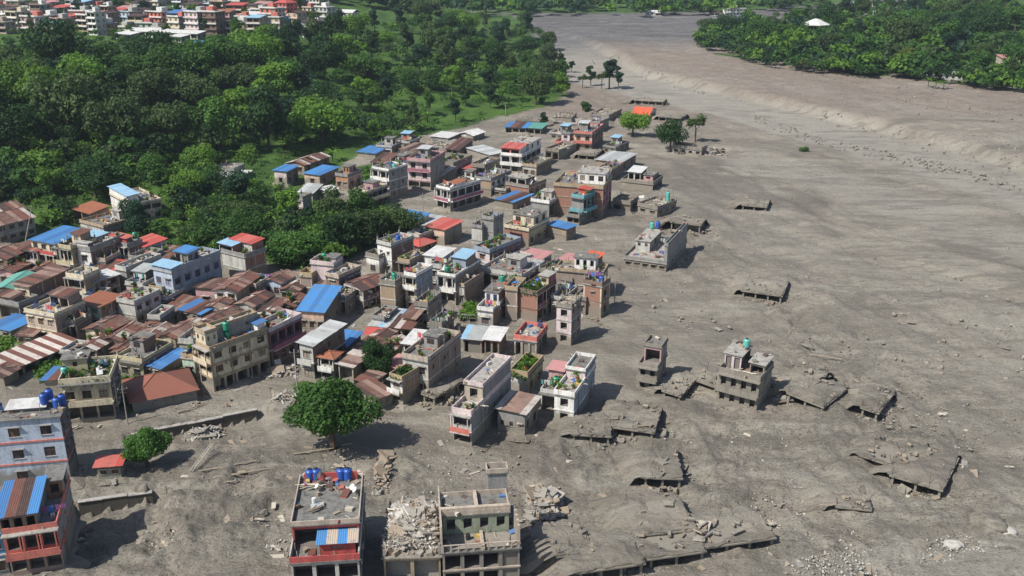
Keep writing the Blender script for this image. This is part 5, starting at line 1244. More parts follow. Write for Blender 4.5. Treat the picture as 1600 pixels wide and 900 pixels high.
H('white house with two dark windows beside the deep blue roof', (612, 231), (592, 228), (620, 223), 14, 'w2', 'b', 'white', 'brown', 'flat')
H('four-storey white house with balconies and blank grey side', (607, 268), (580, 264), (638, 260), 46, 'v2', 'n2', 'white', 'grey', 'flat', bal=1, rail='white', trim='white', tanks=[('teal', .9, .4)])
H('cream two-storey corner house with dark verandas', (574, 302), (553, 298), (604, 291), 26, 'w2', 'v4', 'cream', 'grey', 'flat', bal=2, trim='cream', tanks=[('teal', .2, .8, .8)], up=[(.3, .9, .35, .7, 2.0, 'pink', 'flat', 'b', 'b', 'pink')])
H('four-storey pink and white house with long grey side', (672, 254), (639, 250), (690, 241), 44, 'w2,w2,v2,b', 'b', 'palepink', 'grey', 'flat', bal=1, rail='magenta', trim='pink', junk=4)
H('weathered tin-roofed house in the upper jumble of ruins', (652, 238), (630, 233), (668, 228), 8, 'h2', 'h1', 'grey', 'brown', 'mb:rustpale', pitch=.05)
H('ruined flat-roofed house at the top of the jumble', (640, 226), (620, 223), (650, 218), 8, 'h2', 'b', 'offwhite', 'brown', 'flat', junk=3)
H('mud-spattered house in the jumble left of the pink house', (634, 249), (612, 246), (645, 240), 10, 'h2', 'b', 'grey', 'grey', 'flat', junk=4, mud=True)
H('low house with pale blue-white roof by the rice terraces', (700, 219), (676, 215), (713, 212), 6, 'b', 'b', 'white', 'grey', 'mb:white', pitch=.06)
H('half-buried white shed at the edge of the terraces', (739, 216), (719, 212), (751, 209), 5, 'b', 'b', 'white', 'grey', 'gy:white', name='shed')
H('low garden-roofed house with a white curved canopy', (708, 259), (692, 254), (728, 245), 20, 'v1', 'h2', 'offwhite', 'grey', 'flat', plants=8)
H('pale sheet-roofed shed half sunk in mud behind the four-storey houses', (765, 246), (738, 233), (781, 240), 6, 'b', 'b', 'offwhite', 'offwhite', 'mb:grey', pitch=.05, name='shed')
H('tall white and red house with red sheet awning', (815, 245), (788, 240), (836, 228), 28, 'v2,v2', 'v4', 'white', 'white', 'flat', trim='white', rail='white', bal=2, up=[(.0, .9, .0, .35, 2.2, 'coral', 'red', 'g2'), (0, 1, .4, 1, 2.8, 'white', 'flat', 'w2', 'w2', 'white')])
H('long grey building with white window frames in the north block', (767, 283), (746, 278), (793, 269), 26, 'b', 'w4', 'tbrick', 'white', 'flat', junk=6, trim='grey')
H('red-topped brick house in the north block', (738, 265), (722, 262), (748, 258), 12, 'b', 'b', 'brick', 'dbrick', 'mb:red', pitch=.06)
H('squat brick house with cream posts and roof columns', (826, 294), (793, 287), (849, 283), 18, 'b', 'h3', 'brick', 'brown', 'flat', frame='cream', up=[(.05, .8, .1, .6, 2.2, 'offwhite', 'flat', 'g2')])
H('white corner house with crimson balconies and orange roof terrace', (703, 298), (683, 293), (750, 284), 34, 'v2', 'v4', 'white', 'white', 'flat', rail='magenta', bal=2, trim='white', up=[(.45, 1, .2, .5, 1.2, 'magenta', 'orust', 'b')], junk=4, plants=3)
H('mud-filled house with collapsed blue tin roof', (801, 323), (777, 317), (829, 311), 5, 'b', 'b', 'mud', 'mud', 'mb:bluerust', pitch=.05)
H('light grey block house with rooftop debris near the brick house', (858, 319), (830, 315), (876, 309), 24, 'b', 'v2', 'grey', 'offwhite', 'flat', junk=5, trim='white')
H('teal blue sided house with small red roof', (912, 311), (893, 308), (930, 304), 40, 'b', 'v3', 'grey', 'teal', 'flat', bal=2, rail='teal', trim='teal', up=[(.0, .9, .6, .95, 1.5, 'red', 'red', 'b')])
H('broad red brick house with cream frame tapering into the mud', (942, 296), (865, 291), (958, 279), 46, 'b', 'h3', 'brick', 'magenta', 'flat', frame='cream', trim='tan', junk=4, dmax=14, up=[(.42, .98, .35, .95, 3.0, 'white', 'flat', 'w3', 'w2', 'white')])
H('three-storey cream and red house with rows of dark windows', (925, 210), (897, 208), (942, 197), 28, 'w2', 'w4', 'peach', 'dbrick', 'flat', trim='coral', rail='coral', bal=1, junk=3)
H('pinkish block behind the cream and red house', (937, 193), (924, 191), (948, 186), 14, 'b', 'b', 'pink', 'grey', 'flat')
H('low red-trimmed wing left of the cream and red house', (896, 227), (870, 223), (905, 217), 11, 'g3', 'b', 'palepink', 'grey', 'flat', trim='coral')
H('gutted concrete house with black openings on the mud lane', (873, 238), (852, 235), (900, 228), 14, 'g2', 'b', 'grey', 'mud', 'flat', mud=True)
H('brown brick house with dull slate blue roof', (970, 254), (934, 248), (987, 241), 16, 'b', 'h2', 'tbrick', 'brown', 'mb:grey', pitch=.04)
H('half-buried house with white curved sheet on its roof', (1020, 292), (972, 286), (1033, 281), 8, 'b', 'g2', 'beige', 'mud', 'flat', mud=True, up=[(.1, .5, .3, .9, 2.4, 'offwhite', 'white', 'g2'), (.6, .9, .3, .9, 2.0, 'pink', 'flat', 'h1')], junk=4)
H('drowned dark concrete frame right of the red brick house', (985, 320), (960, 315), (991, 311), 12, 'g2', 'g1', 'mud', 'mud', 'flat', mud=True)
H('mud-spattered grey house with green tank and red cone on its roof', (1027, 328), (998, 321), (1055, 317), 12, 'w2', 'w3', 'offwhite', 'grey', 'flat', tanks=[('teal', .75, .8, .3), ('teal', .75, .8, 1.9)], mud=True)
H('small house with vivid orange-red roof near the river bank', (1013, 180), (990, 177), (1018, 172), 8, 'b', 'b', 'white', 'white', 'gx:orange', pitch=.35)
H('low white row with dark doorways buried by the trees', (1096, 238), (1052, 232), (1100, 233), 7, 'h4', 'b', 'offwhite', 'mud', 'flat', mud=True, junk=0)
H('low shop row under blue and pinkish tin sheets', (822, 204), (790, 202), (829, 197), 5, 'g3', 'b', 'grey', 'grey', 'mb:bluerust', pitch=.08)
H('low stall with dark green sheet roof', (845, 205), (826, 203), (851, 198), 5, 'g2', 'b', 'grey', 'grey', 'mb:teal', pitch=.08)
H('mud-plastered block at the north edge', (893, 184), (868, 182), (897, 177), 8, 'b', 'b', 'beige', 'mud', 'flat', mud=True, parapet=False)
H('ruined pinkish house among debris north of the tall houses', (950, 185), (926, 181), (962, 174), 6, 'b', 'h1', 'beige', 'mud', 'flat', mud=True, junk=4)
H('house with blue roof and balcony behind the dark trees', (643, 347), (613, 340), (668, 336), 26, 'v2,g2', 'b', 'palepink', 'cream', 'mb:blue', pitch=.08, bal=1, rail='palepink')
H('yellowish house with pale tin roof between blue and red roofs', (668, 353), (648, 348), (690, 340), 18, 'w1', 'b', 'yellow', 'offwhite', 'mb:grey', pitch=.06)
H('peach house with bright red roof and grey side', (694, 359), (669, 352), (716, 346), 26, 'w1', 'b', 'peach', 'grey', 'mb:red', pitch=.06)
H('lone white house half hidden on the dark slope', (365, 267), (345, 262), (370, 259), 12, 'n1', 'b', 'white', 'grey', 'flat')
H('small white canopy shed below the lone slope house', (384, 278), (366, 276), (386, 272), 6, 'g1', 'b', 'white', 'grey', 'mb:white', name='shed', pitch=.05)
# ================================================================ around the mud bank, centre
H('long narrow grey house with red and white striped balcony end', (736, 651), (706, 646), (800, 588), 50, 'v1,v1,h1', 'b', 'offwhite', 'grey', 'flat', bal=1, rail='coral', trim='palepink', deck=DECKW, dmax=30,
  up=[(0, 1, .28, 1, 2.8, 'beige', 'par', 'h1', 'b', 'grey')], junk=5, frame='grey')
H('low annex with rusty and grey sheet roof below the garden house', (820, 646), (778, 637), (840, 622), 36, 'n3', 'h2', 'grey', 'mud', 'mb:rustpale', pitch=.05)
H('grey and white house with lush green roof garden', (824, 590), (797, 586), (850, 564), 30, 'b', 'h2', 'white', 'yellow', 'flat', plants=34, junk=0)
H('recessed house with stacked concrete balconies and green tank', (868, 617), (848, 613), (886, 592), 34, 'v1', 'b', 'offwhite', 'grey', 'flat', bal=1, tanks=[('green', .6, .5)], up=[(0, 1, .6, 1, 2.4, 'pink', 'pink', 'b')], plants=4)
H('white house with blue terrace wall standing at the mud edge', (897, 621), (867, 615), (928, 574), 46, 'h1', 'b', 'white', 'bluegrey', 'flat', trim='white', rail='blue', plants=8, up=[(0, 1, .5, 1, 1.6, 'palepink', 'par', 'b')], dmax=14)
# ================================================================ standing in the mud plain
H('pale grey house with tall side wall, red door and roof tanks, alone in the mud', (1041, 414), (977, 403), (1066, 378), 13, 'w5', 'b', 'grey', 'grey', 'flat', deck=DECKW, junk=5, tanks=[('blue', .3, .95, 3.1), ('teal', .18, .9, 3.1)],
  up=[(.08, .42, .35, .9, 2.6, 'offwhite', 'flat', 'n2', 'h1', 'grey'), (.93, 1, .02, 1, 4.2, 'grey', 'par', 'b', 'b', 'grey')], trim='grey')
H('slim mud-coated tower with white and red top room', (1027, 577), (997, 573), (1044, 556), 38, 'h2', 'b', 'mud', 'mud', 'flat', mud=True, junk=0, bal=1, trim='mud', up=[(.1, 1, .35, 1, 2.8, 'pink', 'par', 'g1', 'b', 'grey')])
H('mud-coated concrete block with collapsed roof, green and blue tanks', (1186, 597), (1121, 584), (1211, 574), 48, 'h4', 'b', 'mud', 'mud', 'flat', mud=True, junk=3, bal=1, trim='mud', tilt=(0, 1.2), tanks=[('teal', .34, .85, 2.95), ('blue', .8, .95, .2)],
  up=[(0, .42, .3, 1, 2.7, 'palepink', 'flat', 'g2', 'g1', 'mud'), (.62, .98, .35, .95, 1.9, 'mud', 'flat', 'g1', 'b', 'mud')])
# ================================================================ the two big blocks at the bottom
H('flat-roofed block with four blue tanks, red rail and blue striped awning', (561, 874), (454, 882), (571, 772), 62, 'g3,h3', 'b', 'offwhite', 'dgrey', 'flat', bal=0, trim='offwhite', parapet=False, junk=2, dmax=26, wmax=14, name='apartment_block', cat='apartment block', stair=False,
  up=[(.0, 1, .22, .97, 2.8, 'red', 'par', 'g1', 'b', 'dgrey'), (.42, .95, .07, .215, 1.7, 'red', 'bluestripe', 'w1', 'w1', 'red')], deck=DECK, tanks=[('blue', .16, .93, 3.2), ('blue', .26, .935, 3.2), ('blue', .66, .92, 3.2), ('blue', .77, .91, 3.2)])
M_, x0, x1, y0, y1, h, rt = HOUSES['flat-roofed block with four blue tanks, red rail and blue striped awning']
block('railing', W('red'), rt, x0 - .1, x1 + .1, y0 - .2, y0 - .08, h + .165, h + .95); block('railing', W('offwhite'), rt, x1 - .06, x1 + .1, y0 - .07, y1, h + .165, h + 1.2); block('railing', W('offwhite'), rt, x0 - .1, x0 + .06, y0 - .07, y1, h + .165, h + 1.2)
block('parapet', W('red'), rt, x0 + .6, x1 - .6, y0 + .90 * (y1 - y0), y0 + .915 * (y1 - y0), h + 3.21, h + 4.3)
rr_ = random.Random(4)
for q in range(16): clutter(M_ @ Vector((x0 + rr_.uniform(.08, .92) * (x1 - x0), y0 + rr_.choice([rr_.uniform(.78, .9), rr_.uniform(.4, .85)]) * (y1 - y0), h + 3.21)), rr_.uniform(0, 3), rr_, 'four-tank block')
H('gutted tan storey carrying the rubble heap between the two big blocks', (688, 870), (599, 873), (692, 792), 40, 'g2', 'b', 'tan', 'grey', 'flat', mud=True, parapet=False, junk=1, stair=False, dmax=14, trim='tan')
H('block with green facade, concrete beams and two mud-covered decks', (812, 856), (692, 865), (800, 792), 55, 'g4', 'g2', 'mud', 'grey', 'flat', bal=0, trim='beige', junk=2, dmax=18, wmax=14, name='apartment_block', cat='apartment block', deck=DECK, parapet=False, stair=False,
  up=[(.02, .90, .38, .87, 2.7, 'green', 'par', 'h4', 'b', 'grey'), (.66, .93, .88, 1.06, 5.6, 'grey', 'par', 'b', 'b', 'grey')], win='red')
M_, x0, x1, y0, y1, h, rt = HOUSES['block with green facade, concrete beams and two mud-covered decks']; w_, d_ = x1 - x0, y1 - y0
block('roof_beam', W('beige'), rt, x0 + .45 * w_, x0 + .45 * w_ + .45, y0 + .385 * d_, y0 + .86 * d_, h + 3.31, h + 3.75)
block('roof_beam', W('beige'), rt, x0 - .1, x1 - .08 * w_, y0 + .372 * d_, y0 + .372 * d_ + .5, h + 3.0, h + 3.95)
block('roof_beam', W('beige'), rt, x0 + .5 * w_, x0 + .5 * w_ + .4, y0 - .3, y0 + .37 * d_, h + .165, h + .62)
block('mud_layer', DECKM, rt, x0 + .1, x1 - .1, y0 + .05, y0 + .36 * d_, h + .163, h + .26)
for k in range(11): block('railing_post', W('beige'), rt, x0 + k * w_ / 10.2, x0 + k * w_ / 10.2 + .12, y0 - .25, y0 - .13, h + .165, h + 1.1)
block('railing', W('beige'), rt, x0, x1, y0 - .255, y0 - .12, h + 1.103, h + 1.2); block('side_wall', W('beige'), rt, x0 - .14, x0 - .004, y0 - .2, y1, h + .2, h + 3.9); 
for k in range(4): block('column', W('beige'), rt, x1 - .3, x1 + .05, y0 + .02 + k * .12 * d_, y0 + .02 + k * .12 * d_ + .3, h + .27, h + 3.2)
# ================================================================ buried roofs in the mud plain
slab('two slumped mud-coated slabs beside the tank block, upper one', (1263, 614), (1237, 602), (1284, 590), 12, tilt=(4, -3))
slab('mud-coated slab tilted below the upper slumped slab', (1284, 640), (1230, 622), (1318, 608), 10, tilt=(-3, 5))
slab('thin mud slab with dark gap left of the tank block', (1118, 612), (1090, 596), (1128, 596), 5)
slab('mud roof slab with broken bars right of the slim tower', (1062, 622), (1034, 617), (1090, 598), 7, tilt=(2, 4))
slab('small mud roof poking out east of the slumped slabs', (1370, 652), (1345, 645), (1390, 625), 5, tilt=(0, 4))
slab('low mud roof with red scrap under its front edge at far right', (1470, 771), (1392, 748), (1495, 722), 9)
slab('narrow mud slab with dark gap joining the far right roof', (1392, 736), (1346, 717), (1404, 712), 5)
slab('half-sunk mud slab with bright front crack, lower right', (1357, 806), (1308, 812), (1372, 788), 5, cols=False)
slab('square mud roof with dark front opening, centre bottom', (1064, 752), (1007, 751), (1056, 712), 10)
slab('broad mud roof with dark notch behind the square mud roof', (1020, 683), (956, 674), (1031, 648), 6)
slab('thin mud slab on short columns below the white and blue house', (952, 688), (895, 683), (950, 660), 7)
slab('large mud roof at the bottom with long dark opening', (1086, 832), (1006, 850), (1072, 780), 16)
slab('tilted mud slab beside the concrete beam block', (928, 866), (870, 880), (908, 826), 16, tilt=(0, 6))
slab('long low mud ledge with tangled bars at bottom centre right', (1209, 845), (1105, 872), (1195, 806), 10)
slab('mud ledge over a dark gap at the bottom edge', (1005, 885), (905, 898), (985, 852), 16)
slab('long mud ledge with dark gap running along the bottom', (1100, 866), (935, 892), (1080, 830), 12)
slab('mud roof with sharp dark right end in the open plain', (1221, 466), (1162, 454), (1219, 444), 7)
slab('flat mud roof far out on the smooth plain', (1197, 328), (1160, 324), (1199, 318), 4, bars=False)
slab('concrete roof slab lying by the overgrown house wall', (679, 628), (668, 621), (714, 604), 6)
slab('mud house with dark right end north of the grey roof house', (1094, 355), (1048, 350), (1102, 347), 9)
slab('dark row of flooded stalls near the orange roof', (1063, 187), (1031, 183), (1066, 181), 5, bars=False)
slab('dark flooded roof by the far river bend', (1036, 161), (992, 158), (1038, 157), 4, bars=False)
slab('mud mound hut by the north trees', (842, 192), (811, 190), (846, 181), 5, bars=False)
slab('sunken mud roof left of the brown brick house', (930, 246), (905, 243), (935, 237), 5)
# ================================================================ retaining walls
WETC = flat('wet_dark_concrete', (.10, .09, .075), .8)
for (seg, hh), lab in zip(WALLS, ('long concrete retaining wall between mud street and lower bank', 'short pale retaining wall below the mint hut')):
    (ax, ay), (bx, by) = seg; L = math.hypot(bx - ax, by - ay); a = math.atan2(by - ay, bx - ax)
    r = empty('retaining_wall', (ax, ay, 0), a); tag(r, lab, 'wall')
    n = int(L / 2.6)
    for i in range(n):
        h0 = random.uniform(-.1, .12)
        block('wall_panel', WETC, r, i * L / n + .02, (i + 1) * L / n - .02, -.38 + random.uniform(-.03, .03), .22, -hh - 1.2, .02 + h0)
        block('coping', DECKW, r, i * L / n + .01, (i + 1) * L / n - .01, -.5, .3, .025 + h0, .13 + h0)
# ================================================================ rubble between the two big blocks
def world_h(px, py): return at(px, py)
c0, c1 = at(578, 905), at(690, 905); c2 = at(690, 800); cx = (c0.x + c1.x) / 2; cyy = (c0.y + c2.y) / 2
RUB = [flat('rubble_pale', (.36, .335, .29), .9), flat('rubble_white', (.52, .50, .46), .9), flat('rubble_brown', (.30, .24, .18), .9), flat('rubble_grey', (.28, .26, .23), .9)]
def pile_at(cx, cy, rx, ry, h, z0=0, p=1.0):
    def f(g):
        while True:
            x, y = g.uniform(-1, 1), g.uniform(-1, 1)
            if x * x + y * y < 1: break
        return Vector((cx + x * rx, cy + y * ry, z0 + h * (1 - (x * x + y * y)) ** p + g.uniform(-.1, .25)))
    return f
def heap(name, label, px, py, wpx, dpx, h, n, smin, smax, mats, seed, z0=0.0):
    p = at(px, py); s = .937 * (py + 110) / 75 ; rx = wpx / 2 / s; q = at(px, py - dpx); ry = max(1.0, (q.y - p.y) / 2)
    cx, cy = p.x, (p.y + q.y) / 2
    r = empty(name, (cx, cy, p.z)); tag(r, label, 'rubble')
    v, f = [], []; k = 18; rr = random.Random(seed)
    m = MB()
    G = {}
    for i in range(k + 1):
        for j in range(k + 1):
            x, y = 2 * i / k - 1, 2 * j / k - 1; d = min(1, max(abs(x), abs(y)) ** 2 * .5 + (x * x + y * y) * .35)
            G[i, j] = (x * rx * 1.05, y * ry * 1.05, -.4 + z0 * (1 if max(abs(x), abs(y)) < .96 else 0) + h * (1 - d) + rr.uniform(-.2, .2))
    for i in range(k):
        for j in range(k): m.quad(G[i, j], G[i + 1, j], G[i + 1, j + 1], G[i, j + 1])
    m.build('rubble_core', mats[-1], r)
    g = random.Random(seed); b = MB()
    for i in range(n):
        x, y = g.uniform(-1, 1), g.uniform(-1, 1); d = min(1, max(abs(x), abs(y)) ** 2 * .5 + (x * x + y * y) * .35)
        c = Vector((x * rx, y * ry, -.25 + z0 + h * (1 - d) + g.uniform(0, .45))); L = g.uniform(smin, smax) * (1.6 if g.random() < .12 else 1); w = L * g.uniform(.08, .6); t = g.uniform(.04, .2)
        T = Matrix.Translation(c) @ Matrix.Rotation(g.uniform(0, 6.28), 4, 'Z') @ Matrix.Rotation(g.gauss(0, .5), 4, 'X') @ Matrix.Rotation(g.gauss(0, .4), 4, 'Y')
        b.box(-L / 2, L / 2, -w / 2, w / 2, -t / 2, t / 2, g.choice([0, 0, 1, 2, 3][:len(mats) + 1]) % len(mats), T)
    o = b.build('rubble_pieces', mats, r); o['kind'] = 'stuff'
    big = MB(); big.box(-.5, .5, -.5, .5, -.06, .06); me = [big.mesh('broken_slab', q) for q in mats]
    for i in range(max(3, n // 60)):
        x, y = g.uniform(-.85, .85), g.uniform(-.85, .85); d = min(1, max(abs(x), abs(y)) ** 2 * .5 + (x * x + y * y) * .35); L = smax * g.uniform(.9, 1.8)
        inst('broken_slab', g.choice(me), r, (x * rx, y * ry, z0 + h * (1 - d) + .3), (g.gauss(0, .4), g.gauss(0, .4), g.uniform(0, 3)), (L, L * g.uniform(.25, .7), 1.6))
    return r
heap('rubble_heap', 'tall heap of pale broken slabs between the two big bottom blocks', 644, 902, 84, 66, 2.4, 3400, .2, 1.2, RUB, 3, z0=4.3)
heap('rubble_heap', 'collapsed lattice and slabs right of the concrete beam block', 850, 815, 50, 50, 1.8, 260, .5, 2.0, RUB[:1] + RUB[2:], 5)
heap('rubble_heap', 'tangled white debris at the end of the long retaining wall', 312, 690, 60, 28, .9, 160, .4, 1.6, RUB, 6)
heap('rubble_heap', 'debris jumble in the dark street before the magenta house', 438, 590, 46, 18, .7, 120, .3, 1.3, RUB, 7)
heap('rubble_heap', 'dark debris between tank block and slumped slabs', 1228, 632, 34, 40, 1.0, 160, .4, 2.0, [RUB[2], RUB[3]], 8)
heap('rubble_heap', 'debris right of the slim tower foot', 1052, 606, 20, 22, 1.0, 80, .4, 1.4, [RUB[0], RUB[3]], 9)
heap('rubble_heap', 'wreckage by the low white row and trees', 1110, 246, 60, 14, .9, 90, .5, 2.5, [RUB[2], RUB[3]], 10)
heap('rubble_heap', 'pale sticks and white scraps far right by the mud roof', 1522, 755, 30, 25, .5, 60, .5, 2.2, RUB[:2] + RUB[2:], 12)
heap('rubble_heap', 'broken wall pieces along the street kerb left of the big tree', 455, 628, 70, 14, .6, 150, .3, 1.3, RUB, 13)
heap('rubble_heap', 'tangled bars at the end of the long low mud ledge', 1098, 862, 34, 34, 1.8, 120, .6, 2.6, [RUB[0], RUB[2], RUB[3]], 14)
heap('rubble_heap', 'wreckage piled behind the striped awning block', 592, 770, 26, 60, 1.2, 120, .4, 1.4, [RUB[2], RUB[3]], 15)
heap('rubble_heap', 'broken house remains in the north jumble', 690, 238, 60, 16, 1.5, 160, .5, 2.5, RUB, 16)
heap('rubble_heap', 'debris by the drowned frame at the mud edge', 1000, 322, 26, 12, .8, 60, .4, 2.0, RUB, 17)
heap('rubble_heap', 'scattered wreckage north of the stalls', 880, 196, 60, 12, .8, 70, .6, 2.6, RUB, 18)
# long bars and beams lying in the mud
g = np.random.RandomState(5)
allmud = [[(640, 700), (1000, 620), (1300, 540), (1600, 600), (1600, 900), (560, 900)], [(240, 700), (470, 640), (600, 700), (450, 900), (200, 900)], [(980, 260), (1600, 320), (1600, 620), (1000, 560)]]
DEB = [WOOD, PALEWOOD, RUB[3], RUB[2]]
P = [Vector(p) for p in np.concatenate([scatter_px(g, allmud[0], 420), scatter_px(g, allmud[1], 260), scatter_px(g, allmud[2], 160)])]
chips('driftwood', 'broken timber and slab fragments strewn over the mud', P, 620, .4, 1.9, DEB, 4, flatness=.12)
for i, (px, py, L, a, lab) in enumerate([(352, 732, 9, 18, 'long dark beam lying on the mud below the white debris'), (300, 640, 5, 40, 'thin pole beside the rust-red shed'), (975, 835, 4, -50, 'bleached trunk pointing at the large mud roof'),
    (958, 858, 4.5, -35, 'bleached trunk lying left of the large mud roof'), (490, 708, 6, 12, 'dark plank by the big tree trunk'), (380, 742, 8, 14, 'long thin beam below the debris fan'), (1140, 575, 5, -35, 'dark beam in the mud left of the tank block'), (1290, 560, 6, -28, 'dark beam in the mud above the slumped slabs')]):
    p = at(px, py); b = MB(); b.bar((-L / 2, 0, 0), (L / 2, .3, .15), .14, r2=.1, n=6); b.bar((L * .1, 0, 0), (L * .25, .8, .5), .06, r2=.02, n=4); b.bar((-L * .2, 0, 0), (-L * .05, -.7, .4), .05, r2=.02, n=4)
    o = b.build('fallen_beam', PALEWOOD if 'bleached' in lab else WOOD); o.location = p + Vector((0, 0, .2)); o.rotation_euler = (0, 0, R(a)); tag(o, lab, 'beam')
gp = random.Random(12); P = []
for c_, w_, d_, rz_ in PERIM:
    for q in range(int((w_ + d_) * .9)):
        s_ = gp.random(); o_ = gp.uniform(.3, 1.6); l = Vector((gp.uniform(-w_ / 2, w_ / 2), -d_ / 2 - o_, 0)) if s_ < .45 else Vector((w_ / 2 + o_, gp.uniform(-d_ / 2, d_ / 2), 0))
        p_ = c_ + Matrix.Rotation(rz_, 3, 'Z') @ l; P.append(Vector((p_.x, p_.y, g1(p_.x, p_.y) + .05)))
chips('wall_foot_debris', 'boards, stones and scraps washed up against the house walls', P, 2600, .25, 1.3, [WOOD, PALEWOOD, RUB[3], RUB[0], DECKM, SHEETS['rust'][1]], 15, flatness=.3)
P = [Vector(p) for p in scatter_px(np.random.RandomState(8), [(560, 560), (480, 610), (330, 640), (240, 560), (300, 450), (500, 470), (620, 330), (640, 240), (880, 210), (980, 330), (960, 520), (720, 620)], 600)]
chips('street_debris', 'boards, tin scraps and broken masonry lying in the muddy lanes', P, 800, .4, 1.8, [WOOD, PALEWOOD, RUB[0], RUB[3], SHEETS['rust'][1], SHEETS['grey'][0]], 14, flatness=.2)
# stones
ST = flat('river_stone_pale', (.44, .42, .38), .9); ST2 = flat('river_stone', (.26, .235, .20), .95)
def region_pts(specs, seed):
    g = np.random.RandomState(seed); return np.concatenate([scatter_px(g, p, n) for p, n in specs])
stones('pebbles', 'pale stones scattered through the flood mud', region_pts([
    ([(380, 830), (450, 800), (460, 870), (380, 880), (320, 860)], 260), ([(220, 760), (330, 740), (420, 800), (400, 900), (230, 900)], 420),
    ([(1230, 860), (1300, 790), (1400, 850), (1540, 830), (1560, 860), (1380, 900), (1240, 900)], 1300), ([(1100, 780), (1300, 700), (1320, 860), (1120, 850)], 700),
    ([(1280, 640), (1600, 640), (1500, 820), (1280, 760)], 500), ([(960, 620), (1300, 640), (1260, 720), (1080, 720)], 450), ([(560, 740), (700, 690), (720, 760), (620, 800)], 160)], 3), .04, .2, ST, 9)
stones('boulders', 'grey brown clods and stones in the mud', region_pts([(allmud[0], 3800), (allmud[1], 900), ([(1210, 470), (1280, 500), (1270, 545), (1230, 530)], 160), ([(1400, 480), (1520, 500), (1500, 560), (1400, 540)], 120)], 4), .05, .24, ST2, 10)
stones('river_bank_stones', 'line of boulders along the river edge', region_pts([([(1170, 175), (1200, 182), (1330, 225), (1460, 250), (1600, 290), (1600, 302), (1440, 262), (1300, 232), (1180, 192)], 420), ([(920, 80), (1010, 66), (1030, 84), (925, 100)], 160),
    ([(1380, 160), (1430, 150), (1440, 165), (1370, 172)], 60)], 6), .15, .65, ST2, 11, 3)
stones('far_mud_clods', 'dark clods on the far mud flats', region_pts([([(980, 90), (1150, 90), (1400, 140), (1600, 170), (1600, 280), (1250, 180), (1000, 125)], 900), ([(840, 40), (1100, 35), (1080, 70), (860, 80)], 300), ([(1000, 230), (1600, 330), (1600, 600), (1000, 500)], 500)], 8), .15, .6, ST2, 12)
for px, py, s, lab in [(1545, 818, 3.0, 'largest brown boulder at the lower right edge'), (1500, 800, 1.8, 'flat brown boulder left of the largest boulder'), (1575, 830, 1.3, 'small boulder at the far lower right'), (1490, 852, 1.3, 'pale boulder by the stone patch at lower right'), (1435, 850, 1.6, 'split grey boulder in the pale stone patch')]:
    g_ = np.random.RandomState(int(px)); bm_ = bpy.data.meshes.new('tmp'); import bmesh; bb = bmesh.new(); bmesh.ops.create_icosphere(bb, subdivisions=4, radius=.9)
    v = np.array([q.co[:] for q in bb.verts]); f = [[w.index for w in q.verts] for q in bb.faces]; bb.free()
    nn_ = fbm(v[:, 0] * 3 + px + v[:, 2] * 2, v[:, 1] * 3 - v[:, 2] * 2.3, 1.6, 4); v = v * (1 + .38 * np.round(nn_ * 5)[:, None] / 5 + .1 * nn_[:, None]) * [s, s * .75, s * .42]
    me = idx_mesh('boulder', v, f, GROUND_M if 'brown' in lab or 'grey' in lab else ST); o = link(bpy.data.objects.new('boulder', me))
    o.location = at(px, py); tag(o, lab, 'boulder')
# wrecked lattice mast
def mast(px, py, L, az, lab):
    b = MB(); p = at(px, py)
    for k in range(int(L)):
        a = .5
        for q in range(4):
            x, y = (q % 2 - .5) * a, (q // 2 - .5) * a; x2, y2 = ((q + 1) % 2 - .5) * a, (q // 2 - .5) * a
            b.bar((x, y, k), (x, y, k + 1), .05, n=3); b.bar((x, y, k), (x2, y2, k + 1), .03, n=3)
    o = b.build('lattice_mast', PALEWOOD); o.location = p + Vector((0, 0, .4)); o.rotation_euler = (R(84), 0, R(az)); tag(o, lab, 'mast')
mast(299, 742, 7, 170, 'fallen lattice mast leaning from the white debris'); mast(868, 838, 7, 25, 'bent lattice mast lying by the concrete beam block')
# poles
def pole(px, py, h, lab, lean=0):
    p = at(px, py); r = empty('utility_pole', p); tag(r, lab, 'utility pole', 'utility poles'); r.rotation_euler = (0, R(lean), .3)
    b = MB(); b.bar((0, 0, -1), (0, 0, h), .13, r2=.09, n=7); b.build('pole', DECKW, r)
    b = MB(); b.bar((-.8, 0, h - .6), (.8, 0, h - .6), .06, n=4); b.bar((-.5, 0, h - 1.2), (.5, 0, h - 1.2), .05, n=4); b.build('crossarm', STEEL, r)
    b = MB()
    for x in (-.7, 0, .7): b.bar((x, 0, h - .55), (x, 0, h - .3), .05, n=5)
    b.build('insulator', DISHM, r)
for q in [(38, 386, 11, 'leaning pole in front of the bright blue roof at left', 18), (200, 664, 7, 'pole standing beside the retaining wall near the small tree'), (465, 612, 8, 'pole at the corner of the long pale tin roof house'), (662, 352, 9, 'pole between the blue and yellowish houses'),
          (668, 610, 5, 'short pole on the slab by the overgrown wall'), (960, 478, 6, 'bare post at the foot of the brick tower house'), (172, 95, 12, 'far pole on the wooded slope'), (757, 40, 16, 'pale mast above the distant trees'), (790, 190, 8, 'pole at the edge of the terraces')]: pole(*q)
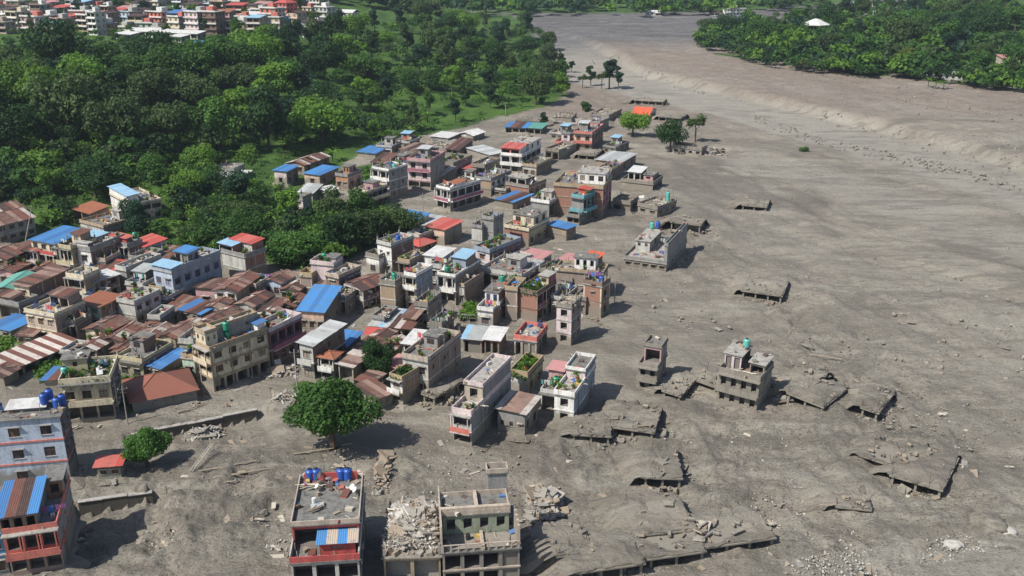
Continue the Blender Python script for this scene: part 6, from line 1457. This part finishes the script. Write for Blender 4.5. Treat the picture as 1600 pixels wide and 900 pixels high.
# ================================================================ far town on the plateau
FT = [ # px, base py, width m, storeys, depth m, wall, side, roof, words
 (8, 52, 10, 2, 8, 'beige', 'grey', 'flat', 'beige house at the left end of the far town'), (18, 30, 12, 2, 9, 'white', 'grey', 'mb:rust', 'white far house with rust roof at upper left'),
 (32, 44, 11, 3, 9, 'cream', 'beige', 'flat', 'cream far house beside dark trees'), (58, 52, 12, 3, 9, 'pink', 'palepink', 'flat', 'pink and white far house with terraces'), (50, 22, 12, 2, 9, 'offwhite', 'grey', 'gy:rust', 'far house with brown roof behind the pink one'),
 (82, 40, 14, 2, 10, 'grey', 'dgrey', 'flat', 'grey far block in the left of the far town'), (78, 18, 12, 2, 9, 'white', 'grey', 'mb:pink', 'far white house with pink roof'), (100, 26, 12, 2, 9, 'offwhite', 'grey', 'mb:red', 'far house with wide red roof'),
 (112, 42, 12, 2, 9, 'white', 'palepink', 'mb:red', 'white and red far house above the trees'), (130, 42, 11, 3, 8, 'coral', 'pink', 'flat', 'coral far house in the middle left'), (120, 14, 12, 2, 9, 'cream', 'grey', 'flat', 'small cream far house at the top edge'),
 (155, 55, 7, 4, 7, 'white', 'offwhite', 'flat', 'tall narrow white far tower above the slope'), (168, 54, 9, 2, 8, 'palepink', 'brown', 'flat', 'pinkish far house next to the white tower'), (150, 24, 11, 2, 9, 'grey', 'grey', 'flat', 'grey far house behind the white tower'),
 (173, 34, 6, 3, 7, 'orange', 'orange', 'flat', 'slim orange-walled far house between grey roofs'), (188, 32, 11, 2, 9, 'white', 'green', 'mb:red', 'far house with small red awning'), (205, 34, 12, 2, 9, 'paleblue', 'grey', 'flat', 'pale blue far house'), (196, 50, 12, 1, 9, 'white', 'grey', 'flat', 'low white far house in the greenery'),
 (180, 12, 12, 2, 9, 'offwhite', 'grey', 'flat', 'off-white far house at the top edge'), (222, 18, 12, 2, 9, 'offwhite', 'beige', 'mb:rust', 'far beige house with rusty roof'), (232, 44, 12, 1, 9, 'mint', 'grey', 'flat', 'low mint far house'),
 (252, 34, 15, 2, 10, 'coral', 'pink', 'flat', 'large salmon pink far house with two window rows'), (262, 50, 12, 1, 9, 'orange', 'orange', 'gx:rust', 'low orange-walled far house'), (284, 36, 14, 2, 10, 'peach', 'beige', 'mb:blue', 'far house with wide bright blue roof'),
 (250, 8, 12, 2, 9, 'beige', 'grey', 'flat', 'beige far house at the very top'), (282, 52, 9, 3, 8, 'cream', 'grey', 'flat', 'cream far house above the white roofs'), (306, 30, 13, 3, 9, 'offwhite', 'grey', 'mb:rust', 'far off-white house with stacked balconies'),
 (318, 12, 16, 2, 10, 'paleblue', 'white', 'mb:lblue', 'far house with large sky blue roof'), (312, 54, 11, 4, 9, 'palepink', 'grey', 'flat', 'tall balconied far house right of centre'), (334, 54, 12, 4, 9, 'dbrick', 'brown', 'flat', 'tall dark brick far house'),
 (328, 34, 12, 2, 9, 'white', 'white', 'flat', 'white far house with rooftop dome'), (352, 34, 12, 2, 9, 'pink', 'grey', 'mb:orust', 'far pink house with orange roof'), (346, 16, 12, 2, 9, 'peach', 'grey', 'flat', 'far peach house at the top edge'), (372, 22, 14, 2, 9, 'coral', 'coral', 'mb:red', 'far house with row of coral arches'),
 (384, 42, 10, 2, 8, 'offwhite', 'grey', 'flat', 'far off-white house among palms'), (395, 38, 12, 2, 9, 'white', 'grey', 'mb:white', 'broad far house under a white roof'), (372, 8, 11, 2, 9, 'cream', 'grey', 'mb:rust', 'cream far house, topmost right'), (412, 20, 12, 2, 9, 'pink', 'grey', 'mb:pink', 'far pink house above the red one'),
 (428, 46, 12, 4, 9, 'coral', 'palepink', 'flat', 'big red and white tiered far house'), (448, 26, 12, 3, 9, 'red', 'coral', 'hip:red', 'far crimson house with hipped roof'), (440, 46, 10, 2, 9, 'green', 'teal', 'mb:teal', 'far house with green glazed upper floor'), (470, 28, 16, 1, 9, 'red', 'coral', 'mb:red', 'long low crimson far building'),
 (486, 26, 8, 2, 8, 'cream', 'beige', 'flat', 'small cream far house at the right end'), (545, 26, 14, 1, 9, 'palepink', 'white', 'gx:white', 'lone far house with pale pink roof between trees'), (522, 24, 8, 1, 7, 'white', 'white', 'gx:white', 'tiny white far house between trees'),
 (225, 57, 26, 1, 8, 'white', 'white', 'mb:white', 'long low building with white roof at the plateau edge'), (285, 60, 24, 1, 7, 'white', 'grey', 'mb:white', 'second long white-roofed building by the blue shed'), (200, 62, 14, 1, 6, 'white', 'grey', 'mb:white', 'short white-roofed shed below the long one'),
 (312, 77, 7, 1, 6, 'grey', 'grey', 'mb:blue', 'tiny shed with vivid blue roof on the slope'), (282, 66, 9, 1, 6, 'white', 'grey', 'mb:white', 'small white shed below the white roofs'), (140, 8, 12, 2, 9, 'blue', 'grey', 'flat', 'bluish far house at the top'), (70, 6, 12, 2, 9, 'orange', 'grey', 'mb:rust', 'orange far house at the top'),
 (205, 4, 12, 2, 9, 'coral', 'grey', 'mb:blue', 'far house with blue roof at the very top'), (418, 2, 12, 2, 9, 'beige', 'grey', 'mb:rust', 'topmost beige far house at the right'), (1018, 24, 12, 1, 8, 'white', 'grey', 'gx:white', 'white house across the river'), (1030, 25, 9, 1, 8, 'offwhite', 'grey', 'gx:white', 'small off-white house across the river'),
 (1147, 24, 18, 2, 9, 'white', 'white', 'flat', 'large white house across the river'), (1116, 25, 10, 1, 8, 'white', 'grey', 'gx:rust', 'house across the river near the large white one'), (1342, 10, 14, 1, 8, 'white', 'grey', 'gx:lblue', 'far pale blue-roofed house above the right wood'),
 (1225, 75, 10, 1, 7, 'orange', 'brown', 'gx:orust', 'orange roofed hut inside the right wood'), (1478, 100, 14, 1, 8, 'offwhite', 'beige', 'mb:white', 'roofless pale house in the right greenery'), (1575, 98, 12, 1, 8, 'cream', 'beige', 'mb:pink', 'cream house at the right edge greenery'), (1490, 124, 16, 1, 5, 'white', 'grey', 'mb:white', 'low white sheds at the edge of the right mud bank'), (1450, 117, 10, 1, 5, 'white', 'grey', 'mb:grey', 'low grey shed at the edge of the right mud bank')]
def small_house(px, py, w, st, d, fc, sc, roof, lab, rng):
    p = at(px, py); h = st * 2.9; rz = R(rng.uniform(-34, -8)) if px < 900 else R(rng.uniform(-12, 12)); r = empty('far_house', p, rz); tag(r, lab, 'house')
    x0, x1, y0, y1 = -w / 2, w / 2, -d / 2, d / 2; b = MB()
    hf, wf, _ = rows(f'v{max(2, int(w / 4))}' if rng.random() < .4 else f'w{max(2, int(w / 3))}', w, st, 2.9, rng); hs, ws, _ = rows(f'w{max(2, int(d / 3))}', d, st, 2.9, rng)
    facade(b, (x0, y0, 0), (1, 0, 0), w, h, hf, 0); facade(b, (x1, y0, 0), (0, 1, 0), d, h, hs, 1)
    b.quad((x1, y1, 0), (x0, y1, 0), (x0, y1, h), (x1, y1, h), 1); b.quad((x0, y1, 0), (x0, y0, 0), (x0, y0, h), (x0, y1, h), 1); b.quad((x0, y0, h), (x1, y0, h), (x1, y1, h), (x0, y1, h), 1); b.box(x0, x1, y0, y1, -6, 0, 1)
    b.build('wall', [W(fc), W(sc), INNER], r); WMS = WINM[rng.choice(['brown', 'white', 'green'])]
    for cx, z, ww, hh in wf: inst('window', rng.choice(WMS), r, (x0 + cx, y0 + .12, z), (0, 0, 0), (ww, 1, hh))
    for cx, z, ww, hh in ws: inst('window', rng.choice(WMS), r, (x1 - .12, y0 + cx, z), (0, 0, math.pi / 2), (ww, 1, hh))
    for k in range(1, st): block('floor_slab', W('white') if rng.random() < .6 else W(fc), r, x0 - .3, x1 + .3, y0 - .8, y0, k * 2.9 - .1, k * 2.9 + .5)
    if roof == 'flat':
        block('roof_slab', rng.choice([DECK, DECKW]), r, x0 - .3, x1 + .3, y0 - .5, y1 + .2, h + .002, h + .2); u = rng.uniform(x0 + .5, 0)
        block('rooftop_room', W(rng.choice([fc, 'white', 'offwhite', 'coral'])), r, u, u + w * .35, 0, y1 - .5, h + .203, h + 2.4)
        block('parapet', W(rng.choice(['white', fc])), r, x0 - .2, x1 + .2, y0 - .45, y0 - .3, h + .203, h + .9)
    else:
        k, stl = roof.split(':'); o = .5; mt = SHEETS[stl][0]
        b = MB()
        def pl(*q): b.poly(q); b.poly([(a_[0], a_[1], a_[2] - .1) for a_ in q[::-1]])
        if k == 'gx': rr = d * .2; pl((x0 - o, y0 - o, h), (x1 + o, y0 - o, h), (x1 + o, 0, h + rr), (x0 - o, 0, h + rr)); pl((x1 + o, y1 + o, h), (x0 - o, y1 + o, h), (x0 - o, 0, h + rr), (x1 + o, 0, h + rr))
        elif k == 'gy': rr = w * .14; pl((x1 + o, y0 - o, h), (x1 + o, y1 + o, h), (0, y1 + o, h + rr), (0, y0 - o, h + rr)); pl((x0 - o, y1 + o, h), (x0 - o, y0 - o, h), (0, y0 - o, h + rr), (0, y1 + o, h + rr))
        elif k == 'hip': rr = d * .3; A_ = [(x0 - o, y0 - o, h), (x1 + o, y0 - o, h), (x1 + o, y1 + o, h), (x0 - o, y1 + o, h)]; t_ = (0, 0, h + rr); [pl(A_[i], A_[(i + 1) % 4], t_) for i in range(4)]
        else: rr = d * .12; pl((x0 - o, y0 - o, h + .1), (x1 + o, y0 - o, h + .1), (x1 + o, y1 + o, h + .1 + rr), (x0 - o, y1 + o, h + .1 + rr))
        b.build('roof', mt, r)
rg = random.Random(77)
for q in FT: small_house(q[0], q[1], q[2] * (.85 if q[2] < 17 else 1), *q[3:], rg)
used = [(q[0], q[1]) for q in FT]; lab_ = set(); tries = 0; made = 0
while made < 46 and tries < 4000:
    tries += 1; x, y = rg.uniform(-5, 520), rg.uniform(2, 54) if rg.random() < .8 else rg.uniform(40, 62)
    if any(abs(x - a) < 13 and abs(y - b) < 7 for a, b in used): continue
    lx, ly, ln = min(FT, key=lambda q: (q[0] - x) ** 2 + ((q[1] - y) * 2.2) ** 2)[0:2] + (min(FT, key=lambda q: (q[0] - x) ** 2 + ((q[1] - y) * 2.2) ** 2)[-1],)
    fc_ = rg.choice(['white', 'offwhite', 'palepink', 'beige', 'cream', 'grey', 'peach', 'paleblue', 'brown', 'pink', 'mint', 'tan']); rf_ = rg.choice(['flat', 'flat', 'flat', 'mb:rust', 'mb:grey', 'gy:rust', 'mb:lblue', 'mb:pink'])
    rel = ('right of' if x > lx else 'left of') if abs(x - lx) > 1.6 * abs(y - ly) else ('below' if y > ly else 'behind')
    lb = f"small {fc_.replace('pale', 'pale ').replace('off', 'off-')} far house {rel} the {ln}"
    if lb in lab_ or len(lb.split()) > 16: continue
    lab_.add(lb); used.append((x, y)); made += 1; small_house(x, y, rg.uniform(7, 11), rg.choice([1, 2, 2, 3]), rg.uniform(6, 9), fc_, rg.choice(['grey', 'brown', 'offwhite', 'beige']), rf_, lb, rg)
# white pavilion in the right wood
p = at(1272, 62); r = empty('pavilion', p); tag(r, 'white hexagonal pavilion with broad white roof above the right wood', 'pavilion')
b = MB(); b.lathe([(9.5, 9.6), (9.6, 10), (2.0, 13.2), (.3, 13.6)], 8); b.build('roof', SHEETS['white'][0], r)
b = MB()
for k in range(6): b.bar((5 * math.cos(k * 1.047), 5 * math.sin(k * 1.047), -2), (5 * math.cos(k * 1.047), 5 * math.sin(k * 1.047), 9.7), .45, n=6)
b.build('column', W('white'), r); b = MB(); b.lathe([(6, -2), (6, 4.5), (6.2, 4.6)], 8); b.build('wall', W('white'), r)
# embankment road far across the river
b = MB(); a_, c_ = at(1105, 6), at(1240, 3); d_ = (c_ - a_); d_.z = 0; nn = Vector((-d_.y, d_.x, 0)).normalized()
for i in range(24):
    s0, s1 = a_ + d_ * (i / 24), a_ + d_ * ((i + 1) / 24)
    T0 = [s0 - nn * 2, s0 + nn * 3, s1 + nn * 3, s1 - nn * 2]; Z = [g1(q.x, q.y) for q in T0]
    b.quad(*[(q.x, q.y, max(Z) + 1.6) for q in T0]); b.quad(*[(q.x, q.y, max(Z) + (1.6 if j > 1 else -2)) for j, q in enumerate([T0[0], T0[3], T0[3], T0[0]])])
o = b.build('embankment_road', DISHM); tag(o, kind='structure')
b = MB()
for k, (px, py, w, dd) in enumerate([(1370, 12, 40, 60), (1385, 18, 40, 30), (1350, 22, 25, 30)]):
    q = at(px, py); z = q.z + .9; b.box(q.x - w / 2, q.x + w / 2, q.y - dd / 2, q.y + dd / 2, z - 4, z)
o = b.build('gravel_flat', RUB[3]); tag(o, kind='structure')
# ================================================================ trees
RG = random.Random(5)
def lone(knd, px, py, hpx, lab, vi=None, fat=1.0, grp=None):
    p = at(px, py); Zc = p.y * cp - (p.z - CAMZ) * sp * 1.0; s_px = FPX / (p.y * cp + (CAMZ - p.z) * sp)
    base = dict(round=9.8, wide=9.7, tall=13, sparse=11.2, bush=3.2, yellow=8.6, hero=9.8)[knd]
    s = hpx / s_px / base / .93
    t = tree(knd, p, s * fat, lab, grp, RG, vi, s); return t
lone('hero', 521, 700, 112, 'big leafy tree standing in the mud left of the overgrown house', 0, 1.05)
lone('hero', 231, 730, 64, 'smaller leafy tree beside the mint hut', 0, 1.0)
lone('hero', 590, 588, 58, 'dark creeper-covered tree behind the striped tin roof', 1, .8)
lone('wide', 988, 215, 42, 'bright round tree left of the orange roof house', 3, .95)
lone('wide', 1047, 238, 50, 'dark leafy tree at the low white row', 1, .85)
lone('sparse', 1086, 222, 46, 'thin olive tree right of the dark leafy tree', 0, 1.3)
for q in [(952, 137, 52, 'tallest poplar of the stand by the river bend', 1), (923, 133, 34, 'left poplar of the stand by the river bend', 0), (940, 138, 28, 'low leafy tree between the poplars', 2), (966, 138, 32, 'right poplar leaning over the river bend', 1), (910, 137, 22, 'bushy tree left of the poplars', 2), (893, 112, 20, 'bare thin tree by the wood tip', 3)]:
    lone('tall' if q[4] != 2 else 'sparse', q[0], q[1], q[2], q[3], q[4] % 2, 1.25)
lone('tall', 850, 198, 26, 'small dark tree by the dark green stall', 0, 1.2)
lone('bush', 915, 173, 14, 'bush on the mud north of the stalls', 1, 1); lone('bush', 1256, 237, 8, 'lone green shrub out on the mud plain', 1, 1.2)
lone('wide', 560, 392, 70, 'wide olive tree hanging over the stepped white-fronted house', 2, 1.0); lone('round', 455, 405, 66, 'pale olive tree behind the rust roofs', 4, 1.0)
# wood on the left slope, tract by tract
NB = 0
AV = [[(340, 255), (390, 255), (390, 285), (340, 285)], [(172, 292), (255, 292), (255, 365), (172, 365)], [(112, 310), (172, 310), (172, 390), (112, 372)], [(395, 236), (530, 236), (525, 292), (395, 292)], [(455, 290), (525, 290), (525, 325), (455, 335)], [(300, 68), (325, 68), (325, 90), (300, 90)],
      [(525, 222), (640, 222), (640, 330), (545, 330), (525, 300)], [(-10, 318), (60, 318), (60, 400), (-10, 400)]]
n1 = forest('lower slope', [(-30, 235), (120, 225), (330, 240), (400, 300), (420, 350), (330, 395), (250, 375), (170, 372), (60, 350), (-30, 320)], 30, ['round', 'round', 'bush', 'wide', 'bush'], .75, 1.3, 1, '', AV, 45)
n2 = forest('middle slope', [(-30, 125), (200, 112), (390, 112), (520, 122), (560, 225), (400, 262), (200, 250), (-30, 240)], 40, ['round', 'wide', 'round', 'wide'], 1.35, 2.2, 2, '', AV, 75)
n3 = forest('upper slope', [(-30, 98), (380, 100), (440, 72), (560, 62), (640, 34), (820, 42), (850, 70), (700, 110), (560, 125), (420, 118), (200, 118), (-30, 118)], 42, ['round', 'wide', 'tall', 'round'], 1.2, 1.8, 3, '', AV, 48)
n4 = forest('hill nose', [(700, 70), (850, 72), (893, 125), (885, 155), (840, 172), (770, 140), (700, 110)], 28, ['round', 'tall', 'round', 'wide'], 1.0, 1.6, 4, '', (), 26)
n5 = forest('dark grove', [(390, 372), (450, 345), (560, 335), (608, 340), (628, 375), (590, 398), (500, 425), (430, 415), (370, 395)], 26, ['round', 'wide', 'round'], .9, 1.35, 5, '', (), 22)
n6 = forest('terrace', [(600, 110), (700, 105), (790, 150), (790, 180), (700, 200), (560, 235), (560, 130)], 34, ['round', 'tall', 'tall', 'sparse', 'round'], .8, 1.25, 6, '', (), 24)
n7 = forest('far town', [(0, 5), (500, 5), (560, 30), (500, 50), (430, 60), (330, 62), (120, 60), (0, 60)], 44, ['round', 'tall'], .7, 1.1, 7, '', (), 24)
n8 = forest('right bank', [(1095, 55), (1200, 80), (1340, 112), (1430, 122), (1600, 142), (1600, 20), (1440, 15), (1200, 45), (1110, 48)], 44, ['round', 'round', 'wide', 'wide', 'sparse'], 1.3, 2.1, 8, '', (), 56)
WL = [[(-30, 92), (180, 94), (380, 98), (430, 72), (560, 58), (640, 30), (820, 38), (893, 125), (880, 160), (800, 178), (640, 212), (540, 262), (400, 262), (330, 250), (-30, 320)], [(-30, 235), (330, 245), (420, 300), (440, 360), (330, 395), (250, 378), (60, 355), (-30, 330)], [(380, 380), (450, 345), (560, 335), (612, 340), (628, 370), (590, 392), (500, 425), (430, 418)]]
wood_mass('wooded_slope', 'dense leafy canopy covering the left hillside between the taller trees', [(WL[0], 520, 1.6, 6.0), (WL[1], 240, 1.2, 3.6), (WL[2], 90, 2, 4), ([(0, 5), (500, 5), (560, 30), (500, 62), (100, 66), (0, 62)], 150, 1.2, 3.2), ([(-30, 66), (100, 66), (420, 74), (380, 98), (-30, 94)], 150, 1.2, 2.8)], 51, .5, 200)
wood_mass('right_bank_wood', 'dense leafy canopy of the wooded right bank', [([(1092, 60), (1200, 100), (1330, 117), (1430, 124), (1600, 146), (1600, 5), (1440, 10), (1300, 30), (1150, 46)], 400, 4, 8), ([(1092, 60), (1200, 98), (1330, 113), (1430, 120), (1600, 142), (1600, 150), (1430, 127), (1330, 121), (1200, 106), (1130, 88), (1090, 76)], 130, 3, 5.5)], 52, .8, 120)
wood_mass('far_bank_wood', 'belt of dark trees on the far bank beyond the mud', [([(-50, 2), (560, -6), (800, 6), (1290, 2), (1290, 13), (1160, 25), (960, 27), (800, 27), (640, 22), (560, 8)], 330, 5, 9)], 53, 1.3, 70)
lone('yellow', 1415, 112, 32, 'yellowish rounded tree at the right bank', 0, 1.2); lone('yellow', 1390, 62, 14, 'small yellow-flowering tree inside the right wood', 0, 1)
print('TREES', n1, n2, n3, n4, n5, n6, n7, n8, TREE_N)
for i, (px, py) in enumerate([(160, 285), (172, 272), (185, 290), (148, 265), (200, 270), (178, 258), (650, 195), (668, 186), (640, 210), (340, 70), (350, 76), (375, 64), (392, 60), (300, 280), (520, 246), (1450, 130), (1462, 132), (1474, 133)]):
    o = link(bpy.data.objects.new('banana_plant', BAN[i % 3])); o.location = at(px, py + 6); s = RG.uniform(1.0, 1.6); o.scale = (s, s, s); o.rotation_euler = (0, 0, RG.uniform(0, 6))
    tag(o, 'clump of arching pale banana leaves ' + ('on the right bank' if px > 1000 else 'on the lower left slope' if py > 240 and px < 320 else 'near the terraces' if px > 500 else 'by the far town'), 'banana plant', 'banana plants')
# undergrowth: one leafy mass
g = np.random.RandomState(21); PP = []
for poly, n in [([(-60, 70), (560, 40), (850, 60), (893, 140), (800, 180), (640, 220), (540, 280), (620, 330), (628, 370), (500, 425), (380, 400), (250, 385), (60, 360), (-60, 330)], 2300), ([(1095, 50), (1420, 10), (1600, -5), (1600, 148), (1430, 124), (1200, 100)], 800),
                ([(-30, 520), (45, 515), (55, 535), (10, 548), (-30, 550)], 60), ([(190, 600), (230, 585), (300, 575), (295, 595), (215, 640), (200, 655)], 60), ([(540, 262), (580, 262), (560, 295)], 30), ([(60, 555), (110, 548), (110, 575), (70, 600)], 120), ([(470, 610), (540, 600), (560, 640), (480, 640)], 30), ([(180, 590), (240, 575), (310, 570), (300, 600)], 40)]:
    k = 0; xs = [p[0] for p in poly]; ys = [p[1] for p in poly]
    while k < n:
        x, y = g.uniform(min(xs), max(xs)), g.uniform(min(ys), max(ys))
        if pin(x, y, poly): PP.append((x, y)); k += 1
X = []
for x, y in PP:
    if any(pin(x, y, a) for a in AV): 
        if g.rand() < .6: continue
    X.append(at(x, y))
X = np.array([tuple(p) for p in X]); nb, nl = len(X), 34
r = g.uniform(.8, 2.6, nb); d = g.normal(size=(nb, nl, 3)); d /= np.linalg.norm(d, axis=2)[..., None]; d[..., 2] = np.abs(d[..., 2])
c = X[:, None] + d * r[:, None, None] * g.uniform(.5, 1, (nb, nl, 1)) * [1, 1, .7]
c = c.reshape(-1, 3); dd = d.reshape(-1, 3)
v = leaves(c, dd, .42, g, .9); col = np.repeat(g.rand(nb), nl) * .6 + g.rand(nb * nl) * .4
me = np_mesh('undergrowth', v, 4, [LEAF['light'], LEAF['mid']], col); me.polygons.foreach_set('material_index', np.repeat((g.rand(nb) < .4).astype(np.int32), nl))
o = link(bpy.data.objects.new('undergrowth', me)); tag(o, 'tangled green undergrowth on the slopes and gardens', kind='stuff')
# a dark mass of far-off wood on the valley side beyond the mud
g = np.random.RandomState(33); L = []
for _ in range(2600):
    x, y = g.uniform(-900, 1500), g.uniform(1010, 2300)
    if inside(np.array([x]), np.array([y]), GREEN_F)[0] and fbm(np.array([x]), np.array([y]), 160, 3)[0] > -.12: L.append((x, y))
L = np.array(L); z = gz(L[:, 0], L[:, 1]); n = len(L); k = 22; d = g.normal(size=(n, k, 3)); d /= np.linalg.norm(d, axis=2)[..., None]; rr = g.uniform(4, 8, (n, 1, 1))
c = np.column_stack([L, z + 4])[:, None] + d * rr * g.uniform(.6, 1, (n, k, 1)); v = leaves(c.reshape(-1, 3), d.reshape(-1, 3), 2.4, g, .9)
me = np_mesh('far_wood', v, 4, LEAF['blue'], g.rand(n * k)); o = link(bpy.data.objects.new('far_wood', me)); tag(o, 'far-off wood covering the valley side', kind='stuff')

# ================================================================ HAZE: the thin blue air of the valley
if HAZE_DENSITY > 0:
    b = MB(); b.box(-4100, 4100, -1000, 3400, -8, 290)
    m = bpy.data.materials.new('valley_haze'); m.use_nodes = True; nt = m.node_tree; nt.nodes.clear()
    out = nt.nodes.new('ShaderNodeOutputMaterial'); pv = nt.nodes.new('ShaderNodeVolumePrincipled'); pv.inputs['Density'].default_value = HAZE_DENSITY
    pv.inputs['Color'].default_value = (.72, .82, 1, 1); pv.inputs['Anisotropy'].default_value = .2
    nt.links.new(pv.outputs[0], out.inputs['Volume']); o = b.build('haze', m); o['kind'] = 'stuff'; o['label'] = 'thin bluish haze filling the valley air'
